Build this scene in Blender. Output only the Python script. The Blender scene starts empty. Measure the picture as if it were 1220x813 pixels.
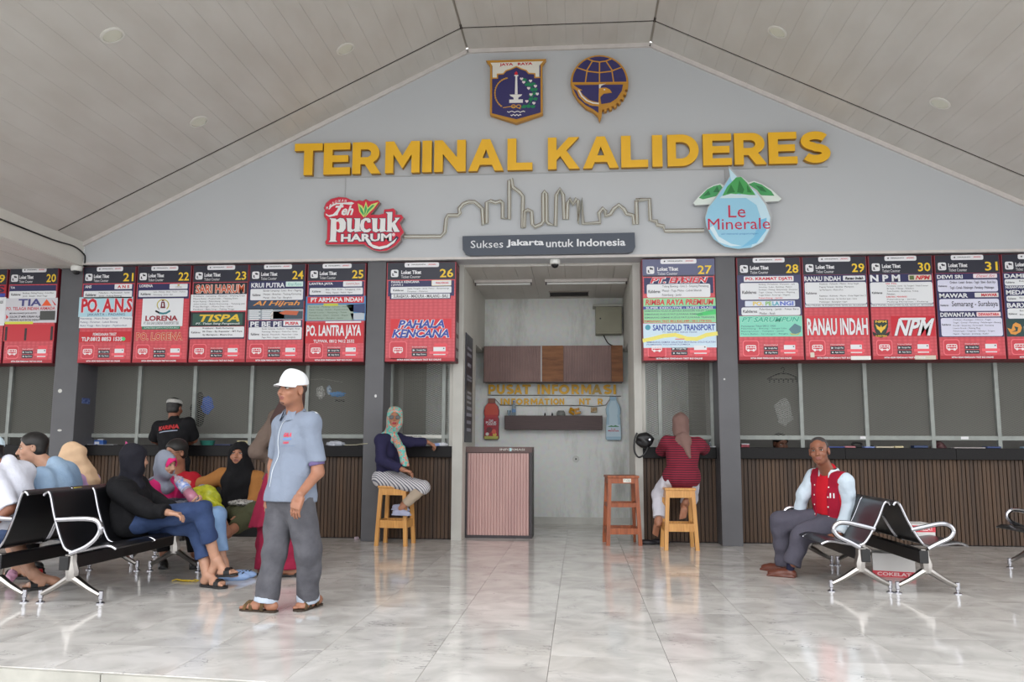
import bpy, bmesh, math, random
import numpy as np
from mathutils import Vector, Matrix
from mathutils.geometry import tessellate_polygon
random.seed(7)
SC = bpy.context.scene
COL = SC.collection
R = math.radians

# ---------------------------------------------------------------- camera
FPX, YAW, PITCH, ROLL, CAMH = 995.0, R(4.62), R(7.2), R(.228), 1.12
def cam_axes():
    f = Vector((-math.sin(YAW)*math.cos(PITCH), math.cos(YAW)*math.cos(PITCH), math.sin(PITCH)))
    r = Vector((math.cos(YAW), math.sin(YAW), 0)); u = r.cross(f)
    return (math.cos(ROLL)*r + math.sin(ROLL)*u, math.cos(ROLL)*u - math.sin(ROLL)*r, f)
CR, CU, CF = cam_axes()
cam = bpy.data.cameras.new('camera'); camo = bpy.data.objects.new('camera', cam); COL.objects.link(camo)
cam.sensor_width = 36; cam.lens = 36*FPX/1220; cam.clip_start = .05; cam.clip_end = 300
camo.matrix_world = Matrix(((CR.x, CU.x, -CF.x, 0), (CR.y, CU.y, -CF.y, 0), (CR.z, CU.z, -CF.z, CAMH), (0, 0, 0, 1)))
SC.camera = camo
def W(px, py, Y):
    "world point at depth Y that the photograph shows at pixel px, py (a measuring aid)"
    d = CF + CR*((px-610)/FPX) - CU*((py-406.5)/FPX)
    return d*(Y/d.y) + Vector((0, 0, CAMH))
def Wz(px, py, Z):
    d = CF + CR*((px-610)/FPX) - CU*((py-406.5)/FPX)
    return d*((Z-CAMH)/d.z) + Vector((0, 0, CAMH))

# ---------------------------------------------------------------- sky and exposure
SC.view_settings.view_transform = 'Standard'; SC.view_settings.look = 'None'
SC.view_settings.gamma = 1; SC.view_settings.use_curve_mapping = False
SC.view_settings.exposure = 0.10
SC.cycles.use_denoising = True
SC.cycles.max_bounces = 10; SC.cycles.diffuse_bounces = 6
wd = bpy.data.worlds.new('overcast_sky'); SC.world = wd; wd.use_nodes = True
nt = wd.node_tree; nt.nodes.clear()
wo = nt.nodes.new('ShaderNodeOutputWorld'); bg = nt.nodes.new('ShaderNodeBackground')
tc = nt.nodes.new('ShaderNodeTexCoord'); sp = nt.nodes.new('ShaderNodeSeparateXYZ'); cr = nt.nodes.new('ShaderNodeValToRGB')
nt.links.new(tc.outputs['Generated'], sp.inputs[0]); nt.links.new(sp.outputs['Z'], cr.inputs[0])
cr.color_ramp.elements[0].position = 0; cr.color_ramp.elements[0].color = (.985, .99, 1, 1)
cr.color_ramp.elements[1].position = .8; cr.color_ramp.elements[1].color = (.80, .82, .85, 1)
nt.links.new(cr.outputs[0], bg.inputs[0]); bg.inputs[1].default_value = 2.6
nt.links.new(bg.outputs[0], wo.inputs[0])
sun = bpy.data.lights.new('veiled_sun', 'SUN'); sun.energy = .9; sun.angle = R(40); sun.color = (1, .98, .95)
suno = bpy.data.objects.new('veiled_sun', sun); COL.objects.link(suno); suno.rotation_euler = (R(48), 0, R(-14))

# ---------------------------------------------------------------- helpers
def lin(c):
    return tuple(((x/255)/12.92 if x/255 <= .04045 else ((x/255+.055)/1.055)**2.4) for x in c) + (1,)
MATS = {}
def mat(name, c, rough=.6, metal=0, var=0, scale=8, bump=0, bscale=60, coat=0, spec=.5, trans=0, alpha=1, emit=0, stretch=(1, 1, 1), c2=None, sheen=0, obj_coords=True, dist=.002):
    if name in MATS: return MATS[name]
    m = bpy.data.materials.new(name); m.use_nodes = True; n = m.node_tree; b = n.nodes['Principled BSDF']
    b.inputs['Base Color'].default_value = lin(c); b.inputs['Roughness'].default_value = rough
    b.inputs['Metallic'].default_value = metal; b.inputs['Coat Weight'].default_value = coat
    b.inputs['Specular IOR Level'].default_value = spec; b.inputs['Transmission Weight'].default_value = trans
    b.inputs['Alpha'].default_value = alpha; b.inputs['Sheen Weight'].default_value = sheen
    if emit: b.inputs['Emission Color'].default_value = lin(c); b.inputs['Emission Strength'].default_value = emit
    if var or bump or c2:
        t = n.nodes.new('ShaderNodeTexCoord'); mp = n.nodes.new('ShaderNodeMapping'); mp.inputs['Scale'].default_value = stretch
        n.links.new(t.outputs['Object'], mp.inputs[0])
    if var or c2:
        nz = n.nodes.new('ShaderNodeTexNoise'); nz.inputs['Scale'].default_value = scale; nz.inputs['Detail'].default_value = 5
        n.links.new(mp.outputs[0], nz.inputs['Vector'])
        rp = n.nodes.new('ShaderNodeValToRGB'); rp.color_ramp.elements[0].position = .35; rp.color_ramp.elements[1].position = .65
        ca = lin(c); cb = lin(c2) if c2 else tuple(min(1, x*(1+var)) for x in ca[:3]) + (1,)
        if not c2: ca = tuple(x*(1-var) for x in ca[:3]) + (1,)
        rp.color_ramp.elements[0].color = ca; rp.color_ramp.elements[1].color = cb
        n.links.new(nz.outputs['Fac'], rp.inputs[0]); n.links.new(rp.outputs[0], b.inputs['Base Color'])
    if bump:
        nb = n.nodes.new('ShaderNodeTexNoise'); nb.inputs['Scale'].default_value = bscale; nb.inputs['Detail'].default_value = 4
        bp = n.nodes.new('ShaderNodeBump'); bp.inputs['Strength'].default_value = bump; bp.inputs['Distance'].default_value = dist
        n.links.new(mp.outputs[0], nb.inputs['Vector']); n.links.new(nb.outputs['Fac'], bp.inputs['Height']); n.links.new(bp.outputs[0], b.inputs['Normal'])
    MATS[name] = m
    return m
def flat(c, rough=.38): return mat('print_%d_%d_%d' % tuple(c), c, rough)

ORG = {}
def tag(o, label=None, cat=None, group=None, kind=None):
    if label: o['label'] = label
    if cat: o['category'] = cat
    if group: o['group'] = group
    if kind: o['kind'] = kind
    return o
def thing(name, label, cat, loc, group=None):
    o = bpy.data.objects.new(name, None); COL.objects.link(o); o.location = loc; ORG[o] = Vector(loc); o.empty_display_size = .1
    return tag(o, label, cat, group)
class MB:
    "collects boxes, tubes, prisms ... and links them as one mesh object"
    def __init__(s): s.v = []; s.f = []; s.m = []; s.cur = 0
    def add(s, v, f):
        b = len(s.v); s.v += [tuple(p) for p in v]; s.f += [tuple(i+b for i in q) for q in f]; s.m += [s.cur]*len(f); return s
    def box(s, x0, x1, y0, y1, z0, z1):
        return s.add([(x0,y0,z0),(x1,y0,z0),(x1,y1,z0),(x0,y1,z0),(x0,y0,z1),(x1,y0,z1),(x1,y1,z1),(x0,y1,z1)],
                     [(0,3,2,1),(4,5,6,7),(0,1,5,4),(1,2,6,5),(2,3,7,6),(3,0,4,7)])
    def bbox(s, x0, x1, y0, y1, z0, z1, b=.01):
        "box with bevelled edges"
        bm = bmesh.new(); bmesh.ops.create_cube(bm, size=1)
        for v in bm.verts: v.co = Vector(((x0+x1)/2+v.co.x*(x1-x0), (y0+y1)/2+v.co.y*(y1-y0), (z0+z1)/2+v.co.z*(z1-z0)))
        bmesh.ops.bevel(bm, geom=bm.edges[:], offset=b, segments=2, profile=.5, affect='EDGES')
        return s.bm(bm)
    def bm(s, bm):
        bm.verts.index_update(); s.add([v.co[:] for v in bm.verts], [[v.index for v in f.verts] for f in bm.faces]); bm.free(); return s
    def tube(s, pts, rad, n=8, cap=True, flat=1.0, closed=False):
        pts = [Vector(p) for p in pts]; N = len(pts); rr = rad if isinstance(rad, (list, tuple)) else [rad]*N
        rings = []; up = None
        for i, p in enumerate(pts):
            a = pts[i-1] if (i > 0 or closed) else p; b = pts[(i+1) % N] if (i < N-1 or closed) else p
            t = (b-a).normalized() if (b-a).length > 1e-9 else Vector((0, 0, 1))
            if up is None:
                up = Vector((0, 0, 1)) if abs(t.z) < .9 else Vector((0, 1, 0))
            sd = t.cross(up).normalized(); up = sd.cross(t).normalized()
            rings.append([p + sd*math.cos(2*math.pi*k/n)*rr[i] + up*math.sin(2*math.pi*k/n)*rr[i]*flat for k in range(n)])
        v = [q for r_ in rings for q in r_]; f = []
        for i in range(N if closed else N-1):
            for k in range(n):
                j = (i+1) % N; f.append((i*n+k, i*n+(k+1) % n, j*n+(k+1) % n, j*n+k))
        if cap and not closed: f += [tuple(range(n))[::-1], tuple((N-1)*n+k for k in range(n))]
        return s.add(v, f)
    def lathe(s, c, prof, n=20, ax='z'):
        "prof = [(radius, height)...] about axis through c"
        v = []; f = []
        for r_, h in prof:
            for k in range(n):
                a = 2*math.pi*k/n; x, y = r_*math.cos(a), r_*math.sin(a)
                v.append({'z': (c[0]+x, c[1]+y, c[2]+h), 'y': (c[0]+x, c[1]+h, c[2]+y), 'x': (c[0]+h, c[1]+x, c[2]+y)}[ax])
        for i in range(len(prof)-1):
            for k in range(n): f.append((i*n+k, i*n+(k+1) % n, (i+1)*n+(k+1) % n, (i+1)*n+k))
        f += [tuple(range(n))[::-1], tuple((len(prof)-1)*n+k for k in range(n))]
        return s.add(v, f)
    def prism(s, poly, y0, y1, holes=()):
        "polygon in x,z extruded between y0 (front) and y1"
        loops = [[Vector((p[0], p[1], 0)) for p in L] for L in [poly]+list(holes)]
        tri = tessellate_polygon(loops); fl = [p for L in loops for p in L]; n = len(fl)
        v = [(p.x, y0, p.y) for p in fl] + [(p.x, y1, p.y) for p in fl]
        f = [tuple(t) for t in tri] + [tuple(i+n for i in t[::-1]) for t in tri]; b = 0
        for L in loops:
            m = len(L)
            for k in range(m): f.append((b+k, b+(k+1) % m, n+b+(k+1) % m, n+b+k))
            b += m
        return s.add(v, f)
    def sheet(s, poly, y):
        s.k = getattr(s, 'k', 0)+1; e = (s.k % 40)*.00002
        return s.prism(poly, y-.0006-e, y-e)
    def build(s, name, m, parent=None, smooth=False, label=None, cat=None, group=None, kind=None, org=None, fix=True):
        me = bpy.data.meshes.new(name)
        if parent is not None: o0 = ORG[parent]
        elif org is not None: o0 = Vector(org)
        else:
            a = np.array(s.v); o0 = Vector(((a[:,0].min()+a[:,0].max())/2, (a[:,1].min()+a[:,1].max())/2, a[:,2].min()))
        me.from_pydata([(p[0]-o0.x, p[1]-o0.y, p[2]-o0.z) for p in s.v], [], s.f)
        ms = m if isinstance(m, (list, tuple)) else [m]
        for q in ms: me.materials.append(q)
        if len(ms) > 1: me.polygons.foreach_set('material_index', s.m)
        if fix:
            b = bmesh.new(); b.from_mesh(me); bmesh.ops.recalc_face_normals(b, faces=b.faces); b.to_mesh(me); b.free()
        if smooth:
            me.shade_smooth()
            if smooth != 'all': 
                try: me.set_sharp_from_angle(angle=R(40))
                except Exception: pass
        o = bpy.data.objects.new(name, me); COL.objects.link(o)
        if parent is not None: o.parent = parent; ORG[o] = ORG[parent]
        else: o.location = o0; ORG[o] = o0
        return tag(o, label, cat, group, kind)
def kids(o, table):
    return table.get(o, [])
def copy_tree(o, loc, rz=0, label=None, group=None):
    table = {}
    for q in list(COL.objects):
        if q.parent: table.setdefault(q.parent, []).append(q)
    def rec(a, par):
        c = a.copy(); COL.objects.link(c)
        if par: c.parent = par
        for ch in table.get(a, []): rec(ch, c)
        return c
    r_ = rec(o, None); r_.location = loc; r_.rotation_euler = (0, 0, rz)
    if label: r_['label'] = label
    if group: r_['group'] = group
    return r_
def rrect(x0, z0, x1, z1, r_, n=4):
    p = []
    for cx, cz, a0 in ((x1-r_, z0+r_, -90), (x1-r_, z1-r_, 0), (x0+r_, z1-r_, 90), (x0+r_, z0+r_, 180)):
        for k in range(n+1):
            a = R(a0+90*k/n); p.append((cx+r_*math.cos(a), cz+r_*math.sin(a)))
    return p
def circ(cx, cz, r_, n=28, a0=0, a1=360, ry=None):
    full = abs(a1-a0) >= 360
    return [(cx+r_*math.cos(R(a0+(a1-a0)*k/(n if full else n-1))), cz+(ry or r_)*math.sin(R(a0+(a1-a0)*k/(n if full else n-1)))) for k in range(n)]
def ribbon(pts, w, closed=False):
    "flat outline of a stroked 2-D polyline: list of quads"
    q = []; n = len(pts)
    for i in range(n if closed else n-1):
        a = Vector(pts[i]).to_2d(); b = Vector(pts[(i+1) % n]).to_2d(); d = b-a
        if d.length < 1e-9: continue
        d.normalize(); nn = Vector((-d.y, d.x))*w/2; e = d*w*.35
        q.append([tuple(a-e+nn), tuple(a-e-nn), tuple(b+e-nn), tuple(b+e+nn)])
    return q
# ---- text: font outlines turned into mesh once, then fitted into boxes
TXT = {}
def text_geo(s, bold=0, shear=0):
    k = (s, bold, shear)
    if k not in TXT:
        c = bpy.data.curves.new('lettering', 'FONT'); c.body = s; c.offset = bold; c.shear = shear; c.resolution_u = 2
        o = bpy.data.objects.new('lettering', c); me = bpy.data.meshes.new_from_object(o)
        v = np.array([p.co[:2] for p in me.vertices]) if len(me.vertices) else np.zeros((1, 2))
        f = [tuple(p.vertices) for p in me.polygons]
        mn, mx = v.min(0), v.max(0)
        TXT[k] = ((v-mn)/np.maximum(mx-mn, 1e-6), f)
        bpy.data.objects.remove(o); bpy.data.curves.remove(c); bpy.data.meshes.remove(me)
    return TXT[k]
def put_text(mb, s, x0, z0, x1, z1, y, bold=0, shear=0):
    v, f = text_geo(s, bold, shear)
    mb.add([(x0+p[0]*(x1-x0), y, z0+p[1]*(z1-z0)) for p in v], f)
# ================================================================ the setting
def nodes_wall(name, base, stain, amount, scale=1.2, zlow=None, rough=.7, streak=False):
    m = bpy.data.materials.new(name); m.use_nodes = True; n = m.node_tree; b = n.nodes['Principled BSDF']; L = n.links
    b.inputs['Roughness'].default_value = rough
    t = n.nodes.new('ShaderNodeTexCoord')
    mp = n.nodes.new('ShaderNodeMapping'); mp.inputs['Scale'].default_value = (1, 1, .25) if streak else (1, 1, 1)
    L.new(t.outputs['Object'], mp.inputs[0])
    nz = n.nodes.new('ShaderNodeTexNoise'); nz.inputs['Scale'].default_value = scale; nz.inputs['Detail'].default_value = 9; nz.inputs['Roughness'].default_value = .68
    L.new(mp.outputs[0], nz.inputs['Vector'])
    rp = n.nodes.new('ShaderNodeValToRGB'); rp.color_ramp.elements[0].position = 1-amount-.12; rp.color_ramp.elements[1].position = 1-amount+.15
    rp.color_ramp.elements[0].color = lin(base); rp.color_ramp.elements[1].color = lin(stain)
    L.new(nz.outputs['Fac'], rp.inputs[0])
    nz2 = n.nodes.new('ShaderNodeTexNoise'); nz2.inputs['Scale'].default_value = scale*9; nz2.inputs['Detail'].default_value = 6
    L.new(t.outputs['Object'], nz2.inputs['Vector'])
    mx = n.nodes.new('ShaderNodeMix'); mx.data_type = 'RGBA'; mx.blend_type = 'MULTIPLY'; mx.inputs[0].default_value = .16
    L.new(rp.outputs[0], mx.inputs[6]); L.new(nz2.outputs['Color'], mx.inputs[7]); L.new(mx.outputs[2], b.inputs['Base Color'])
    MATS[name] = m
    return m
M_gable = mat('painted_gable', (188, 191, 195), .55, var=.018, scale=.7, bump=.05, bscale=30)
M_mould = nodes_wall('mouldy_plaster', (244, 247, 245), (158, 160, 150), .36, 1.7, rough=.6, streak=True)
M_white = mat('white_plaster', (205, 203, 196), .6, var=.03, scale=3)
M_plank = mat('ceiling_plank', (206, 203, 198), .55, c2=(198, 194, 188), scale=3.5, stretch=(1, .35, 1))
M_plankdark = mat('plank_gap', (186, 180, 172), .9)
M_trimw = mat('trim_paint', (206, 200, 197), .5, var=.05, scale=9)
M_pillar = mat('pillar_grey_paint', (90, 90, 94), .45, var=.06, scale=3, bump=.06, bscale=40)
M_room = mat('room_grey_wall', (124, 122, 118), .8, var=.05, scale=.9)
M_granite = mat('black_granite', (17, 16, 18), .4, c2=(26, 24, 25), scale=70, spec=.2)
M_slat = mat('brown_slats', (86, 62, 42), .55, c2=(64, 46, 33), scale=1.6, stretch=(6, 1, .4), bump=.1, bscale=90)
M_slatdk = mat('slat_groove', (34, 27, 24), .8)
M_frame = mat('window_frame_metal', (146, 151, 147), .5, metal=.1, var=.08, scale=12)
M_wire = mat('mesh_wire', (142, 142, 135), .5, metal=.3)
M_conc = mat('curb_concrete', (176, 174, 166), .8, var=.12, scale=5, bump=.3, bscale=30)
M_grout = mat('tile_grout', (160, 157, 152), .6)

# ---- floor tiles: polished grey marble, each tile turned its own way
def marble():
    m = bpy.data.materials.new('polished_marble_tile'); m.use_nodes = True; n = m.node_tree; L = n.links; b = n.nodes['Principled BSDF']
    t = n.nodes.new('ShaderNodeTexCoord'); oi = n.nodes.new('ShaderNodeObjectInfo')
    vm = n.nodes.new('ShaderNodeVectorMath'); vm.operation = 'MULTIPLY_ADD'; vm.inputs[1].default_value = (1, 1, 1)
    cx = n.nodes.new('ShaderNodeCombineXYZ'); mu = n.nodes.new('ShaderNodeMath'); mu.operation = 'MULTIPLY'; mu.inputs[1].default_value = 37
    L.new(oi.outputs['Random'], mu.inputs[0]); L.new(mu.outputs[0], cx.inputs[0]); L.new(mu.outputs[0], cx.inputs[2])
    L.new(t.outputs['Object'], vm.inputs[0]); L.new(cx.outputs[0], vm.inputs[2])
    a = n.nodes.new('ShaderNodeTexNoise'); a.inputs['Scale'].default_value = 3.2; a.inputs['Detail'].default_value = 8; a.inputs['Distortion'].default_value = .8
    L.new(vm.outputs[0], a.inputs['Vector'])
    r1 = n.nodes.new('ShaderNodeValToRGB'); e = r1.color_ramp.elements
    e[0].position = .3; e[0].color = lin((192, 189, 185)); e[1].position = .66; e[1].color = lin((226, 223, 219))
    L.new(a.outputs['Fac'], r1.inputs[0])
    # short dark veins: a narrow band of a stretched noise, gated by a second noise
    mp = n.nodes.new('ShaderNodeMapping'); mp.inputs['Scale'].default_value = (1, 2.4, 1); mp.inputs['Rotation'].default_value = (0, 0, .35); L.new(vm.outputs[0], mp.inputs[0])
    c = n.nodes.new('ShaderNodeTexNoise'); c.inputs['Scale'].default_value = 5.5; c.inputs['Detail'].default_value = 3; c.inputs['Distortion'].default_value = 1.5
    L.new(mp.outputs[0], c.inputs['Vector'])
    s1 = n.nodes.new('ShaderNodeMath'); s1.operation = 'SUBTRACT'; s1.inputs[1].default_value = .5; L.new(c.outputs['Fac'], s1.inputs[0])
    s2 = n.nodes.new('ShaderNodeMath'); s2.operation = 'ABSOLUTE'; L.new(s1.outputs[0], s2.inputs[0])
    s3 = n.nodes.new('ShaderNodeMapRange'); s3.inputs[1].default_value = 0; s3.inputs[2].default_value = .022; s3.inputs[3].default_value = 1; s3.inputs[4].default_value = 0; L.new(s2.outputs[0], s3.inputs[0])
    g = n.nodes.new('ShaderNodeTexNoise'); g.inputs['Scale'].default_value = 4.2; L.new(vm.outputs[0], g.inputs['Vector'])
    s4 = n.nodes.new('ShaderNodeMapRange'); s4.inputs[1].default_value = .52; s4.inputs[2].default_value = .68; s4.inputs[3].default_value = 0; s4.inputs[4].default_value = .85; L.new(g.outputs['Fac'], s4.inputs[0])
    s5 = n.nodes.new('ShaderNodeMath'); s5.operation = 'MULTIPLY'; L.new(s3.outputs[0], s5.inputs[0]); L.new(s4.outputs[0], s5.inputs[1])
    mx = n.nodes.new('ShaderNodeMix'); mx.data_type = 'RGBA'; L.new(s5.outputs[0], mx.inputs[0]); L.new(r1.outputs[0], mx.inputs[6]); mx.inputs[7].default_value = lin((126, 124, 126))
    L.new(mx.outputs[2], b.inputs['Base Color'])
    rr = n.nodes.new('ShaderNodeMapRange'); rr.inputs[3].default_value = .05; rr.inputs[4].default_value = .14; L.new(a.outputs['Fac'], rr.inputs[0]); L.new(rr.outputs[0], b.inputs['Roughness'])
    b.inputs['Specular IOR Level'].default_value = .5
    return m
M_tile = marble()
TS, TX0 = .625, -.79
def edge_y(x): return 4.125 - .102*(x+2.27)             # the front edge of the raised floor
fl = MB(); xs = (-9.5, 8.0)
fl.add([(xs[0], edge_y(xs[0]), -.02), (xs[1], edge_y(xs[1]), -.02), (xs[1], 12.7, -.02), (xs[0], 12.7, -.02),
        (xs[0], edge_y(xs[0]), -.35), (xs[1], edge_y(xs[1]), -.35), (xs[1], 12.7, -.35), (xs[0], 12.7, -.35)],
       [(0,1,2,3),(4,7,6,5),(0,4,5,1),(1,5,6,2),(2,6,7,3),(3,7,4,0)])
floor = fl.build('floor', M_grout, kind='structure', org=(0, 0, 0)); 
def clip(poly, fn):
    out = []
    for i, p in enumerate(poly):
        q = poly[(i+1) % len(poly)]; a, b = fn(p), fn(q)
        if a >= 0: out.append(p)
        if a*b < 0: t = a/(a-b); out.append((p[0]+(q[0]-p[0])*t, p[1]+(q[1]-p[1])*t))
    return out
g = .0012
tb = MB(); 
def tile_prism(mb, poly):
    n = len(poly); mb.add([(p[0], p[1], 0) for p in poly] + [(p[0], p[1], -.019) for p in poly], [tuple(range(n))] + [(i, n+i, n+(i+1) % n, (i+1) % n) for i in range(n)])
tile_prism(tb, [(g, g), (TS-g, g), (TS-g, TS-g), (g, TS-g)])
tmesh = None; rest = MB(); cnt = 0
for i in range(-14, 14):
    for j in range(-2, 14):
        x, y = TX0+i*TS, 4.06+j*TS
        if x < -9.4 or x > 7.9 or y > 12.5: continue
        half = (x+TS/2)/(y+TS/2)
        seen = -.79 < half < .62
        poly = clip([(x+g, y+g), (x+TS-g, y+g), (x+TS-g, y+TS-g), (x+g, y+TS-g)], lambda p: p[1]-edge_y(p[0])-.012)
        if len(poly) < 3: continue
        if not seen: tile_prism(rest, poly); continue
        whole = all(edge_y(px)+.012 < py for px, py in ((x, y), (x+TS, y)))
        if whole:
            if tmesh is None:
                o = tb.build('tile', M_tile, floor); tmesh = o.data
            else:
                o = bpy.data.objects.new('tile', tmesh); COL.objects.link(o); o.parent = floor
            o.location = (x, y, 0)
        else:
            q = MB(); tile_prism(q, poly); o = q.build('tile', M_tile, floor)
        cnt += 1
print('TILES', cnt)
o = rest.build('tile', M_tile, floor); o.name = 'tiles_beyond_view'; o['kind'] = 'stuff'
# curb slabs along the platform edge
x = -9.5; k = 0
while x < 8:
    w = 1.02
    q = MB(); a, b = x+.003, x+w-.003
    q.add([(a, edge_y(a)-.02, -.35), (b, edge_y(b)-.02, -.35), (b, edge_y(b)+.011, -.35), (a, edge_y(a)+.011, -.35), (a, edge_y(a)-.02, -.004), (b, edge_y(b)-.02, -.004), (b, edge_y(b)+.011, -.004), (a, edge_y(a)+.011, -.004)],
          [(0,3,2,1),(4,5,6,7),(0,1,5,4),(1,2,6,5),(2,3,7,6),(3,0,4,7)])
    q.build('curb_slab', M_conc, floor); x += w
gr = MB(); gr.box(-40, 40, -40, 4.8, -.75, -.35); gr.box(-40, -9.5, 4.8, 30, -.75, -.35); gr.box(8, 40, 4.8, 30, -.75, -.35)
gr.build('ground', mat('forecourt_concrete', (172, 172, 168), .85, var=.08, scale=2), kind='structure')

# ---- gable wall above the counters
GY = 9.85; LX, RX = -6.25, 5.78; HL, HR, HZ = -1.37, .90, 6.05; SL = .493
zc = lambda X: HZ - SL*max(0, HL-X, X-HR)
gb = MB(); gb.prism([(-6.22, 3.37), (7.6, 3.37), (7.6, 3.66), (RX, zc(RX)), (HR, HZ), (HL, HZ), (-6.22, zc(-6.22))], GY, GY+.3)
gable = gb.build('wall_front', M_gable, kind='structure')
# thin pale lip along the lower edge and the trim where ceiling meets wall
t = MB(); t.box(-6.22, 7.6, GY-.012, GY, 3.37, 3.40); t.build('trim_1', M_trimw, kind='structure')
def slope_bar(name, a, b, y0, y1, th, m, parent=None, off=0):
    q = MB(); (x0, z0), (x1, z1) = a, b; d = Vector((x1-x0, z1-z0)).normalized(); nn = Vector((-d.y, d.x))
    P4 = [(x0, z0), (x1, z1)]
    A = [(x0+nn.x*off, z0+nn.y*off), (x1+nn.x*off, z1+nn.y*off), (x1+nn.x*(off+th), z1+nn.y*(off+th)), (x0+nn.x*(off+th), z0+nn.y*(off+th))]
    q.prism(A, y0, y1); return q.build(name, m, parent, kind=None if parent else 'structure')
slope_bar('trim_2', (LX, zc(LX)), (HL, HZ), GY-.035, GY, .05, M_trimw, off=-.05)
slope_bar('trim_3', (HL, HZ), (HR, HZ), GY-.035, GY, .05, M_trimw, off=-.05)
slope_bar('trim_4', (HR, HZ), (RX, zc(RX)), GY-.035, GY, .05, M_trimw, off=-.05)
# ---- ceiling boards
CY0, SEAM = 3.2, 9.30
back = MB()
back.prism([(LX, zc(LX)+.03), (HL, HZ+.03), (HR, HZ+.03), (RX, zc(RX)+.03), (RX, zc(RX)+.12), (HR, HZ+.12), (HL, HZ+.12), (LX, zc(LX)+.12)], CY0, GY)
ceiling = back.build('ceiling', M_plankdark, kind='structure')
plank_cache = {}
def plank(a, b, y0, y1):
    q = MB(); (x0, z0), (x1, z1) = a, b; d = Vector((x1-x0, z1-z0)); L_ = d.length; d.normalize(); nn = Vector((-d.y, d.x))
    A = [(x0+nn.x*.0018, z0+nn.y*.0018), (x0+d.x*.003, z0+d.y*.003), (x1-d.x*.003, z1-d.y*.003), (x1+nn.x*.0018, z1+nn.y*.0018), (x1+nn.x*.03, z1+nn.y*.03), (x0+nn.x*.03, z0+nn.y*.03)]
    q.prism(A, y0, y1); return q.build('plank', M_plank, ceiling)
seamstrip=1
def run(a, b, n, parts, gap=.0004):
    A, B = Vector(a), Vector(b); d = (B-A).normalized()*gap
    for i in range(n):
        p, q = A.lerp(B, i/n)+d, A.lerp(B, (i+1)/n)-d
        for y0, y1 in parts: plank(tuple(p), tuple(q), y0, y1)
for a_, b_ in (((LX, zc(LX)), (HL, HZ)), ((HL, HZ), (HR, HZ)), ((HR, HZ), (RX, zc(RX)))): 
    A_, B_ = Vector(a_), Vector(b_); d_ = (B_-A_).normalized(); n_v = Vector((-d_.y, d_.x)); q = MB(); q.prism([tuple(A_+n_v*.012), tuple(B_+n_v*.012), tuple(B_+n_v*.029), tuple(A_+n_v*.029)], SEAM-.04, SEAM+.04); q.build('seam_strip', mat('seam_dark_brown', (62, 50, 46), .9), ceiling)  # dark brown strip set into the joint across the boards
PARTS = [(CY0, SEAM-.022), (SEAM+.022, GY)]
run((LX, zc(LX)), (HL-.012, HZ-.006), 26, PARTS); run((HL+.012, HZ), (HR-.012, HZ), 11, PARTS); run((HR+.012, HZ-.006), (RX, zc(RX)), 26, PARTS)
# light fascia of the side beam and the lower soffit on the left (mirrored on the right, just out of frame)
q = MB(); q.box(LX-.35, LX+.03, CY0, GY-.001, 3.352, 3.67); q.build('beam', M_white, kind='structure')
q = MB(); q.box(RX-.03, RX+.35, CY0, GY-.001, 3.352, 3.67); q.build('beam', M_white, kind='structure')
q = MB(); q.box(-12, LX-.35, CY0, 10.3, 3.39, 3.5); q.box(LX-.35, LX+.03, GY, 10.3, 3.39, 3.5)
soff = q.build('ceiling_lower', M_plankdark, kind='structure')
for i in range(28):
    x = LX+.02-.2*(i+1)
    q = MB(); q.box(x+.002, x+.198, CY0, 10.28, 3.335 if i > 1 else 3.338, 3.352 if i < 2 else 3.39); q.build('plank', M_plank, soff)
q = MB(); q.box(RX+.35, 9, CY0, 10.3, 3.36, 3.5); q.build('ceiling_lower', M_plank, kind='structure')
# fixings: recessed downlights
M_dl = mat('downlight_lens', (212, 212, 198), .35); M_dlr = mat('downlight_ring', (216, 214, 208), .4)
dls = [(-4.09, 6.67, 'near round white downlight in the left ceiling slope'), (-4.17, 8.54, 'round white downlight low on the left ceiling slope, close to the gable'), (-2.55, 8.56, 'round white downlight high on the left ceiling slope'),
       (2.1, 8.5, 'round white downlight high on the right ceiling slope'), (3.73, 8.57, 'round white downlight low on the right ceiling slope')]
for x, y, lab in dls:
    z = zc(x); t = thing('downlight', lab, 'downlight', (0, 0, 0), 'recessed ceiling downlights')
    q = MB(); q.lathe((0, 0, 0), [(.105, .0), (.105, -.008), (.085, -.012), (.085, .0)], 28); a = q.build('ring', M_dlr, t, smooth=True)
    q = MB(); q.lathe((0, 0, 0), [(.084, -.002), (.08, -.007), (.03, -.009), (.001, -.009)], 28); a = q.build('lens', M_dl, t, smooth=True)
    t.location = (x, y, z); t.rotation_euler = (0, -math.atan(SL) if x < 0 else math.atan(SL), 0)
# ---- pillars
PF = 9.9
for i, (a, b, z1) in enumerate([(-6.53, -6.225, 3.335), (-2.585, -2.352, 3.37), (1.617, 1.852, 3.37)]):
    q = MB(); q.bbox(a, b, PF, 10.35, 0, z1, .006); o = q.build('pillar', M_pillar, kind='structure')
    o['label'] = ['leftmost dark grey pillar, in front of counter 20 and 21', 'dark grey pillar between signs 25 and 26', 'dark grey pillar between signs 27 and 28'][i]
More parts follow.
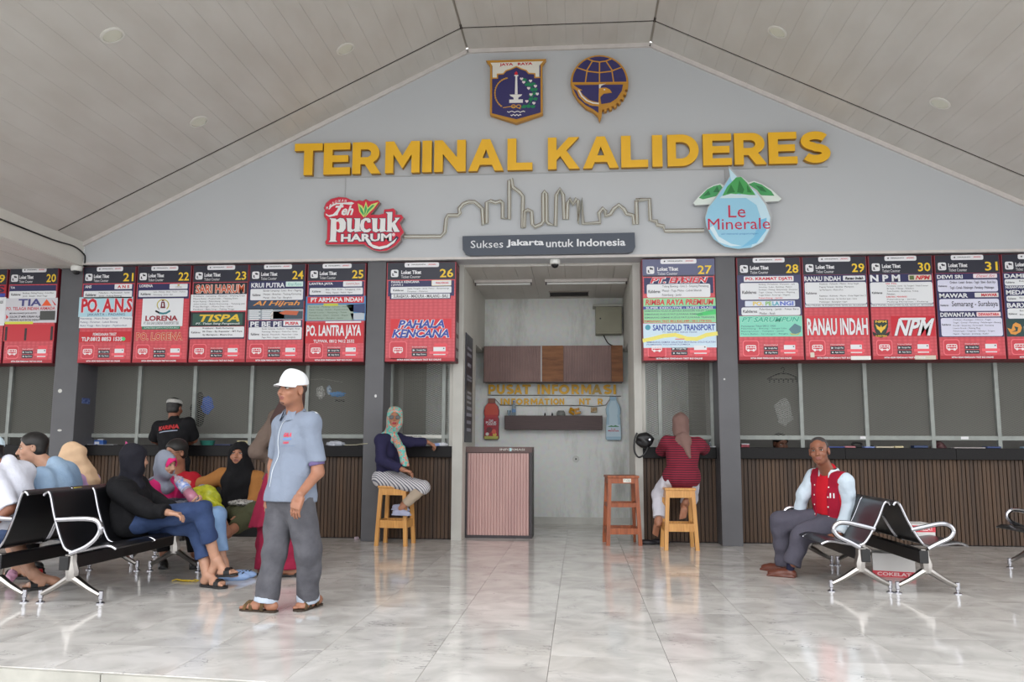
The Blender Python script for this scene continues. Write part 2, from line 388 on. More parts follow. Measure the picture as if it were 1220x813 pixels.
# ---- niche of the information desk
NL, NR, NB = -1.42, .66, 12.45
q = MB(); q.box(NL-.12, NL, 10.16, 11.38, 0, 3.37); q.box(NL-.12, NL, 11.38, NB, 2.52, 3.37); q.build('wall_left', M_white, kind='structure')
q = MB(); q.box(NR, NR+.09, 10.16, 11.33, 0, 3.37); q.box(NR, NR+.09, 11.33, NB, 2.52, 3.37); q.build('wall_right', M_white, kind='structure')
q = MB(); q.box(-2.3, 1.6, NB, NB+.12, 0, 3.4); q.build('wall_back', M_mould, kind='structure')
q = MB(); q.box(-2.2, 1.5, NB-.02, NB, 0, .10); q.build('baseboard_back', mat('base_plaster', (206, 206, 200), .6, var=.08, scale=5), kind='structure')
q = MB(); q.box(NL, NR, 10.15, NB, 3.36, 3.37); nc = q.build('ceiling_niche', M_plankdark, kind='structure')
for i in range(10):
    x = NL + (NR-NL)*i/10
    q = MB(); q.box(x+.002, x+(NR-NL)/10-.002, 10.15, NB-.001, 3.34, 3.36); q.build('plank', M_plank, nc)
# ---- ticket rooms behind the counters
q = MB(); q.box(-9.5, -2.3, 12.6, 12.7, 0, 3.4); q.build('wall_rear_1', M_room, kind='structure')
q = MB(); q.box(1.6, 8, 12.6, 12.7, 0, 3.4); q.build('wall_rear_2', M_room, kind='structure')
q = MB(); q.box(-2.36, -2.3, 10.80, 12.6, 0, 3.4); q.box(1.6, 1.66, 10.80, 12.6, 0, 3.4); q.box(-9.5, -9.4, 10.2, 12.6, 0, 3.4); q.box(7.9, 8, 10.2, 12.6, 0, 3.4); q.build('wall_partition', M_room, kind='structure')
q = MB(); q.box(-9.5, NL-.12, 10.2, 12.7, 3.4, 3.5); q.box(NR+.09, 8, 10.2, 12.7, 3.4, 3.5); q.build('ceiling_rear', M_room, kind='structure')
q = MB(); q.box(-9.5, -6.53, 10.02, 10.3, 3.32, 3.4); q.build('wall_header', M_room, kind='structure')
# ---- counters: granite slab on a front of narrow brown slats
CF_, ZT = 10.25, 1.12
def counter(x0, x1, lab):
    t = thing('ticket_counter', lab, 'counter', ((x0+x1)/2, CF_, 0), 'slatted ticket counters')
    q = MB(); q.box(x0, x1, CF_, CF_+.35, 0, .985); q.build('base', M_slatdk, t)
    q = MB(); p = .046; n = int((x1-x0)/p); p = (x1-x0)/n
    for i in range(n):
        a = x0+i*p; d = .018 if i % 2 else .013
        q.box(a+.005, a+p-.005, CF_-d, CF_, .01, .985)
    q.build('slats', M_slat, t, kind='stuff')
    a = x0
    while a < x1-.01:
        b = min(a+1.25, x1); q = MB(); q.bbox(a+.001, b-.001, CF_-.1, CF_+.5, .985, ZT, .006); q.build('worktop_slab', M_granite, t); a = b
    q = MB(); q.box(x0, x1, CF_-.024, CF_, 0, .012); q.build('plinth', M_slatdk, t)
counter(-9.3, -6.53, 'stretch of slatted ticket counter cut by the left picture edge')
counter(-6.225, -2.585, 'long slatted counter behind the standing man and the crowded benches')
counter(-2.352, -1.545, 'narrow slatted counter next to the pink ribbed desk, woman in sunglasses at it')
counter(.752, 1.617, 'narrow slatted counter where the woman in a striped top sits')
counter(1.852, 7.8, 'long slatted counter behind the old man in the red jacket')
# ---- barred windows above the counters: metal mullions, a rail and expanded wire mesh
WY = 10.31; ZR = 1.235; ZH = 2.6
wn = 0
def wire_panel(x0, x1, z0, z1, parent, y=WY+.012, px=.058, pz=.026):
    q = MB(); w = .0038; sl = pz/px
    for sgn in (1, -1):
        c = z0 - sl*(x1-x0) if sgn > 0 else z0
        top = z1 if sgn > 0 else z1 + sl*(x1-x0)
        while c < top:
            # line z = c + sgn*sl*(x-x0)
            xa, xb = x0, x1
            f = lambda x: c + sgn*sl*(x-x0)
            if sgn > 0:
                if f(xa) < z0: xa = x0 + (z0-c)/sl
                if f(xb) > z1: xb = x0 + (z1-c)/sl
            else:
                if f(xa) > z1: xa = x0 + (c-z1)/sl
                if f(xb) < z0: xb = x0 + (c-z0)/sl
            if xb > xa+.005:
                za, zb = f(xa), f(xb); yy = y + (.002 if sgn > 0 else 0)
                q.add([(xa, yy, za-w/2), (xb, yy, zb-w/2), (xb, yy, zb+w/2), (xa, yy, za+w/2), (xa, yy+.003, za), (xb, yy+.003, zb)],
                      [(0,1,2,3), (0,4,5,1), (3,2,5,4)])
            c += pz*1.0
    return q.build('wire_mesh', M_wire, parent, kind='stuff', fix=False)
def window(xs_, lo_full=True, mesh=True, ends=(True, True), z0=ZT):
    global wn
    wn += 1
    root = MB(); root.box(xs_[0], xs_[-1], WY-.02, WY+.02, ZR-.022, ZR+.028); w = root.build('window_%d' % wn, M_frame, kind='structure', org=(xs_[0], WY, z0))
    for i, x in enumerate(xs_):
        q = MB(); q.box(x-.022, x+.022, WY-.024, WY+.024, z0, ZH); q.build('mullion', M_frame, w)
    for a, b in zip(xs_[:-1], xs_[1:]): wire_panel(a+.022, b-.022, ZR+.028, 2.35, w)
    return w
def xat(px, py=480, Y=WY): return W(px, py, Y).x
window([-9.3, -8.55, -7.85, xat(12), -6.55])
window([xat(106), xat(166), xat(232), xat(300), xat(366), -2.607])
window([xat(466), xat(529), -1.60])
window([.80, xat(786), xat(848)])
window([1.874, xat(954), xat(1031), xat(1109), xat(1187.5), xat(1265), 6.6, 7.3])
q = MB(); q.box(-1.60, -1.5, WY-.06, WY+.1, ZT, 3.37); q.box(.742, .80, WY-.06, WY+.1, ZT, 3.37); q.build('trim_5', M_white, kind='structure')
q = MB(); q.box(-1.545, NL-.001, 10.14, 10.16, 0, 3.369); q.box(NR+.001, .751, 10.14, 10.16, 0, 3.369); q.build('trim_6', mat('jamb_grey_paint', (182, 181, 175), .6, var=.05, scale=4), kind='structure')
# ================================================================ the numbered ticket counter signs
RED, DKRED, NAVY, HEAD, WHT, YEL = (204, 62, 74), (178, 28, 44), (40, 40, 88), (37, 39, 54), (228, 228, 232), (238, 200, 48)
INK, GREY, TEAL, ORG_ = (38, 36, 48), (120, 120, 128), (120, 205, 185), (232, 112, 52)
SY = 9.885
M_box = mat('sign_box_edge', (120, 30, 44), .45)
M_boxside = mat('sign_box_side', (58, 34, 44), .5, c2=(96, 60, 62), scale=9)
def sign_red():
    m = bpy.data.materials.new('print_red_pattern'); m.use_nodes = True; n = m.node_tree; b = n.nodes['Principled BSDF']; L = n.links
    t = n.nodes.new('ShaderNodeTexCoord'); mp = n.nodes.new('ShaderNodeMapping'); mp.inputs['Scale'].default_value = (1, 1, 1.6)
    L.new(t.outputs['Object'], mp.inputs[0]); v = n.nodes.new('ShaderNodeTexVoronoi'); v.inputs['Scale'].default_value = 17; v.inputs['Randomness'].default_value = .15; L.new(mp.outputs[0], v.inputs['Vector'])
    r = n.nodes.new('ShaderNodeValToRGB'); r.color_ramp.elements[0].color = lin((216, 82, 92)); r.color_ramp.elements[1].color = lin((194, 58, 70)); r.color_ramp.elements[1].position = .6
    L.new(v.outputs['Distance'], r.inputs[0]); L.new(r.outputs[0], b.inputs['Base Color']); b.inputs['Roughness'].default_value = .3
    return m
M_redpat = sign_red()
class Sign:
    """One sign. Boxes are given in the pixels of an enlarged crop of the photograph (corner list tl, tr, bl, br);
    they are turned into fractions of the sign and laid out on its face in metres."""
    def __init__(s, num, org, sc, tl, tr, bl, br, label, y=SY, side=False):
        s.tl, s.tr, s.bl, s.br = tl, tr, bl, br; s.num = num
        q = lambda p: W(org[0]+p[0]/sc, org[1]+p[1]/sc, y)
        l = (q(tl)+q(bl))/2; r_ = (q(tr)+q(br))/2
        s.x0, s.x1 = l.x, r_.x; s.z1 = 3.352; s.z0 = 2.128; s.y = y; s.lay = {}
        s.t = thing('counter_sign', label, 'sign', ((s.x0+s.x1)/2, y, s.z0), 'numbered ticket counter signs')
        b = MB(); b.bbox(s.x0+.002, s.x1-.002, y, 10.30 if not side else 10.14, s.z0, s.z1, .004); b.build('sign_box', M_box, s.t)
        s.geo = {}
        s.rect('face_print', M_redpat, s.X(0)+.012, s.Z(1)+.008, s.X(1)-.012, s.Z(0)-.006, 0)
        s.header()
    def X(s, u): return s.x0+(s.x1-s.x0)*u
    def Z(s, v): return s.z1+(s.z0-s.z1)*v
    def uv(s, x, y):
        v = (y-(s.tl[1]+s.tr[1])/2)/((s.bl[1]+s.br[1])/2-(s.tl[1]+s.tr[1])/2)
        xl = s.tl[0]+(s.bl[0]-s.tl[0])*v; xr = s.tr[0]+(s.br[0]-s.tr[0])*v
        return (x-xl)/(xr-xl), v
    def g(s, name, m):
        k = (name, m.name)
        if k not in s.geo: s.geo[k] = (MB(), m)
        return s.geo[k][0]
    def rect(s, name, m, x0, z0, x1, z1, lay, r_=0, own=False):
        if not isinstance(m, bpy.types.Material): m = flat(m)
        x0, x1 = min(x0, x1), max(x0, x1); z0, z1 = min(z0, z1), max(z0, z1)
        mb = MB() if own else s.g(name, m)
        r_ = min(r_, (x1-x0)*.48, (z1-z0)*.48)
        mb.sheet(rrect(x0, z0, x1, z1, r_, 3) if r_ else [(x0, z0), (x1, z0), (x1, z1), (x0, z1)], s.y-.0012*(lay+1))
        if own: mb.build(name, m, s.t)
    def R(s, col, x0, y0, x1, y1, lay=2, r_=0, name='panel'):
        u0, v0 = s.uv(x0, y0); u1, v1 = s.uv(x1, y1); s.rect(name, col, s.X(u0), s.Z(v0), s.X(u1), s.Z(v1), lay, r_, own=name == 'panel')
    def T(s, txt, col, x0, y0, x1, y1, bold=.02, shear=0, lay=4, name='lettering', edge=None, ew=.045):
        u0, v0 = s.uv(x0, y0); u1, v1 = s.uv(x1, y1)
        a = (s.X(u0), s.Z(v1), s.X(u1), s.Z(v0))
        if edge is not None: put_text(s.g('lettering_edge', flat(edge)), txt, a[0]-.004, a[1]-.004, a[2]+.004, a[3]+.004, s.y-.0012*lay, bold+ew, shear)
        put_text(s.g(name, flat(col)), txt, *a, s.y-.0012*(lay+.7), bold, shear)
    def lines(s, rows, x0, y0, x1, y1, col=INK, bold=.0):
        n = len(rows); h = (y1-y0)/n
        for i, t in enumerate(rows):
            s.T(t, col, x0, y0+h*(i+.17), x0+(x1-x0)*min(1, len(t)/max(len(q) for q in rows)), y0+h*(i+.83), bold)
    def P(s, col, pts, lay=4, name='graphic'):
        q = [(s.X(s.uv(*p)[0]), s.Z(s.uv(*p)[1])) for p in pts]; s.g(name, flat(col)).sheet(q, s.y-.0012*lay)
    def header(s):
        X, Z = s.X, s.Z; w = s.x1-s.x0; sc = w/.66 if w < .9 else 1.1
        s.rect('header_band', HEAD, X(.018), Z(.178), X(.982), Z(.004), 1)
        s.rect('name_band', NAVY, X(.03), Z(.345), X(.97), Z(.188), 1)
        s.rect('header_tab', WHT, X(.26), Z(.052), X(.75), Z(.004), 2, .018)
        put_text(s.g('tab_lettering', flat(INK)), 'DISHUB JAKARTA', X(.36), Z(.034), X(.56), Z(.02), s.y-.006, .02)
        s.g('tab_lettering', flat(INK)).sheet(circ(X(.315), Z(.027), .009, 10), s.y-.006)
        put_text(s.g('tab_badge', flat(RED)), 'JAKLINGKO', X(.60), Z(.036), X(.71), Z(.018), s.y-.006, .02)
        cx, cz, h = X(.12), Z(.112), .046
        s.rect('ticket_icon', WHT, cx-h, cz-h, cx+h, cz+h, 2, .018)
        ic = s.g('icon_glyph', flat(INK)); yy = s.y-.006
        ic.sheet([(cx-.03, cz-.03), (cx-.002, cz-.03), (cx-.018, cz-.016), (cx-.014, cz-.002), (cx-.028, cz+.004)], yy)
        ic.sheet([(cx-.012, cz+.022), (cx+.006, cz+.034), (cx+.014, cz+.022), (cx+.03, cz+.024), (cx+.03, cz-.002), (cx+.018, cz+.008), (cx+.004, cz+.002)], yy)
        put_text(s.g('header_lettering', flat(WHT)), 'Loket Tiket', X(.215), Z(.122), X(.5), Z(.084), s.y-.006, .035)
        put_text(s.g('header_lettering', flat(WHT)), 'Ticket Counter', X(.215), Z(.162), X(.49), Z(.134), s.y-.006, 0)
        put_text(s.g('number', flat(YEL)), s.num, X(.765), Z(.158), X(.955), Z(.072), s.y-.006, .015)
        # bottom strip: bus icon, two app badges, phone and ticket picture, red footer line
        s.rect('footer_band', DKRED, X(.012), Z(.995), X(.988), Z(.962), 1)
        put_text(s.g('footer_lettering', flat(WHT)), 'MITRA RESMI PEMESANAN TIKET BUS ONLINE', X(.18), Z(.988), X(.8), Z(.972), s.y-.006, .03)
        cx, cz = X(.19), Z(.885); h = .082*sc
        s.rect('bus_icon', (232, 108, 118), cx-h, cz-h, cx+h, cz+h, 1, .03)
        s.rect('bus_icon_plate', (204, 56, 70), cx-h+.01, cz-h+.01, cx+h-.01, cz+h-.01, 2, .025)
        b = s.g('bus_glyph', flat((240, 226, 228))); yy = s.y-.006
        for q in ribbon(rrect(cx-.055, cz-.022, cx+.055, cz+.032, .014, 3), .010, True): b.sheet(q, yy)
        for q in ribbon([(cx-.055, cz+.006), (cx+.055, cz+.006)], .008): b.sheet(q, yy)
        for k in (-.034, 0, .032):
            for q in ribbon([(cx+k, cz+.004), (cx+k, cz+.03)], .006): b.sheet(q, yy)
        for k in (-.03, .03): b.sheet(circ(cx+k, cz-.024, .015, 12), yy)
        for k, (va, t1) in enumerate(((.868, 'Google Play'), (.91, 'App Store'))):
            s.rect('app_badge', INK, X(.385), Z(va+.036), X(.60), Z(va), 2, .006)
            put_text(s.g('badge_lettering', flat(WHT)), t1, X(.45), Z(va+.027), X(.585), Z(va+.01), s.y-.006, .02)
            s.g('badge_lettering', flat(WHT)).sheet([(X(.40), Z(va+.028)), (X(.435), Z(va+.018)), (X(.40), Z(va+.008))] if not k else circ(X(.418), Z(va+.018), .009, 10), s.y-.006)
        put_text(s.g('badge_lettering', flat(WHT)), 'Download Aplikasi', X(.39), Z(.862), X(.60), Z(.848), s.y-.006, .0)
        s.rect('phone_picture', (225, 70, 84), X(.70), Z(.955), X(.885), Z(.82), 2, .01)
        s.rect('phone_screen', WHT, X(.69), Z(.935), X(.86), Z(.855), 3, .004)
        s.rect('ticket_strip', (236, 92, 104), X(.635), Z(.925), X(.90), Z(.898), 4, .004)
        s.g('phone_dot', flat(INK)).sheet(circ(X(.835), Z(.87), .008, 10), s.y-.008)
    def done(s):
        for (name, _), (mb, m) in s.geo.items():
            if mb.v: mb.build(name, m, s.t, fix=False, kind='stuff' if name in ('lettering', 'lettering_edge', 'slot', 'wreath', 'swoosh', 'graphic', 'badge_lettering', 'header_lettering', 'footer_lettering', 'app_badge', 'bus_glyph', 'crest', 'icon_glyph', 'tab_lettering', 'number') else None)
A, B, D, E_ = ((0, 300), 4.0667), ((280, 300), 4.0667), ((740, 300), 5.083), ((940, 290), 4.346)
WTE = (226, 228, 232)
# --- 19, mostly out of frame
s = Sign('19', *A, (-225, 96), (40, 92), (-262, 549), (5, 548), 'ticket counter sign numbered nineteen, cut by the left picture edge')
s.R((176, 24, 40), -190, 175, 28, 215); s.T('GMS', (30, 20, 60), -150, 180, 22, 212, .03); s.R((60, 70, 170), -190, 218, 24, 232)
s.R(WTE, -200, 235, 20, 370); s.lines(['Pekanbaru - Duri - Dumai', 'Jambi - Bangko - Solok', 'Bukit Tinggi - Padang', 'Palembang - Lahat'], -190, 240, 15, 362, INK); s.done()
# --- 20
s = Sign('20', *A, (47, 88), (290, 84), (10, 546), (250, 543), 'ticket counter sign numbered twenty, left of the leftmost pillar')
s.T('TIA', WTE, 52, 178, 74, 188); s.R(WTE, 46, 200, 272, 234, 2, .012); s.T('Kalideres', INK, 56, 210, 100, 222); s.lines(['Bandung - Padang Panjang - Solok Raya', 'Jambi - Bangko - Bukit Tinggi'], 112, 204, 262, 232, INK)
s.R((206, 205, 212), 30, 234, 272, 352); s.T('TIA', (70, 70, 130), 92, 238, 202, 272, .03); s.P((232, 90, 40), [(202, 272), (228, 240), (252, 272)]); s.P((206, 26, 40), [(250, 240), (274, 268), (266, 270)])
s.T('PO. TELAGA INDAH ARMADA', (196, 60, 70), 32, 276, 268, 292); s.lines(['MUARA BUNGO JAYA KOTO', 'SOLOK ST MPR SURIAN ALAI', 'PADANG ALAI BATAS INDAH'], 48, 300, 196, 346, INK, .02)
s.P((205, 30, 40), [(30, 312), (42, 324), (30, 336)]); s.R((70, 72, 70), 196, 296, 266, 340, 3); s.R((215, 215, 70), 24, 346, 160, 358, 3); s.R((196, 36, 50), 22, 360, 258, 440, 2)
for x in (30, 124, 250): s.R((40, 22, 30), x-3, 370+(x == 124)*8, x+3, 436, 3, name='slot')
s.done()
# --- 21
s = Sign('21', *A, (405, 80), (660, 72), (370, 547), (637, 543), 'ticket counter sign numbered twenty-one with large red lettering on pale blue')
s.T('ANS', WTE, 414, 168, 444, 182, .03); s.R(WTE, 556, 164, 638, 188, 2, .008); s.T('A N S', (200, 30, 50), 570, 169, 626, 184, .04)
s.R(WTE, 408, 196, 638, 232, 2, .012); s.T('Kalideres', INK, 416, 208, 466, 222); s.lines(['Pekanbaru - Payakumbuh - Solok', 'Jambi - Padang Panjang'], 480, 199, 628, 229, INK)
s.R((176, 212, 226), 386, 226, 640, 322, 2); s.T('PO. A.N.S', (200, 22, 44), 398, 232, 640, 302, .035, 0, 4, edge=(230, 215, 225)); s.T('JAKARTA - PADANG', (60, 80, 120), 424, 305, 606, 320, .0)
s.R(WTE, 386, 322, 640, 376, 2); s.lines(['Palembang - Muara Bungo - Solok - P. Panjang', 'Padang - Pariaman - Lubuk Basung', 'Bukit Tinggi - Batu Sangkar - Payakumbuh'], 390, 323, 638, 374, (50, 56, 110), 0)
s.R((196, 22, 40), 384, 394, 634, 446, 2); s.T('PEMESANAN TIKET', WTE, 452, 400, 566, 414, .02); s.T('TLP.0812 8853 1535', WTE, 396, 420, 594, 440, .03); s.P((80, 200, 120), [(600+10*math.cos(k), 430+10*math.sin(k)) for k in np.linspace(0, 6.28, 10)[:-1]]); s.done()
# --- 22
s = Sign('22', *A, (663, 72), (930, 66), (641, 543), (908, 541), 'ticket counter sign numbered twenty-two with white poster and wreath emblem')
s.T('LORENA', WTE, 676, 161, 740, 175, .03); s.R(WTE, 822, 160, 908, 184, 2, .008); s.T('LORENA', (150, 140, 130), 850, 170, 880, 180, .0); s.P((190, 160, 60), [(865+6*math.cos(k), 166+4*math.sin(k)) for k in np.linspace(0, 6.28, 10)[:-1]])
s.R(WTE, 672, 190, 908, 222, 2, .012); s.T('Kalideres', INK, 682, 202, 730, 214); s.lines(['Solo - Malang - Blitar - Kediri - Madura', 'Palembang - Jambi - Bali'], 744, 192, 898, 220, GREY)
s.R(WTE, 692, 230, 884, 366, 2); s.R((40, 120, 90), 690, 366, 874, 381, 3); s.T('SUMATERA-JAWA-MADURA-BALI', WTE, 700, 369, 866, 379, .0)
for q in ribbon([(790+28*math.cos(a), 262+26*math.sin(a)) for a in np.linspace(2.3, 7.1, 16)], 5): s.P((186, 172, 70), q, 3, 'wreath')
for q in ribbon([(757, 292), (775, 302), (790, 304), (806, 302), (823, 292)], 9): s.P((40, 120, 130), q, 3, 'wreath')
s.P((110, 22, 44), [(778, 278), (782, 246), (798, 246), (802, 278)]); s.P((110, 22, 44), [(784, 244), (786, 238), (794, 238), (796, 244)]); s.P(WTE, [(786, 270), (788, 252), (792, 252), (794, 270)], 5)
s.T('LORENA', (150, 22, 44), 706, 314, 862, 340, .04); s.T('PT. EKA SARI LORENA TRANSPORT TBK', (90, 90, 96), 698, 344, 868, 358, 0)
s.T('PO. LORENA', (206, 60, 50), 664, 396, 886, 434, .02, edge=(214, 190, 160), ew=.04); s.done()
# --- 23
s = Sign('23', *A, (934, 66), (1205, 58), (912, 541), (1192, 538), 'ticket counter sign numbered twenty-three with yellow lettering on a green sticker')
s.R((24, 26, 40), 938, 150, 1196, 206, 2); s.T('SARI HARUM', (200, 80, 40), 950, 160, 1182, 202, .02, edge=(236, 226, 216), ew=.05)
s.R(WTE, 926, 208, 1192, 288, 2); s.lines(['Kotabumi - Lampung - Baturaja - Simpang Daya', 'Muara Enim - Prabumulih - Tanjung Enim', 'Kayu Agung - Palembang - Jambi', 'Jalan Lintas - Bukit Kemuning - Tanjung Jati', 'Pulau Beringin - Muara Dua - Lahat', 'Pendopo - Batu Urip - Tebing Tinggi'], 938, 210, 1186, 288, (44, 44, 60))
s.R((18, 18, 28), 926, 294, 1188, 364, 2); s.R((40, 82, 70), 936, 302, 1176, 358, 3); s.T('TISPA', (226, 190, 48), 968, 306, 1162, 342, .03, .25, edge=(60, 40, 20)); s.T('PT. Titian Sang Pengemudi', WTE, 950, 346, 1164, 358, .01, .2)
s.R((60, 40, 70), 918, 366, 1186, 426, 2); s.R(WTE, 920, 366, 1184, 418, 3, .012); s.T('Kalideres', INK, 928, 388, 972, 398, .02); s.lines(['Kotabumi - Bukit Kemuning', 'Bk Datu - Bp Kayutalar - MT Pura', 'Sp Martapura - Muara Dua'], 984, 366, 1176, 414, INK, .02); s.done()
# --- 24
s = Sign('24', *B, (70, 57), (343, 52), (50, 541), (333, 539), 'ticket counter sign numbered twenty-four with navy bands and orange script sticker')
s.R(NAVY, 68, 140, 338, 240, 1.5); s.T('KRUI PUTRA', WTE, 80, 148, 240, 172, .03); s.R((210, 232, 228), 246, 143, 328, 168, 2, .006); s.T('Krui Putra', (80, 170, 165), 256, 148, 320, 164, .0, .3)
s.R(WTE, 76, 178, 328, 234, 2, .014); s.T('Kalideres', INK, 86, 202, 124, 214); s.lines(['Bandar Lampung - Liwa - Krui - Pugung', 'Menjati - Bintuhan - Tanjung Kemuning', 'Manak - Dalo Tais - Bengkulu'], 138, 180, 320, 232, INK)
s.R((48, 66, 92), 64, 238, 332, 280, 2); s.T('Al Hijrah', (224, 150, 70), 88, 238, 314, 268, .02, .3); s.R((150, 160, 168), 64, 276, 330, 332, 2)
for i in range(6): s.R(WTE, 70, 281+i*9, 124-(i % 2)*8, 286+i*9, 3); s.R(WTE, 132, 281+i*9, 184-(i % 3)*6, 286+i*9, 3)
s.R((56, 74, 88), 186, 290, 328, 328, 3); s.P((232, 226, 220), [(172, 304), (186, 288), (240, 292), (240, 326), (178, 326)]); s.P((196, 96, 60), [(214, 298), (244, 286), (310, 290), (300, 310), (232, 306)], 5)
s.R(NAVY, 66, 334, 326, 430, 1.5); s.T('PE BE PE', WTE, 76, 340, 228, 366, .03); s.R(WTE, 236, 336, 320, 362, 2, .006); s.T('PUSPA', (204, 30, 48), 246, 342, 310, 358, .04)
s.R(WTE, 68, 368, 324, 428, 2, .014); s.T('Kalideres', INK, 78, 396, 118, 408); s.lines(['Bandar Lampung - Kotabumi - Menggala - Bunga', 'Palembang - Martapura - Muara Dua - Ranau', 'Baturaja - Prabumulih - Muara Enim - Lahat', 'Pagar Alam - Linggau - Curup - Bengkulu'], 132, 370, 316, 426, INK); s.done()
# --- 25
s = Sign('25', *B, (350, 52), (635, 46), (337, 539), (627, 537), 'ticket counter sign numbered twenty-five with condensed white lettering on red poster')
s.T('LANTRA JAYA', WTE, 360, 145, 474, 160, .03); s.R(WTE, 524, 140, 614, 166, 2, .006); s.T('Lantra Jaya', (190, 80, 90), 538, 146, 602, 160, 0, .3)
s.R(WTE, 362, 172, 618, 206, 2, .012); s.T('Kalideres', INK, 374, 184, 416, 194); s.lines(['Blitar - Pare - Kediri - Tulungagung - Solo', 'Malang - Nganjuk - Madiun - Ngawi'], 440, 174, 608, 204, INK)
s.R((70, 130, 180), 344, 214, 632, 336, 2); s.R((204, 26, 44), 352, 216, 624, 248, 3); s.T('PT ARMADA INDAH', WTE, 368, 220, 616, 242, .03)
s.R((152, 170, 158), 352, 256, 574, 334, 3); s.lines(['Bandung - Padang - Lintau - Halaban', 'Pasar Usang - Solok - Payakumbuh', 'Sawah Lunto - Sijunjung - Taluk', 'Pekanbaru - Duri - Dumai - Bagan', 'Muara Bungo - Bangko - Jambi'], 360, 260, 566, 330, (80, 100, 80))
s.R((196, 200, 60), 430, 250, 500, 262, 4); s.P((40, 60, 110), [(540, 258), (630, 252), (630, 300), (560, 290)], 4); s.P((180, 190, 200), [(560, 300), (628, 296), (626, 332), (570, 332)], 4)
s.R((198, 20, 38), 344, 344, 624, 446, 2); s.R(WTE, 440, 338, 612, 346, 3); s.T('PO. LANTRA JAYA', WTE, 348, 356, 612, 426, .03); s.T('TLP/WA. 0812 9412 2532', WTE, 382, 428, 580, 444, .02); s.done()
# --- 26
s = Sign('26', *B, (738, 46), (1078, 42), (720, 540), (1064, 540), 'ticket counter sign numbered twenty-six with blue white-edged slanted lettering', side=True)
s.T('PAHALA KENCANA', WTE, 760, 137, 896, 149, .03); s.T('( JAWA )', WTE, 760, 153, 816, 164, .03); s.R((236, 226, 190), 956, 136, 1050, 164, 2, .008); s.R(WTE, 959, 139, 1047, 161, 3, .006); s.T('PAHALA KENCANA', (200, 40, 60), 976, 145, 1038, 155, .04)
s.R(WTE, 757, 168, 1050, 200, 2, .012); s.T('Kalideres', INK, 768, 180, 818, 190); s.lines(['Jawa Tengah - Jawa Timur - Banyuwangi', 'Denpasar - Mataram'], 838, 171, 1038, 199, INK)
s.R(NAVY, 752, 200, 1046, 230, 2); s.R(WTE, 760, 204, 1042, 226, 3); s.T('SURABAYA - MADURA - MALANG - BALI', (70, 70, 80), 770, 207, 1034, 223, .02)
s.R((214, 36, 50), 754, 328, 1046, 426, 2); s.T('PAHALA', (44, 66, 160), 790, 334, 1014, 374, .03, .25, edge=WTE, ew=.06); s.T('KENCANA', (44, 66, 160), 760, 380, 1036, 422, .03, .25, edge=WTE, ew=.06); s.done()
q = MB(); q.box(s.x1-.002, s.x1+.0, SY+.012, 10.13, s.z0+.01, s.z1-.01); q.build('side_print', M_boxside, s.t)
for k, (a, b) in enumerate(((.93, .985), (.30, .42), (.16, .26), (.06, .13))):
    q = MB(); q.box(s.x1, s.x1+.001, SY+.04, 10.10, s.z0+a*(s.z1-s.z0)-.02, s.z0+b*(s.z1-s.z0)-.02); q.build('side_panel', flat((150, 140, 140) if k else (120, 50, 60)), s.t)
# --- 27
s = Sign('27', *D, (120, 28), (562, 25), (135, 670), (588, 662), 'ticket counter sign numbered twenty-seven, covered by green and pale blue posters', side=True)
s.R((92, 96, 128), 126, 30, 564, 132, 1.5); s.T('PT. EFISIEN', (214, 40, 62), 174, 146, 524, 182, .03, .25, edge=WTE, ew=.06)
s.R(WTE, 154, 188, 540, 272, 2, .02); s.T('Kalideres', INK, 164, 224, 236, 244); s.lines(['Tulang Bawang - Unit 2 - Simpang Pematang', 'Mesuji - Tugu Mulyo - Lubuk Siberuk', 'Palembang - Jambi'], 248, 190, 528, 272, (60, 60, 70))
s.R((144, 212, 160), 134, 276, 576, 430, 2); s.T('RIMBA RAYA PREMIUM', (214, 40, 56), 146, 284, 560, 320, .03, .15); s.R((52, 62, 150), 134, 328, 574, 346, 3); s.T('SUPER EXECUTIVE - SUITES CLASS', WTE, 150, 331, 556, 344, .02)
s.lines(['SEMARANG KUDUS JEPARA BANGSRI KELET TAYU', 'SEMARANG KUDUS PATI JUWANA REMBANG', 'SEMARANG DEMAK KUDUS PATI JUWANA TRANGKIL'], 142, 348, 568, 410, (90, 110, 120), .01); s.P((70, 200, 110), [(450, 378), (572, 346), (574, 380), (470, 390)], 3.2)
s.T('PEMESANAN TIKET 0812 8262 6489 / 0813 1778 9332', (214, 40, 56), 140, 414, 548, 427, .02)
s.R((200, 222, 236), 134, 434, 582, 586, 2.2); s.T('SANTGOLD TRANSPORT', (44, 70, 160), 192, 442, 570, 480, .03); s.P((60, 150, 170), [(163+17*math.cos(k), 459+17*math.sin(k)) for k in np.linspace(0, 6.28, 14)[:-1]])
s.T('PT. SANTOSO NIAGA TRANS', (80, 100, 160), 254, 484, 462, 495, 0)
for q in ribbon([(140, 540), (200, 528), (260, 512), (330, 506), (400, 530), (460, 532), (520, 508), (578, 500)], 24): s.P((232, 222, 110), q, 3.4, 'swoosh')
s.R((216, 120, 120), 330, 530, 386, 536, 5); s.T('SEMARANG DEMAK SALATIGA BOYOLALI SOLO KLATEN', (90, 100, 160), 156, 546, 574, 557, .01); s.T('PRAMBANAN YOGYAKARTA JOMBOR', (90, 100, 160), 156, 562, 422, 573, .01); s.done()
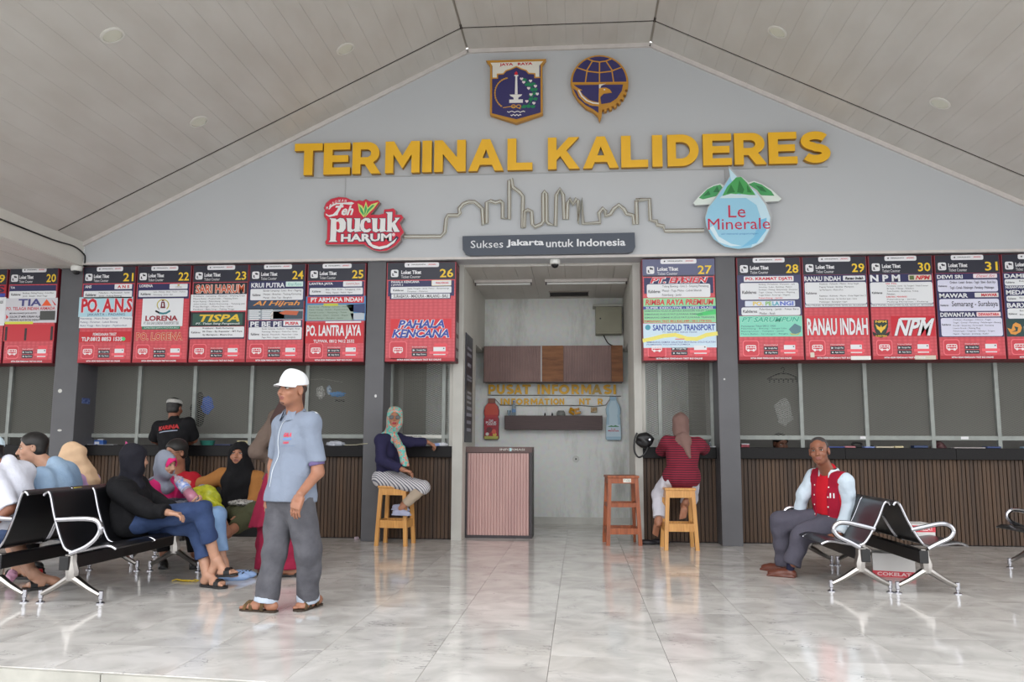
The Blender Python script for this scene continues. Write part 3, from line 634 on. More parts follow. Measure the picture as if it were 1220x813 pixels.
# --- 28
s = Sign('28', *D, (697, 25), (1090, 25), (710, 665), (1110, 665), 'ticket counter sign numbered twenty-eight with mint green poster')
s.R((60, 62, 100), 704, 136, 1096, 390, 1.5); s.R(WTE, 744, 144, 1046, 178, 2, .008); s.T('PO. KRAMAT DJATI', (206, 30, 60), 754, 150, 1036, 174, .04)
s.R(WTE, 722, 186, 1078, 290, 2, .02); s.T('Kalideres', INK, 734, 234, 820, 254); s.lines(['Bandung - Purwokerto - Wonosobo - Solo', 'Semarang - Kudus - Rembang - Madura', 'Surabaya - Malang - Banyuwangi - Denpasar', 'Tegal - Cilacap - Purworejo - Magelang', 'Yogya Klaten - Ponorogo - Magetan'], 834, 188, 1070, 272, INK); s.T('Palembang - Jambi', (206, 40, 60), 834, 276, 978, 288, .01)
s.R((214, 222, 236), 750, 298, 1054, 332, 2, .008)
for ch, c, x in zip(['PO.', 'PE', 'LA', 'NGI'], [(226, 200, 90), (140, 190, 110), (90, 170, 190), (90, 110, 200)], [(798, 862), (874, 912), (916, 958), (962, 1044)]): s.T(ch, c, x[0], 302, x[1], 328, .04)
s.R(WTE, 728, 338, 1086, 388, 2, .02); s.T('Kalideres', INK, 738, 354, 824, 372); s.lines(['Palembang - Jambi - Pekan Baru', 'Medan - Aceh'], 838, 340, 1074, 388, (50, 50, 60))
s.R((132, 214, 190), 714, 392, 1098, 520, 2); s.T('PT SARUMPUN', (66, 180, 150), 728, 398, 1080, 430, .03, .3, edge=(190, 232, 220), ew=.03); s.lines(['Pemesanan Tiket 0812 1900', 'Palembang - Betung - Sungai Lilin', 'Bayung Lincir - Tempino - Jambi', 'Muara Bulian - Sarolangun - Bangko'], 726, 446, 1010, 512, (60, 110, 110)); s.P((90, 130, 140), [(1014, 476), (1050, 440), (1090, 460), (1086, 496), (1040, 508)], 4); s.P((180, 190, 120), [(1018, 498), (1060, 506), (1090, 490), (1070, 512), (1030, 512)], 4.5); s.done()
# --- 29
s = Sign('29', *E_, (62, 62), (405, 60), (85, 612), (425, 612), 'ticket counter sign numbered twenty-nine with tall white lettering on red')
s.R(NAVY, 74, 160, 408, 334, 1.5); s.T('RANAU INDAH', WTE, 78, 168, 268, 194, .03); s.R(WTE, 280, 166, 396, 192, 2, .008); s.T('Ranau Indah', INK, 290, 172, 386, 188, .05, .3)
s.R(WTE, 80, 200, 404, 316, 2, .02); s.T('Kalideres', INK, 88, 252, 144, 264); s.lines(['Rajabasa - Kalianda - Metro - Kota Gajah', 'Pugung Tampak - Banding - Martapura', 'Sp Martapura - Muara Dua', '', 'Rajabasa - Kalianda - Metro - Kota Gajah Unit 2', 'Bukit Kemuning - Sp Sumber Jaya - Liwa', 'Pekalongan - Batanghari Ogan'], 158, 202, 398, 314, INK)
s.R(WTE, 84, 318, 404, 332, 2); s.T('MAU TRAVEL, BUS EXECUTIVE, NON AC, ECONOMY', (60, 60, 70), 88, 320, 400, 330, 0)
s.R((212, 48, 62), 86, 378, 412, 488, 2); s.T('RANAU INDAH', WTE, 92, 392, 408, 482, .03, edge=(150, 40, 60), ew=.03); s.R((214, 205, 190), 110, 572, 132, 598, 5, .006); s.R((232, 230, 226), 318, 592, 420, 612, 3); s.done()
# --- 30
s = Sign('30', *E_, (408, 60), (748, 58), (430, 612), (770, 611), 'ticket counter sign numbered thirty with dark crest and slanted white lettering')
s.R(NAVY, 414, 158, 750, 334, 1.5); s.T('N P M', WTE, 420, 162, 578, 198, .04); s.R((214, 205, 190), 620, 164, 740, 194, 2, .008); s.R((90, 110, 60), 626, 168, 650, 190, 3); s.T('NPM', (206, 26, 44), 656, 168, 734, 190, .04, .3)
s.R(WTE, 420, 202, 748, 316, 2, .02); s.T('Kalideres', INK, 430, 252, 484, 264); s.T('VIA TOL', (206, 30, 48), 500, 206, 560, 214, .02); s.lines(['Palembang - Jambi - Sp Tungkal - Teluk Kuantan', 'Bk Tujuh - M Bungo - Pekanbaru', 'Teluk Kuantan - Bangkinang - Padang', 'Pekanbaru'], 508, 216, 722, 272, INK); s.T('SUMATERA - PEKANBARU', (206, 30, 48), 504, 276, 612, 284, .02); s.lines(['Palembang - Jambi', 'Padang Pariaman - Padang'], 508, 288, 720, 314, INK)
s.R(WTE, 424, 318, 748, 332, 2); s.T('MAU TRAVEL, EXECUTIVE CLASS, NON AC, EKONOMI', (60, 60, 70), 428, 320, 744, 330, 0)
s.P((28, 50, 40), [(438, 402), (512, 402), (512, 440), (502, 470), (475, 492), (448, 470), (438, 440)], 3, 'crest'); s.T('NPM', (232, 190, 60), 446, 405, 504, 417, .04)
s.P((232, 190, 60), [(446, 424), (470, 442), (475, 428), (480, 442), (506, 424), (496, 448), (484, 458), (475, 472), (466, 458), (454, 448)], 4, 'crest'); s.P((30, 22, 20), [(430, 462), (450, 474), (475, 480), (500, 474), (522, 462), (516, 484), (475, 496), (434, 484)], 4.5, 'crest'); s.T('SUMATERA', (232, 190, 60), 446, 482, 506, 492, .02, lay=6)
s.R((200, 18, 42), 526, 382, 756, 490, 2); s.T('NPM', WTE, 540, 396, 754, 486, .03, .4, edge=(110, 30, 50), ew=.03); s.R(WTE, 574, 392, 706, 404, 4.5); s.R((206, 196, 180), 648, 590, 756, 611, 3); s.done()
# --- 31
s = Sign('31', *E_, (752, 58), (1095, 58), (775, 611), (1125, 611), 'ticket counter sign numbered thirty-one with three lavender route panels')
s.R(NAVY, 760, 158, 1112, 494, 1.5); LAV = (216, 216, 236)
s.T('DEWI SRI', WTE, 768, 166, 902, 186, .03); s.R((232, 220, 226), 956, 162, 1080, 184, 2, .008); s.T('Dewi Sri', (206, 70, 90), 970, 166, 1068, 180, .0, .4)
s.R(LAV, 770, 192, 1084, 256, 2, .02); s.T('Kalideres', INK, 776, 220, 820, 230); s.lines(['Cirebon - Losari - Brebes - Tegal - Slawi - Bumi Ayu', 'Tegal - Comal - Pekalongan - Pemalang - Pekalongan'], 834, 194, 1072, 250, (50, 50, 66), .01)
s.T('MAWAR', WTE, 778, 264, 928, 288, .03); s.R((216, 216, 216), 962, 262, 1086, 286, 2, .008); s.T('MAWAR', (206, 30, 50), 996, 266, 1080, 282, .04)
s.R(LAV, 778, 294, 1090, 358, 2, .02); s.T('Kalideres', INK, 784, 322, 826, 332); s.T('Semarang - Surabaya', (40, 40, 56), 842, 306, 1082, 342, .01)
s.T('DEWANTARA', WTE, 782, 366, 964, 388, .03); s.R((232, 210, 214), 970, 364, 1096, 388, 2, .01); s.T('DEWANTARA', (206, 30, 50), 980, 369, 1088, 384, .04)
s.R(LAV, 784, 394, 1106, 490, 2, .02); s.T('Kalideres', INK, 790, 424, 836, 434); s.lines(['Cirebon - Kuningan - Cilimus - Tegal', 'Tegal - Comal - Pemalang - Pekalongan - Batang', 'Kendal - Semarang - Purwodadi - Rembang', 'Lasem Gresik - Malang Plog', 'Pekalongan - Ungaran - Salatiga - Sragen', 'Ngawi - Nganjuk - Jombang - Kediri'], 848, 398, 1096, 486, (50, 50, 66)); s.done()
# --- 32, cut by the right picture edge
s = Sign('32', *E_, (1099, 58), (1442, 58), (1128, 611), (1474, 611), 'ticket counter sign numbered thirty-two, cut by the right picture edge')
s.R(NAVY, 1108, 158, 1456, 494, 1.5); s.T('DAMRI', WTE, 1116, 164, 1246, 186, .03); s.R(WTE, 1118, 192, 1430, 226, 2, .02); s.T('Kalideres', INK, 1124, 204, 1170, 214); s.T('NUSANTARA', WTE, 1122, 228, 1222, 242, .03)
s.T('MEDALI', WTE, 1124, 250, 1252, 274, .03); s.R(WTE, 1126, 280, 1436, 310, 2, .02); s.T('Kalideres', INK, 1134, 290, 1176, 300); s.T('BARX', WTE, 1128, 318, 1236, 342, .03); s.R(WTE, 1130, 346, 1440, 400, 2, .02); s.T('Kalideres', INK, 1136, 370, 1180, 380)
for y0 in (196, 284, 352, 372): s.lines(['Bandar Lampung - Metro - Kota'], 1194, y0, 1420, y0+16, (50, 50, 66))
s.R((20, 60, 60), 1122, 402, 1456, 494, 2); s.P((222, 150, 60), [(1128, 448), (1150, 456), (1158, 430), (1172, 420), (1196, 430), (1204, 448), (1196, 470), (1170, 484), (1146, 480)], 4); s.P((20, 60, 60), [(1164, 440), (1184, 446), (1180, 466), (1150, 470), (1172, 460)], 5); s.T('EAGLE HIGH', WTE, 1214, 440, 1400, 470, .02); s.done()
# ================================================================ lettering and emblems on the gable
GF = GY
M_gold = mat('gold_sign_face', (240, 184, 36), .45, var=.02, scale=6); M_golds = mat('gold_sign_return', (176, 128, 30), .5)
# bold capitals drawn as outlines in a box one unit high: (outer loop, holes)
def arc(cx, cy, rx, ry, a0, a1, n=14): return [(cx+rx*math.cos(R(a0+(a1-a0)*k/n)), cy+ry*math.sin(R(a0+(a1-a0)*k/n))) for k in range(n+1)]
def s_glyph():
    t = .25; c = []
    top = arc(.43, .70, .31, .175, 28, 270, 16); bot = arc(.43, .305, .315, .18, 90, -152, 16)
    cl = top[:-1] + bot
    L_, Rr = [], []
    for i, p in enumerate(cl):
        a = Vector(cl[max(0, i-1)]); b = Vector(cl[min(len(cl)-1, i+1)]); d = (b-a).normalized(); n = Vector((-d.y, d.x))*t/2
        L_.append((p[0]+n.x, p[1]+n.y)); Rr.append((p[0]-n.x, p[1]-n.y))
    return L_+Rr[::-1], []
ST = .27
GL = {
 'T': (.86, [(0, 1), (.86, 1), (.86, .77), (.565, .77), (.565, 0), (.295, 0), (.295, .77), (0, .77)], []),
 'E': (.80, [(0, 0), (.80, 0), (.80, .22), (.265, .22), (.265, .39), (.74, .39), (.74, .605), (.265, .605), (.265, .78), (.79, .78), (.79, 1), (0, 1)], []),
 'F': (.78, [(0, 0), (.27, 0), (.27, .33), (.72, .33), (.72, .56), (.27, .56), (.27, .77), (.78, .77), (.78, 1), (0, 1)], []),
 'L': (.76, [(0, 0), (.76, 0), (.76, .23), (.27, .23), (.27, 1), (0, 1)], []),
 'I': (.28, [(0, 0), (.28, 0), (.28, 1), (0, 1)], []),
 'N': (.96, [(0, 0), (.265, 0), (.265, .56), (.71, 0), (.96, 0), (.96, 1), (.695, 1), (.695, .45), (.25, 1), (0, 1)], []),
 'M': (1.12, [(0, 0), (.265, 0), (.265, .58), (.555, .14), (.57, .14), (.855, .58), (.855, 0), (1.12, 0), (1.12, 1), (.84, 1), (.56, .54), (.28, 1), (0, 1)], []),
 'K': (.99, [(0, 0), (.27, 0), (.27, .29), (.385, .41), (.665, 0), (.99, 0), (.575, .58), (.97, 1), (.65, 1), (.27, .585), (.27, 1), (0, 1)], []),
 'A': (1.10, [(0, 0), (.28, 0), (.36, .19), (.74, .19), (.82, 0), (1.10, 0), (.68, 1), (.42, 1)], [[(.445, .40), (.655, .40), (.55, .68)]]),
 'R': (.94, [(0, 0), (.27, 0), (.27, .30), (.41, .30), (.62, 0), (.94, 0), (.69, .36)] + arc(.50, .655, .385, .345, -40, 90, 10) + [(0, 1)], [[(.27, .52), (.27, .77)] + arc(.47, .645, .145, .125, 90, -90, 8)]),
 'P': (.90, [(0, 0), (.27, 0), (.27, .28), (.48, .28)] + arc(.49, .64, .41, .36, -80, 90, 12) + [(0, 1)], [[(.27, .51), (.27, .77)] + arc(.47, .64, .155, .13, 90, -90, 8)]),
 'D': (.99, [(0, 0), (.44, 0)] + arc(.44, .5, .55, .5, -84, 84, 16) + [(.44, 1), (0, 1)], [[(.27, .24), (.27, .76)] + arc(.43, .5, .28, .26, 90, -90, 12)]),
 'O': (1.08, arc(.54, .5, .54, .52, 0, 350, 28), [arc(.54, .5, .27, .27, 0, 345, 20)]),
 'U': (.92, [(0, 1), (0, .43)] + arc(.46, .43, .46, .45, 180, 360, 16)[1:] + [(.92, 1), (.65, 1), (.65, .44)] + arc(.46, .42, .19, .20, 0, -180, 10) + [(.27, 1)], []),
}
sg = s_glyph(); GL['S'] = (.84, [(x-.02, y) for x, y in sg[0]], [])
def letter(ch, x0, x1, z0, z1, yf, yb, name, label, group, skew=0, face=None, side=None):
    w, outer, holes = GL[ch]
    xs_ = [p[0] for p in outer]; ys_ = [p[1] for p in outer]; a, b, c, d = min(xs_), max(xs_), min(ys_), max(ys_)
    f = lambda p: (x0+(p[0]-a)/(b-a)*(x1-x0), z0+(p[1]-c)/(d-c)*(z1-z0))
    t = thing(name, label, 'letter', ((x0+x1)/2, yb, z0), group)
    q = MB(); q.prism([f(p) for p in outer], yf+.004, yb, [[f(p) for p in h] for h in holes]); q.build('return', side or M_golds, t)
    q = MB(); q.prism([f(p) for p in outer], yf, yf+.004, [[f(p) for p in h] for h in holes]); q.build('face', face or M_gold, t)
    return t
BIG = [('T',350,383.3),('E',385,416.6),('R',419.3,453.3),('M',458.6,499.6),('I',502.8,514),('N',517,554.6),('A',557.8,599.8),('L',604.5,634.3),
       ('K',652.8,690.7),('A',694.7,737.2),('L',740.3,772.4),('I',777.4,789.6),('D',795.6,833),('E',838,872.4),('R',875.5,914),('E',916.5,950.6),('S',955,990.3)]
ordn = {}
full = ['first letter T of TERMINAL', 'letter E of TERMINAL', 'letter R of TERMINAL', 'letter M of TERMINAL', 'letter I of TERMINAL', 'letter N of TERMINAL', 'letter A of TERMINAL', 'last letter L of TERMINAL',
        'first letter K of KALIDERES', 'letter A of KALIDERES', 'letter L of KALIDERES', 'letter I of KALIDERES', 'letter D of KALIDERES', 'letter E between D and R of KALIDERES', 'letter R of KALIDERES', 'letter E between R and S of KALIDERES', 'last letter S of KALIDERES']
for (ch, a, b), lab in zip(BIG, full):
    xm = (a+b)/2; ybase = 208.6-(xm-366)*(14.6/606)
    p0 = W(a, ybase, GF-.085); p1 = W(b, ybase, GF-.085)
    zt = W(xm, ybase-37.6, GF-.085).z; zb = W(xm, ybase, GF-.085).z
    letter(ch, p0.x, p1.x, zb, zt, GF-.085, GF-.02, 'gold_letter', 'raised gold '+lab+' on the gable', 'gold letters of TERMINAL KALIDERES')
q = MB(); a = W(358, 210.2, GF); b = W(986, 197, GF); q.box(a.x, b.x, GF-.012, GF-.001, 4.425, 4.437)
c = W(412, 212, GF); q.box(c.x-.004, c.x+.004, GF-.01, GF-.001, W(412, 236, GF).z, 4.425); c = W(863, 200, GF); q.box(c.x-.004, c.x+.004, GF-.01, GF-.001, W(863, 217, GF).z, 4.425)
tag(q.build('conduit', mat('conduit_grey', (170, 172, 174), .5)), 'thin grey conduit running under the gold letters', 'conduit')
# ---- generic layered sign in photograph pixels
class Board:
    def __init__(s, name, label, cat, y, org, sc, base, group=None):
        s.y, s.org, s.sc = y, org, sc; p = s.w(*base); s.t = thing(name, label, cat, (p[0], GF, p[1]), group); s.geo = {}
    def w(s, x, y): v = W(s.org[0]+x/s.sc, s.org[1]+y/s.sc, s.y); return (v.x, v.z)
    def slab(s, name, m, pts, y0, y1, holes=()):
        q = MB(); q.prism([s.w(*p) for p in pts], y0, y1, [[s.w(*p) for p in h] for h in holes]); return q.build(name, m, s.t)
    def P(s, name, col, pts, lay=1):
        k = (name, tuple(col)); s.geo.setdefault(k, MB()).sheet([s.w(*p) for p in pts], s.y-.0015*lay)
    def S(s, name, col, pts, w, lay=1, closed=False):
        for q in ribbon(pts, w, closed): s.P(name, col, q, lay)
    def T(s, txt, col, x0, y0, x1, y1, bold=.02, shear=0, lay=3, name='lettering'):
        a = s.w(x0, y1); b = s.w(x1, y0); put_text(s.geo.setdefault((name, tuple(col)), MB()), txt, a[0], a[1], b[0], b[1], s.y-.0015*lay, bold, shear)
    def done(s):
        for (n, c), mb in s.geo.items(): mb.build(n, flat(c, .45), s.t, fix=False, kind='stuff' if len(mb.v) > 40 or n == 'mountain' else None)
GOLD, BLU = (204, 146, 46), (50, 44, 100)
# city shield (crop origin 570,60 scale 6.42)
b = Board('city_shield', 'city shield with white obelisk, rice and cotton wreath, under JAYA RAYA', 'emblem', GF-.09, (570, 60), 6.42, (288, 560))
out = [(58, 78), (518, 66), (488, 112), (492, 486), (290, 556), (88, 492), (90, 116)]
b.slab('shield_plate', mat('emblem_gold', (188, 134, 44), .45), out, GF-.09, GF-.02)
b.P('shield_field', BLU, [(106, 118), (474, 112), (476, 476), (290, 528), (104, 482)], 1)
b.P('banner_field', (226, 222, 212), [(92, 96), (496, 84), (466, 118), (466, 210), (432, 210), (432, 182), (384, 180), (366, 158), (330, 146), (290, 128), (248, 148), (210, 160), (190, 184), (146, 188), (146, 214), (108, 214), (108, 122)], 2)
b.S('banner_edge', GOLD, [(106, 214), (146, 214), (146, 184), (190, 182), (210, 158), (248, 146), (290, 126), (330, 144), (366, 156), (384, 178), (432, 180), (432, 210), (470, 208)], 9, 3)
b.T('JAYA   RAYA', (190, 30, 50), 162, 92, 414, 126, .04)
b.P('obelisk', (232, 230, 226), [(279, 338), (283, 200), (272, 196), (276, 190), (303, 190), (307, 196), (297, 200), (300, 338)], 3); b.P('obelisk', (232, 230, 226), [(238, 340), (334, 338), (328, 350), (306, 362), (304, 378), (270, 378), (268, 362), (246, 352)], 3); b.P('obelisk', (232, 230, 226), [(236, 378), (340, 376), (340, 402), (236, 404)], 3)
b.P('flame', (206, 32, 48), [(278, 190), (276, 176), (290, 160), (301, 176), (299, 190)], 4)
for k in range(15):
    a = R(100+k*9.5); cx, cy = 236+118*math.cos(a)*.93, 330-118*math.sin(a)
    for sg_ in (-1, 1):
        d = Vector((math.cos(a+math.pi/2+sg_*.55), -math.sin(a+math.pi/2+sg_*.55))); n = Vector((-d.y, d.x)); p = Vector((cx, cy))-d*9; e = p-d*-22
        b.P('rice_ear', (206, 152, 52), [tuple(p), tuple((p+e)/2+n*4), tuple(e), tuple((p+e)/2-n*4)], 2.5)
b.S('rice_ear', (206, 152, 52), [(236+110*math.cos(R(a)), 330-116*math.sin(R(a))) for a in range(96, 245, 12)], 4, 2)
leafp = [(352, 226), (392, 262), (372, 262), (420, 258), (436, 300), (412, 300), (404, 344), (438, 330), (400, 374), (436, 372), (384, 428), (418, 430), (350, 430)]
b.S('cotton_stem', (20, 120, 78), [(340, 214), (380, 246), (410, 280), (418, 330), (410, 380), (380, 420), (330, 440)], 8, 2.2)
for x, y in leafp: b.P('cotton_leaf', (20, 128, 84), [(x-20, y+3), (x-5, y-13), (x+19, y-6), (x+10, y+12), (x-8, y+13)], 2.5)
for x, y in [(330, 220), (346, 246), (398, 236), (436, 276), (384, 292), (450, 336), (402, 340), (370, 392), (424, 406)]: b.P('cotton_boll', (236, 224, 226), [(x, y+12), (x-13, y-1), (x-11, y-9), (x-3, y-11), (x+1, y-6), (x+6, y-11), (x+13, y-7), (x+12, y+2)], 3.5)
for yy, x0, x1 in ((470, 222, 354), (496, 248, 326)): b.S('wave', (232, 230, 226), [(x0+(x1-x0)*k/12, yy+(5 if k % 4 in (1,) else -4 if k % 4 == 3 else 0)) for k in range(13)], 6, 2.5)
for cx in (268, 308): b.S('ribbon_bow', (206, 152, 52), [(cx+16*math.cos(a), 430+12*math.sin(a)) for a in np.linspace(0, 6.3, 12)], 6, 2.6)
b.S('ribbon_bow', (206, 152, 52), [(190, 440), (240, 432), (288, 434), (320, 448)], 6, 2.6)
b.done()
# transport ministry roundel
b = Board('transport_emblem', 'round blue and gold emblem with globe, eagle head and half gear', 'emblem', GF-.09, (570, 60), 6.42, (925, 545))
gear = []
for k in range(0, 8):
    a0 = -8-k*11.2
    gear += [(926+(222 if True else 0)*math.cos(R(a0)), 250-222*math.sin(R(a0))), (926+222*math.cos(R(a0-5.6)), 250-222*math.sin(R(a0-5.6))), (926+203*math.cos(R(a0-5.6)), 250-203*math.sin(R(a0-5.6))), (926+203*math.cos(R(a0-11.2)), 250-203*math.sin(R(a0-11.2)))]
out = [(926+222*math.cos(R(a)), 250-213*math.sin(R(a))) for a in range(180, -1, -9)] + [p for p in gear if p[0] > 945] + [(945, 460), (944, 500), (927, 545), (912, 500), (880, 470), (820, 440), (760, 380), (722, 320)]
b.slab('roundel_plate', MATS['emblem_gold'], out, GF-.09, GF-.02)
b.P('globe_field', BLU, [(926+206*math.cos(R(a)), 244-196*math.sin(R(a))) for a in range(180, -1, -9)], 1)
b.P('eagle_field', BLU, [(718, 266), (1106, 262), (1096, 310), (1060, 366), (1010, 400), (940, 412), (932, 360), (958, 334), (1020, 326), (1000, 300), (960, 286), (922, 290), (918, 400), (850, 380), (800, 340), (770, 300)], 1)
b.P('tail_field', BLU, [(722, 290), (752, 312), (790, 370), (850, 420), (918, 430), (918, 480), (880, 452), (820, 420), (760, 366)], 1)
for cv in ([(836, 68), (880, 84), (926, 90), (972, 84), (1014, 68)], [(756, 134), (840, 162), (926, 172), (1010, 162), (1090, 132)], [(926, 90), (926, 262)], [(868, 90), (832, 150), (818, 246)], [(980, 90), (1020, 150), (1034, 244)], [(718, 252), (1138, 246)]): b.S('meridian', GOLD, cv, 9, 2.5)
b.P('eagle_head', (228, 224, 216), [(922, 262), (976, 256), (940, 272), (932, 292), (922, 292)], 3)
b.P('eagle_head', GOLD, [(922, 292), (940, 288), (975, 286), (1004, 300), (1022, 326), (990, 322), (958, 330), (934, 350), (928, 420), (918, 420)], 2.8); b.P('eagle_eye', (240, 240, 240), [(956, 300), (964, 296), (972, 304), (962, 308)], 4)
b.S('wing_line', (228, 224, 216), [(768, 308), (790, 350), (830, 386), (876, 404), (918, 408)], 11, 3); b.S('wing_line_gold', GOLD, [(718, 262), (752, 296), (774, 352), (816, 396), (870, 420), (920, 424)], 10, 2.6)
b.P('wing_line_gold', GOLD, [(720, 262), (766, 292), (796, 306), (770, 312), (744, 300)], 2.7)
b.done()
# tea sign (crop origin 360,220 scale 7.625)
b = Board('tea_sign', 'red cut-out tea sign with white lettering and three green leaves', 'sign', GF-.10, (360, 220), 7.625, (560, 610))
out = [(212, 548), (206, 520), (222, 500), (226, 330), (196, 290), (196, 255), (206, 236), (194, 214), (215, 165), (260, 128), (330, 110), (400, 116), (440, 136), (490, 148), (520, 140), (550, 148), (580, 130), (615, 150), (690, 140), (708, 160), (640, 250), (620, 272), (700, 275), (745, 262), (748, 225), (790, 222), (830, 214), (852, 234), (852, 272), (905, 274), (924, 300), (888, 350), (930, 436), (900, 470), (896, 510), (850, 560), (770, 605), (700, 611), (640, 596), (590, 566), (560, 545)]
b.slab('sign_plate', mat('tea_sign_side', (150, 130, 128), .5), out, GF-.10, GF-.03)
b.P('red_face', (208, 36, 62), [(560+(x-560)*.985, 360+(y-360)*.98) for x, y in out], 1)
NV = (40, 34, 72); WH = (232, 232, 232)
def both(name, pts, lay=3, w=9): b.P(name, WH, pts, lay); b.S(name+'_outline', NV, pts, w, lay-.6, True)
both('letter_p', [(248, 306), (308, 310), (312, 322), (345, 304), (378, 310), (398, 345), (396, 400), (372, 432), (336, 436), (312, 424), (306, 506), (322, 520), (240, 522), (256, 506), (262, 322)])
b.P('letter_gap', (208, 36, 62), [(312, 340), (332, 338), (342, 362), (340, 400), (326, 414), (312, 404)], 3.6)
both('letter_u', [(400, 306), (452, 308), (448, 400), (462, 412), (478, 400), (482, 320), (470, 308), (528, 308), (524, 410), (540, 424), (478, 434), (474, 420), (440, 436), (412, 424), (408, 322)])
both('letter_c', [(622, 345), (596, 348), (588, 330), (572, 330), (562, 360), (564, 396), (584, 412), (614, 400), (630, 412), (604, 434), (564, 436), (532, 410), (526, 370), (538, 326), (572, 304), (608, 306), (622, 318)])
both('letter_u', [(630, 306), (684, 308), (680, 400), (694, 412), (708, 400), (712, 320), (700, 308), (758, 308), (754, 410), (768, 424), (710, 434), (704, 420), (672, 436), (642, 424), (638, 322)])
both('letter_k', [(758, 252), (820, 250), (816, 350), (850, 318), (840, 304), (888, 302), (846, 356), (876, 412), (888, 430), (838, 432), (816, 380), (814, 416), (826, 430), (762, 430), (774, 416), (776, 268)])
b.T('HARUM', WH, 352, 444, 814, 522, .04, lay=4); b.T('HARUM', NV, 346, 438, 820, 528, .09, lay=2.6, name='lettering_edge')
sm = [(580, 500), (610, 545), (660, 574), (720, 580), (790, 556), (840, 512), (862, 484)]
b.S('swash', NV, sm, 30, 2.4); b.P('swash', WH, [(574, 500), (604, 498), (640, 546), (700, 566), (770, 552), (830, 512), (864, 484), (838, 530), (780, 572), (712, 590), (650, 580), (604, 548)], 4)
b.T('Teh', WH, 300, 190, 468, 282, .03, .35); b.P('swash', WH, [(240, 222), (262, 190), (310, 168), (370, 166), (450, 160), (474, 170), (450, 186), (372, 178), (310, 182), (268, 204), (248, 228)], 3); b.P('swash', WH, [(380, 172), (334, 250), (300, 284), (250, 296), (216, 278), (214, 262), (240, 280), (280, 272), (312, 240), (350, 176)], 3.1)
for i, ch in enumerate('MINUMAN'):
    a = 205+i*28; yy = [214, 192, 172, 158, 150, 146, 150][i]; b.T(ch, WH, a+12, yy-14, a+32, yy+12, .02, .2)
for pts, c in (([(560, 300), (520, 250), (506, 172), (548, 196), (572, 250)], (206, 222, 120)), ([(562, 300), (560, 220), (580, 152), (600, 220), (580, 262)], (206, 222, 120)), ([(570, 300), (590, 220), (630, 180), (694, 160), (650, 220), (610, 256)], (206, 222, 120)),
               ([(560, 285), (530, 245), (520, 196), (545, 220), (562, 262)], (60, 160, 96)), ([(567, 285), (566, 225), (580, 180), (590, 222), (576, 262)], (60, 160, 96)), ([(576, 285), (596, 226), (640, 186), (660, 188), (610, 240)], (60, 160, 96))):
    b.P('tea_leaf', c, pts, 3 if c[0] > 100 else 3.6)
b.P('mark_dot', (236, 200, 204), [(831+15*math.cos(a), 456+15*math.sin(a)) for a in np.linspace(0, 6.28, 14)[:-1]], 3); b.done()
# mineral water sign (crop origin 640,50 scale 3.292)
b = Board('water_sign', 'droplet-shaped blue mineral water sign with green mountains, above signs 27 and 28', 'sign', GF-.10, (640, 50), 3.292, (785, 815))
drop = [(750, 490), (800, 545), (860, 585), (900, 640), (918, 690), (912, 740), (886, 786), (840, 810), (788, 815), (734, 806), (690, 776), (662, 730), (656, 690), (668, 650), (700, 610), (735, 560), (756, 525)]
mtn = [(612, 632), (640, 600), (668, 574), (692, 562), (718, 555), (742, 570), (760, 560), (800, 528), (830, 552), (850, 545), (880, 556), (920, 580), (958, 616), (948, 624), (880, 628), (700, 636), (620, 640)]
M_ws = mat('water_sign_side', (186, 190, 192), .5)
b.slab('mountain_plate', M_ws, [(x, y) for x, y in mtn], GF-.085, GF-.03); b.y = GF-.085
b.P('snow_band', (222, 232, 226), mtn, 1); b.P('mountain', (70, 160, 96), [(634, 612), (668, 578), (692, 566), (718, 560), (740, 590), (700, 606), (650, 618)], 2); b.P('mountain', (70, 160, 96), [(826, 560), (850, 550), (880, 560), (918, 586), (930, 604), (880, 602), (850, 588)], 2)
for q in ([(650, 606), (672, 584), (680, 600)], [(690, 590), (706, 566), (716, 590)], [(856, 562), (884, 570), (900, 590), (876, 584)]): b.P('mountain_ridge', (40, 118, 66), q, 3)
b.slab('droplet_plate', M_ws, drop, GF-.12, GF-.086); b.y = GF-.12
cx, cy = 787, 680; b.P('droplet_face', (150, 204, 230), [(cx+(x-cx)*.97, cy+(y-cy)*.98) for x, y in drop], 1)
b.P('droplet_rim', (196, 226, 240), [(cx+(x-cx)*.97, cy+(y-cy)*.98) for x, y in drop[:8]]+[(880, 700), (860, 640), (800, 600), (760, 540)], 1.6)
b.P('mountain', (70, 164, 88), [(726, 604), (745, 568), (780, 532), (800, 530), (822, 552), (846, 586), (858, 604), (790, 596)], 2.2)
for q in ([(742, 596), (760, 560), (776, 590)], [(784, 590), (792, 542), (812, 580), (806, 594)], [(824, 590), (822, 560), (842, 592)]): b.P('mountain_ridge', (36, 122, 56), q, 3)
b.P('mist', (206, 226, 232), [(722, 606), (760, 596), (800, 600), (862, 602), (866, 612), (716, 614)], 3.2)
b.P('highlight', (214, 234, 244), [(676, 730), (690, 720), (712, 764), (760, 792), (800, 800), (760, 802), (712, 786)], 2); b.P('highlight', (120, 190, 226), [(870, 700), (900, 690), (898, 740), (860, 790), (800, 806), (850, 766)], 1.8)
b.T('Le', (196, 30, 70), 750, 640, 816, 690, 0); b.T('Minerale', (196, 30, 70), 670, 690, 912, 738, 0); b.T('air mineral pegunungan', (60, 130, 190), 722, 748, 866, 759, 0)
b.done()
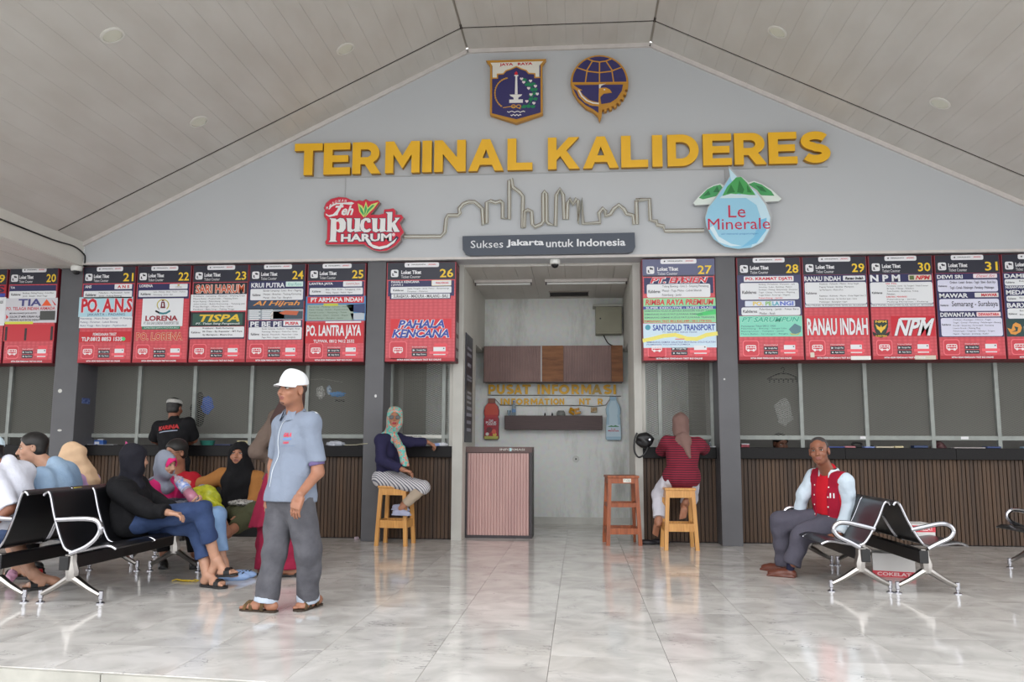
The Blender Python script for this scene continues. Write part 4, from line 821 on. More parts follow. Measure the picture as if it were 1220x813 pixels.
# slogan board (crop origin 370,190 scale 3.05)
b = Board('slogan_board', 'dark slate board reading Sukses Jakarta untuk Indonesia above the desk niche', 'sign', GF-.07, (370, 190), 3.05, (865, 350))
b.slab('board', mat('slate_board', (62, 70, 84), .4), [(552, 279), (1178, 266), (1180, 318), (1172, 334), (1155, 340), (580, 350), (562, 343), (553, 328)], GF-.07, GF-.01)
for w_, a, c, bo, y0, y1 in (('Sukses', 582, 700, .0, 294, 323), ('Jakarta', 712, 848, .03, 290, 321), ('untuk', 856, 956, .01, 290, 320), ('Indonesia', 968, 1144, .02, 287, 317)): b.T(w_, (226, 228, 232), a, y0, c, y1, bo)
b.done()
# skyline outline in pale tube, two parallel lines
sk = [(340, 281), (474, 281), (488, 265), (493, 218), (500, 204), (536, 204), (543, 196), (540, 180), (556, 162), (575, 155), (596, 155), (612, 168), (624, 180), (628, 238), (640, 232), (640, 158), (655, 152), (672, 158), (690, 152), (698, 158), (698, 214), (722, 218), (722, 78), (730, 72), (735, 102), (760, 120), (772, 135), (770, 250), (776, 248), (778, 190), (790, 184), (803, 190), (806, 236), (815, 246), (838, 236), (846, 226), (845, 126), (850, 118), (857, 126), (858, 226), (864, 234), (890, 242), (893, 130), (906, 108), (918, 130), (922, 218), (932, 218), (934, 160), (942, 144), (954, 164), (966, 144), (972, 150), (972, 232), (986, 145), (990, 234), (1052, 230), (1048, 196), (1062, 178), (1072, 190), (1072, 206), (1090, 200), (1100, 182), (1120, 166), (1140, 182), (1148, 198), (1172, 204), (1176, 236), (1186, 236), (1184, 152), (1194, 146)]
sk2 = [(0+x/1.0, y) for x, y in []]
cw = lambda x, y, Y=GF-.03: W(370+x/3.05, 190+y/3.05, Y)
P1 = [cw(*p) for p in sk]
# the right stretch, from the last crop (origin 640,50 scale 3.292)
P1 += [W(640+x/3.292, 50+y/3.292, GF-.03) for x, y in [(386, 622), (440, 618), (444, 700), (468, 704), (470, 718), (496, 724), (500, 742), (654, 740)]]
t = thing('skyline_outline', 'thin pale outline of a city skyline mounted between the two brand signs', 'wall art', (P1[0].x, GF, P1[0].z))
M_neon = mat('neon_tube', (222, 222, 214), .35); M_neonb = mat('neon_backing', (128, 116, 100), .6)
q = MB(); q.tube([(p.x, GF-.026, p.z) for p in P1], .024, 4, flat=1); q.build('backing', M_neon, t)
for off in (-.018, .018):
    q = MB(); pp = []
    for i, p in enumerate(P1):
        a = P1[max(0, i-1)]; c = P1[min(len(P1)-1, i+1)]; d = Vector((c.x-a.x, c.z-a.z)).normalized(); pp.append((p.x-d.y*off, GF-.046, p.z+d.x*off))
    q.tube(pp, .0042, 5); q.build('tube', M_neonb, t)
# ================================================================ furniture and fittings
M_chrome = mat('polished_chrome', (176, 176, 182), .16, metal=1, var=.05, scale=20); M_alu = mat('cast_aluminium', (162, 158, 154), .28, metal=1, var=.12, scale=14)
M_seat = mat('black_perforated_steel', (20, 20, 23), .3, bump=.25, bscale=160, dist=.001); M_beam = mat('black_beam', (16, 16, 18), .4)
M_rub = mat('black_rubber', (24, 24, 25), .7)
def smooth_pts(pts, n=5):
    "Catmull-Rom through the points"
    P_ = [Vector(p) for p in pts]; out = []
    for i in range(len(P_)-1):
        a, b, c, d = P_[max(0, i-1)], P_[i], P_[i+1], P_[min(len(P_)-1, i+2)]
        for k in range(n):
            t = k/n; out.append(.5*((2*b)+(c-a)*t+(2*a-5*b+4*c-d)*t*t+(3*b-3*c+d-a)*t**3))
    out.append(P_[-1]); return out
def make_bench(label, pitch=.56, seats=3, back=(-.225, .695), front=(.30, .368), arm=None, arms=(0, 1)):
    "row seat along +y, seats face +x, origin on the floor under the near end frame"
    t = thing('bench', label, 'bench', (0, 0, 0), 'steel waiting benches')
    L = pitch*seats; cx, cz = -.035, .362
    prof = smooth_pts([(back[0]-.015, 0, back[1]-.02), (back[0], 0, back[1]), (back[0]+.03, 0, back[1]-.01), ((back[0]+cx)/2-.01, 0, (back[1]+cz)/2+.03), (cx-.025, 0, cz+.055), (cx+.03, 0, cz+.005), (cx+.12, 0, cz+.008), (front[0]-.07, 0, front[1]+.022), (front[0], 0, front[1])], 4)
    for s_ in range(seats):
        y0, y1 = s_*pitch+.018, (s_+1)*pitch-.018
        q = MB(); n = len(prof); v = []; f = []
        for k, y in enumerate((y0, y1)):
            for p in prof: v.append((p.x, y, p.z))
        # thickness
        off = []
        for i, p in enumerate(prof):
            a = prof[max(0, i-1)]; b = prof[min(n-1, i+1)]; d = (b-a).normalized(); off.append(Vector((d.z, 0, -d.x))*.012)
        for k, y in enumerate((y0, y1)):
            for p, o in zip(prof, off): v.append((p.x-o.x, y, p.z-o.z))
        for i in range(n-1):
            f += [(i, i+1, n+i+1, n+i), (2*n+i, 3*n+i, 3*n+i+1, 2*n+i+1), (i, 2*n+i, 2*n+i+1, i+1), (n+i, n+i+1, 3*n+i+1, 3*n+i)]
        f += [(0, n, 3*n, 2*n), (n-1, 3*n-1, 4*n-1, 2*n-1)]
        q.add(v, f); st = q.build('seat_shell', M_seat, t, smooth=True)
        for y in (y0-.004, y1+.004):
            q = MB(); q.tube([(p.x, y, p.z) for p in prof], .0085, 6); q.build('edge_tube', M_chrome, st, smooth=True)
    q = MB(); q.bbox(cx-.035, cx+.035, .0, L, .235, .332, .006); q.build('beam', M_beam, t)
    for y in (.06, L-.06):
        q = MB()
        for sg_ in (-1, 1):
            q.tube(smooth_pts([(0, y, .185), (sg_*.05, y, .155), (sg_*.13, y, .105), (sg_*.215, y, .062)], 3), [.042, .038, .035, .032, .030, .028, .026, .025, .023, .021], 8, flat=.8)
        q.tube([(cx+.02, y, .34), (cx+.02, y, .28), (0, y, .22), (0, y, .16)], [.040, .042, .046, .042], 8); fr = q.build('leg_frame', M_alu, t, smooth=True)
        for sg_ in (-1, 1):
            q = MB(); q.lathe((sg_*.224, y, 0), [(.030, 0), (.030, .008), (.012, .014), (.012, .03), (.017, .034), (.017, .088), (.010, .09)], 12); q.build('foot', M_chrome, fr, smooth=True)
    ap = arm or [(cx+.04, .345), (.08, .385), (.17, .43), (.20, .485), (.165, .528), (.10, .535), (.0, .515), (-.115, .488)]
    for k in arms:
        y = .02 if k == 0 else L-.02
        pts = smooth_pts([(x, y, z) for x, z in ap], 4)
        q = MB(); q.tube(pts, .019, 8, flat=1.0); q.build('armrest', M_chrome, t, smooth=True)
    return t
armL = [(.0, .35), (.11, .395), (.185, .455), (.215, .52), (.19, .575), (.13, .592), (.03, .592), (-.12, .585)]
bA = make_bench('long black and chrome bench seat facing right, hooded person in jeans sitting on it', .553, 3, (-.21, .775), (.34, .385), armL)
bA.location = (-3.62, 5.80, 0)
bB = copy_tree(bA, (-4.19, 5.80+.553*3, 0), R(180), 'black and chrome bench facing left with white shirt, denim and cream hijab sitters')
bC = make_bench('black bench with chrome legs near the counter, old woman in black hijab on it', .55, 3)
bC.location = (-4.35, 8.12, 0); bC.rotation_euler = (0, 0, R(-90))
bD = copy_tree(bC, (2.188, 6.84+1.68, 0), R(180), 'black and chrome bench the old man in a red jacket sits on')
bE = copy_tree(bC, (2.682, 6.84, 0), 0, 'empty bench back to back with the old man, boxes on its far seat')
bF = copy_tree(bC, (4.275, 8.52, 0), R(180), 'bench cut by the right picture edge')
# ---- stools
def make_stool(name, label, m, h, top, ft, rows, mt=None):
    t = thing(name, label, 'stool', (0, 0, 0), 'tall wooden stools')
    q = MB(); q.bbox(-top-.02, top+.02, -top-.02, top+.02, h-.028, h, .006); q.build('seat', mt or m, t)
    for sx in (-1, 1):
        for sy in (-1, 1):
            q = MB(); w = .021; v = []
            for (c, z) in ((ft, 0), (top-.012, h-.028)):
                for dx, dy in ((-w, -w), (w, -w), (w, w), (-w, w)): v.append((sx*c+dx, sy*c+dy, z))
            q.add(v, [(0,3,2,1),(4,5,6,7),(0,1,5,4),(1,2,6,5),(2,3,7,6),(3,0,4,7)]); q.build('leg', m, t)
    def half(z): return ft+(top-.012-ft)*z/h
    for z0, z1, kind in rows:
        c = half((z0+z1)/2)
        for s_ in (-1, 1):
            q = MB(); q.box(-c, c, s_*c-.014, s_*c+.014, z0, z1); q.build(kind, m, t)
            q = MB(); q.box(s_*c-.014, s_*c+.014, -c, c, z0, z1); q.build(kind, m, t)
    return t
M_pine = mat('varnished_pine', (214, 160, 92), .38, c2=(188, 132, 70), scale=5, stretch=(8, 8, .7)); M_orw = mat('orange_stained_wood', (168, 92, 52), .4, c2=(132, 68, 38), scale=5, stretch=(8, 8, .7))
stA = make_stool('wooden_stool', 'pale pine stool the woman in sunglasses sits on', M_pine, .672, .150, .170, [(.565, .644, 'apron'), (.20, .285, 'footrest')])
stA.location = (-2.115, 9.655, 0); stA.rotation_euler = (0, 0, R(-4))
stC = copy_tree(stA, (1.10, 9.625, 0), R(2), 'pale pine stool the woman in the striped red top sits on')
stB = make_stool('wooden_stool', 'empty orange-stained tall stool with a small white sticker, beside the information desk niche', M_orw, .79, .165, .185, [(.70, .762, 'apron'), (.43, .478, 'footrest'), (.125, .195, 'footrest')])
q = MB(); q.box(.0, .09, -.170, -.1685, .712, .755); k = q.build('sticker', flat((226, 226, 216)), stB)
q = MB(); put_text(q, 'P132', .008, .72, .082, .748, -.1700, .03); q.build('sticker_lettering', flat(INK), k)
stB.location = (.485, 10.02, 0); stB.rotation_euler = (0, 0, R(5))
# ---- information desk with corrugated pink front
M_pink = mat('dusty_pink_panel', (200, 164, 158), .45, c2=(188, 152, 148), scale=2, stretch=(4, 1, .5)); M_pinkb = mat('brown_panel_edge', (96, 74, 72), .5); M_dk = mat('dark_metal_strip', (56, 50, 54), .5)
t = thing('information_desk', 'free-standing information desk with pink ribbed front and brown top edge', 'counter', (-1.03, 10.45, 0))
q = MB(); q.box(-1.405, -.612, 10.47, 10.95, 0, 1.10); q.build('carcass', M_pinkb, t)
def corr(mb, x0, x1, z0, z1, y, p=.036, d=.020):
    n = int(round((x1-x0)/p)); p = (x1-x0)/n; v = []; xs_ = []
    for i in range(n): xs_ += [(x0+i*p, 0), (x0+(i+.32)*p, 0), (x0+(i+.42)*p, -d), (x0+(i+.9)*p, -d)]
    xs_.append((x1, 0)); m = len(xs_)
    v = [(x, y+dd, z0) for x, dd in xs_]+[(x, y+dd, z1) for x, dd in xs_]
    mb.add(v, [(i, i+1, m+i+1, m+i) for i in range(m-1)])
q = MB(); corr(q, -1.395, -.628, .035, 1.035, 10.462); q.build('ribbed_panel', M_pink, t, fix=False)
q = MB(); q.box(-1.416, -.592, 10.44, 10.97, 1.045, 1.115); q.build('top_edge', M_pinkb, t)
for a, b in ((-1.416, -1.395), (-.618, -.592)): q = MB(); q.box(a, b, 10.435, 10.95, 0, 1.045); q.build('corner_strip', M_dk, t)
q = MB(); q.box(-1.395, -.618, 10.44, 10.47, 0, .035); q.build('kick_strip', M_dk, t)
q = MB(); put_text(q, 'INFORMASI', -.99, 1.068, -.68, 1.095, 10.4385, .02); q.build('worn_lettering', flat((190, 186, 180)), t, kind='stuff')
q = MB(); q.box(-.87, -.845, 10.437, 10.4395, 1.062, 1.10); q.build('sticker', flat((170, 214, 220)), t)
# ---- wall cabinet over the desk: ribbed and bare plywood panels
M_ply = mat('bare_plywood', (150, 98, 58), .6, c2=(118, 72, 40), scale=4, stretch=(1, 1, 5)); M_ribp = mat('mauve_ribbed_panel', (146, 116, 110), .5, c2=(130, 102, 98), scale=3)
cx0, cx1, cz0, cz1, cy = W(576, 430, 12.1).x, W(742, 430, 12.1).x, W(660, 455, 12.1).z, W(660, 412, 12.1).z, 12.1
t = thing('wall_cabinet', 'long wall cabinet fronted with mauve ribbed panels and bare plywood, above the gold lettering', 'cabinet', ((cx0+cx1)/2, 12.3, cz0))
cx1 = min(cx1, NR-.005); cx0 = max(cx0, NL+.005)
q = MB(); q.box(cx0, cx1, cy+.02, NB-.001, cz0, cz1); q.build('carcass', mat('cabinet_carcass', (92, 70, 60), .6), t)
u = lambda px: max(cx0, min(cx1, W(px, 430, 12.1).x))
for a, b, ply in ((577, 644.5, 0), (645.5, 671, 1), (671.5, 728, 0), (728.5, 742, 1)):
    q = MB()
    if ply: q.box(u(a), u(b), cy+.004, cy+.02, cz0, cz1); q.build('plywood_panel', M_ply, t)
    else: corr(q, u(a), u(b), cz0, cz1, cy+.018, .036, .012); q.build('ribbed_panel', M_ribp, t, fix=False)
q = MB(); q.box(u(644.4), u(645.6), cy-.002, cy+.02, cz0, cz1); q.build('joint_strip', flat((190, 188, 190)), t)
q = MB(); q.box(cx0, cx1, cy-.004, cy+.03, cz0-.012, cz0); q.build('bottom_strip', M_dk, t)
# ---- electric meter box
a, b = W(707, 362, 12.25), W(740, 398, 12.25)
t = thing('meter_box', 'grey metal meter box high on the right of the niche wall', 'electrical box', (.5, 12.3, b.z))
b_x = NR-.03
q = MB(); q.bbox(a.x+.03, b_x, 12.24, 12.449, b.z, a.z-.05, .006); q.build('box', mat('meter_box_paint', (150, 148, 128), .45, var=.06, scale=5), t)
q = MB(); q.bbox(a.x+.05, b_x-.02, 12.232, 12.24, b.z+.03, a.z-.08, .003); dd = q.build('door', mat('meter_box_paint', (150, 148, 128)), t)
q = MB(); q.lathe((a.x+.1, 12.232, (a.z+b.z)/2), [(.012, 0), (.012, -.012)], 10, 'y'); q.build('latch', M_dk, dd)
q = MB(); q.bbox(a.x-.01, b_x+.01, 12.2, 12.449, a.z-.05, a.z-.015, .005); q.build('rain_lid', mat('meter_lid', (176, 176, 168), .4), t)
q = MB(); q.tube(smooth_pts([(a.x+.15, 12.40, b.z), (a.x+.22, 12.42, b.z-.12), (a.x+.33, 12.42, b.z-.17), (a.x+.30, 12.42, cz1+.01)], 5), .008, 6); q.build('cable', M_rub, t)
# ---- niche ceiling: two fluorescent battens, slot vent, dome camera
M_lamp = mat('lamp_tube', (220, 222, 220), .3)
for x0, x1, lab in ((-1.40, -.62, 'left fluorescent batten under the niche ceiling'), (-.45, .645, 'right fluorescent batten under the niche ceiling')):
    t = thing('fluorescent_batten', lab, 'light', ((x0+x1)/2, 10.98, 3.25), 'fluorescent battens in the niche')
    q = MB(); q.bbox(x0, x1, 10.955, 11.005, 3.30, 3.339, .004); q.build('housing', M_trimw, t)
    q = MB(); q.tube([(x0+.03, 10.98, 3.282), (x1-.03, 10.98, 3.282)], .014, 8); q.build('tube', M_lamp, t, smooth=True)
    for x in (x0+.01, x1-.02): q = MB(); q.bbox(x, x+.015, 10.96, 11.0, 3.262, 3.30, .003); q.build('lamp_holder', M_dk, t)
t = thing('ceiling_vent', 'dark slot vent in the niche ceiling', 'vent', (-.13, 12.0, 3.33))
q = MB(); q.box(-.42, .14, 11.85, 12.22, 3.334, 3.3395); q.build('opening', mat('vent_dark', (24, 22, 22), .9), t)
for y in (11.84, 12.215): q = MB(); q.box(-.43, .15, y, y+.02, 3.325, 3.3395); q.build('frame', flat((150, 142, 134)), t)
for k in range(4): q = MB(); q.box(-.42, .14, 11.93+k*.075, 11.94+k*.075, 3.33, 3.337); q.build('louvre', M_dk, t)
def dome(label, x, y, z, s=1.0, tilt=0):
    t = thing('dome_camera', label, 'camera', (x, y, z), 'ceiling security cameras')
    q = MB(); q.lathe((x, y, z), [(.055*s, 0), (.058*s, -.02*s), (.056*s, -.045*s), (.044*s, -.052*s)], 20); q.build('housing', mat('camera_white', (222, 222, 218), .35), t, smooth=True)
    q = MB(); q.lathe((x, y, z-.045*s), [(.043*s, 0), (.041*s, -.018*s), (.03*s, -.036*s), (.012*s, -.045*s), (.001, -.046*s)], 20); q.build('dome_lens', mat('dark_dome', (22, 22, 26), .12), t, smooth=True)
dome('white dome camera hanging from the niche ceiling', -.285, 9.95, 3.37, 1.1)
dome('white dome camera at the head of the leftmost pillar', -6.27, 9.80, 3.338, 1.15)
# ---- gold letters on the niche wall
M_pale = mat('faded_gold', (206, 168, 74), .5); M_rust = mat('letter_edge_dark', (92, 72, 40), .6)
n_ = lambda x, y, Y=12.42: W(560+x/6.1, 440+y/6.1, Y)
row1 = list(zip('PUSATINFORMASI', [133,194,262,320,380,490,520,596,645,738,808,884,968,1042], [184,252,318,378,440,508,582,640,722,796,880,958,1030,1060]))
w1 = ['P', 'U', 'S before the A of PUSAT', 'A of PUSAT', 'T', 'I that opens INFORMASI', 'N of INFORMASI', 'F', 'O of INFORMASI', 'R of INFORMASI', 'M of INFORMASI', 'A of INFORMASI', 'S near the end of INFORMASI', 'I that ends INFORMASI']
for (ch, a, b), lab in zip(row1, w1):
    p, q_ = n_(a, 182), n_(b, 112)
    letter(ch, p.x, q_.x, p.z, q_.z, 12.42, 12.449, 'wall_letter', 'weathered gold letter %s, upper row on the niche wall' % lab, 'upper row of gold letters on the niche wall', side=M_rust, face=M_pale if ch == 'A' and a > 800 else None)
row2 = list(zip('INFORMATIONNTR', [222,244,300,334,392,440,494,540,586,604,650,793,838,928], [234,288,330,382,430,490,538,578,598,645,684,832,876,966]))
w2 = ['I that opens INFORMATION', 'first N of INFORMATION', 'F of INFORMATION', 'first O of INFORMATION', 'R of INFORMATION', 'M of INFORMATION', 'A of INFORMATION', 'T of INFORMATION', 'second I of INFORMATION', 'second O of INFORMATION', 'last N of INFORMATION', 'N left over from the word CENTER', 'T left over from the word CENTER', 'last R of the lower row, standing alone']
for (ch, a, b), lab in zip(row2, w2):
    p, q_ = n_(a, 258), n_(b, 213)
    letter(ch, p.x, q_.x, p.z, q_.z, 12.425, 12.449, 'wall_letter', 'small gold %s' % lab, 'lower row of small gold letters on the niche wall', side=M_rust)
# wire rails behind the letters
for pts, lab in (([(130, 190), (780, 192), (1098, 197)], 'straight thin rail between the two rows of gold letters'), ([(180, 215), (222, 262), (420, 266), (800, 264), (900, 272), (985, 262), (1020, 215)], 'thin drooping wire under the lower gold letters')):
    q = MB(); q.tube([n_(x, y, 12.43) for x, y in pts], .006, 5); tag(q.build('wire', mat('old_wire', (120, 118, 112), .6)), lab, 'wire')
# ---- ledge under the letters with leftovers on it
p0, p1 = n_(250, 440, 12.25), n_(962, 338, 12.25)
q = MB(); q.bbox(p0.x, p1.x, 12.25, 12.449, p0.z, p1.z, .004); tag(q.build('wall_ledge', mat('dark_ledge', (84, 66, 66), .55, var=.1, scale=9, stretch=(.5, 1, 8))), 'dark brown boxy ledge on the niche wall', 'shelf')
zt = p1.z
def on_ledge(px): return n_(px, 300, 12.33).x
x = on_ledge(318); t = thing('water_bottle', 'small clear bottle with blue cap standing on the ledge', 'bottle', (x, 12.33, zt))
M_clear = mat('clear_plastic', (196, 214, 226), .08, trans=.75, alpha=.85)
q = MB(); q.lathe((x, 12.33, zt), [(.026, 0), (.03, .01), (.03, .13), (.024, .16), (.012, .185), (.012, .2)], 12); q.build('body', M_clear, t, smooth=True)
q = MB(); q.lathe((x, 12.33, zt+.2), [(.014, 0), (.014, .02)], 12); q.build('cap', flat((70, 110, 190)), t); q = MB(); q.lathe((x, 12.33, zt+.05), [(.0305, 0), (.0305, .05)], 12); q.build('label', flat((110, 150, 200)), t)
x = on_ledge(284); q = MB(); q.lathe((x, 12.33, zt), [(.022, 0), (.028, .08), (.0265, .08), (.02, .004)], 12); tag(q.build('drinking_glass', M_clear, smooth=True), 'empty clear cup beside the small bottle on the ledge', 'cup')
x = on_ledge(660); q = MB(); q.lathe((x, 12.32, zt), [(.06, 0), (.068, .015), (.062, .05), (.045, .075), (.04, .07), (.05, .045), (.056, .01)], 16); tag(q.build('plastic_tub', mat('dull_clear_plastic', (172, 176, 172), .2, trans=.5), smooth=True), 'overturned clear plastic tub on the ledge', 'tub')
for px, rz, lab, col in ((735, .7, 'fallen gold letter leaning on the ledge', (214, 160, 40)), (785, -.3, 'second fallen gold letter with white back on the ledge', (206, 150, 50))):
    x = on_ledge(px); t = thing('fallen_letter', lab, 'letter', (0, 0, 0), 'fallen letters on the ledge')
    q = MB(); q.box(-.045, .045, -.012, .012, 0, .03); q.box(-.045, -.02, -.012, .012, .03, .085); q.box(-.02, .03, -.012, .012, .055, .085); q.build('face', flat(col), t); q = MB(); q.box(-.05, .02, .0125, .02, .01, .09); q.build('back_plate', flat((214, 210, 200)), t)
    t.location = (x, 12.33, zt+.026); t.rotation_euler = (0, rz*.6, rz)
p = n_(900, 300, 12.42); q = MB(); q.bbox(p.x-.045, p.x+.045, 12.41, 12.449, p.z-.03, p.z+.045, .004); tag(q.build('letter_bracket', mat('rusty_yellow', (170, 128, 60), .6, c2=(196, 190, 170), scale=30)), 'rusty stub of a lost letter hanging over the ledge', 'bracket')
for px, lb in ((360, 'crumpled white scrap on the ledge, closest to the small bottle'), (380, 'middle one of the crumpled white scraps on the ledge'), (400, 'crumpled white scrap on the ledge, farthest from the small bottle')):
    x = on_ledge(px); q = MB(); q.bbox(x-.02, x+.02, 12.28, 12.34, zt, zt+.014, .003); tag(q.build('paper_scrap', flat((214, 214, 208))), lb, 'paper', 'white scraps on the ledge')
for px, lb in ((545, 'short black stub on the ledge, nearer the white scraps'), (598, 'short black stub on the ledge, nearer the overturned tub')):
    x = on_ledge(px); q = MB(); q.lathe((x, 12.30, zt), [(.012, 0), (.014, .02), (.006, .035), (.006, .045)], 8); tag(q.build('cable_stub', M_rub), lb, 'cable', 'black stubs on the ledge')
# ---- bottle-shaped boards on the niche wall
def bottle_board(name, label, prof, cx_, zb, hh, w, layers, edge):
    "prof = half width (0..1) against height (0..1)"
    pl = [(cx_+a*w, zb+b_*hh) for b_, a in prof]+[(cx_-a*w, zb+b_*hh) for b_, a in prof[::-1]]
    t = thing(name, label, 'sign', (cx_, 12.42, zb)); q = MB(); q.prism(pl, 12.39, 12.448); q.build('cut_board', edge, t)
    for nm, col, b0, b1, sc in layers:
        pr_ = [(b_, a) for b_, a in prof if b0 <= b_ <= b1]
        def wd(h):
            for (ha, wa), (hb, wb) in zip(prof[:-1], prof[1:]):
                if ha <= h <= hb: return wa+(wb-wa)*(h-ha)/max(1e-6, hb-ha)
            return prof[-1][1]
        pr_ = [(b0, wd(b0))]+pr_+[(b1, wd(b1))]
        pp = [(cx_+a*w*sc, zb+b_*hh) for b_, a in pr_]+[(cx_-a*w*sc, zb+b_*hh) for b_, a in pr_[::-1]]
        q = MB(); q.sheet(pp, 12.3895-.001*(1+layers.index((nm, col, b0, b1, sc)))); q.build(nm, flat(col), t, fix=False)
    return t
z0, z1 = n_(155, 515, 12.39).z, n_(155, 212, 12.39).z
prof = [(0, .8), (.03, .96), (.06, 1), (.12, .95), (.5, .98), (.56, .86), (.6, .98), (.7, 1), (.8, .86), (.88, .5), (.9, .46), (.99, .46), (1, .4)]
xc = n_(155, 400, 12.39).x
t = bottle_board('bottle_board', 'red tea bottle shaped board with brown cap on the niche wall', prof, xc, z0, z1-z0, .115,
    [('bottle_body', (190, 34, 40), .02, .88, .95), ('upper_tea', (206, 70, 44), .6, .86, .86), ('label', (170, 22, 44), .08, .54, .95), ('cap', (140, 84, 60), .885, .99, .95), ('label_foot', (190, 190, 90), .02, .09, .9)], mat('board_edge_dark', (70, 50, 56), .5))
q = MB(); hh = z1-z0; put_text(q, 'Teh', xc-.04, z0+hh*.45, xc+.03, z0+hh*.49, 12.381, .02, .2); put_text(q, 'PUCUK', xc-.08, z0+hh*.385, xc+.08, z0+hh*.445, 12.381, .03); put_text(q, 'HARUM', xc-.06, z0+hh*.35, xc+.07, z0+hh*.38, 12.381, .03); q.build('lettering', flat(WHT), t, fix=False)
for dx, dz, c, r_ in ((-.03, .24, (110, 30, 40), .045), (.04, .2, (226, 90, 70), .035), (-.06, .14, (230, 226, 220), .025), (.05, .13, (220, 180, 70), .03)): q = MB(); q.sheet(circ(xc+dx, z0+hh*dz, r_, 12), 12.382-.0002*dz); q.build('fruit_print', flat(c), t, fix=False)
xc = n_(1042, 400, 12.39).x; z0, z1 = n_(1042, 520, 12.39).z, n_(1042, 200, 12.39).z
prof = [(0, .7), (.02, .9), (.05, 1), (.3, .98), (.36, .94), (.5, .9), (.56, .82), (.62, .92), (.72, .95), (.8, .8), (.9, .45), (.93, .42), (1, .42)]
t = bottle_board('bottle_board', 'clear blue water bottle shaped board on the right of the niche wall', prof, xc, z0, z1-z0, .115,
    [('bottle_body', (160, 196, 216), .02, .93, .95), ('shine', (190, 216, 230), .3, .9, .6), ('label', (196, 218, 232), .09, .36, .93), ('cap', (150, 190, 216), .935, .995, .95)], mat('board_edge_grey', (126, 138, 146), .5))
hh = z1-z0; q = MB(); put_text(q, 'Le', xc-.03, z0+hh*.245, xc+.03, z0+hh*.275, 12.382, .02); put_text(q, 'Minerale', xc-.08, z0+hh*.205, xc+.08, z0+hh*.24, 12.382, .02); q.build('lettering', flat((200, 40, 80)), t, fix=False)
q = MB(); q.sheet([(xc-.09, z0+hh*.31), (xc-.03, z0+hh*.345), (xc, z0+hh*.33), (xc+.03, z0+hh*.35), (xc+.09, z0+hh*.31)], 12.382); q.build('mountain_print', flat((60, 140, 90)), t, fix=False)
# ---- black price board on the niche side wall
t = thing('price_board', 'tall narrow black price board on the left niche side wall', 'sign', (NL, 10.62, 1.17))
za, zb_ = 1.17, W(558, 400, 10.6).z
q = MB(); q.box(NL+.002, NL+.012, 10.3, 10.96, za, zb_); q.build('board', mat('price_board_black', (40, 42, 56), .4), t)
h_ = zb_-za; zz = .06
for k, (f0, f1, a0, a1) in enumerate([(.86, .885, .2, .8), (.80, .83, .2, .8), (.70, .735, .25, .75), (.60, .62, .2, .85), (.57, .59, .2, .85), (.45, .47, .25, .8), (.40, .43, .2, .8), (.36, .38, .2, .8), (.30, .33, .2, .85), (.24, .27, .15, .85), (.17, .2, .2, .8), (.1, .13, .2, .8)]):
    q = MB(); q.box(NL+.012, NL+.0135, 10.3+.66*a0, 10.3+.66*a1, za+h_*f0, za+h_*f1); q.build('price_line', flat((150, 152, 166)), t)
q = MB(); p = W(540+540/3.695, 430+433/3.695, 12.44); q.lathe((p.x, 12.442, p.z), [(.013, 0), (.011, -.004)], 10, 'y'); tag(q.build('wall_plug_hole', M_rub), 'small black hole in the middle of the round socket plate', 'hole')
# socket stub and wires on the niche wall, grime dot
p = W(540+540/3.695, 430+433/3.695, 12.44); q = MB(); q.lathe((p.x, 12.447, p.z), [(.05, 0), (.046, -.005), (.012, -.006)], 18, 'y'); tag(q.build('wall_socket_plate', mat('old_plate', (214, 217, 213), .6)), 'round plaster-coloured socket plate low on the niche wall', 'socket')
# ---- cable along the side beam
pts = [(LX+.045, y, 3.53-.0) for y in (3.3, 6.5, 8.3)]+[(LX+.045, 9.2, 3.53), (LX+.05, 9.6, 3.55), (LX+.05, 9.82, 3.50), (LX+.06, 9.835, 3.44), (LX+.06, 9.835, 3.385)]
q = MB(); q.tube(smooth_pts(pts, 4), .009, 6); tag(q.build('cable', M_rub), 'black cable running along the pale side beam down to the corner', 'cable')

# ================================================================ small things on and behind the counters
def sheetbox(name, label, cat, x, y, w, d, h, m, rz=0, z=ZT, group=None, parts=None):
    t = thing(name, label, cat, (0, 0, 0), group); q = MB(); q.bbox(-w/2, w/2, -d/2, d/2, 0, h, min(.006, h*.3)); q.build('body' if parts is None else parts, m, t); t.location = (x, y, z); t.rotation_euler = (0, 0, rz); return t
cxp = lambda px, Y=10.35, py=528: W(px, py, Y).x
M_paper = mat('paper_white', (226, 228, 234), .6)
t = thing('paper_stack', 'folded white paper sheet standing near the leftmost pillar', 'paper', (0, 0, 0)); q = MB(); q.prism([(-.07, 0), (.06, 0), (.03, .085), (-.10, .085)], -.02, -.016); q.build('standing_sheet', M_paper, t); q = MB(); q.box(-.09, .09, -.016, .09, 0, .006); q.build('lying_sheet', M_paper, t); t.location = (cxp(97), 10.36, ZT)
t = sheetbox('tissue_box', 'blue tissue box on the long left counter', 'tissue box', cxp(118), 10.38, .125, .09, .06, flat((60, 104, 186))); q = MB(); q.bbox(-.03, .04, -.02, .02, .06, .075, .004); q.build('tissue', M_paper, t); q = MB(); q.box(-.05, .01, -.0462, -.0452, .008, .04); q.build('label', M_paper, t)
for i, (px, w, rz, lab) in enumerate([(132, .2, .1, 'flat white paper right of the blue tissue box'), (108, .16, -.2, 'flat white paper left of the blue tissue box')]): sheetbox('paper_sheet', lab, 'paper', cxp(px), 10.28, w, .12, .005, M_paper, rz, group='loose papers on the counters')
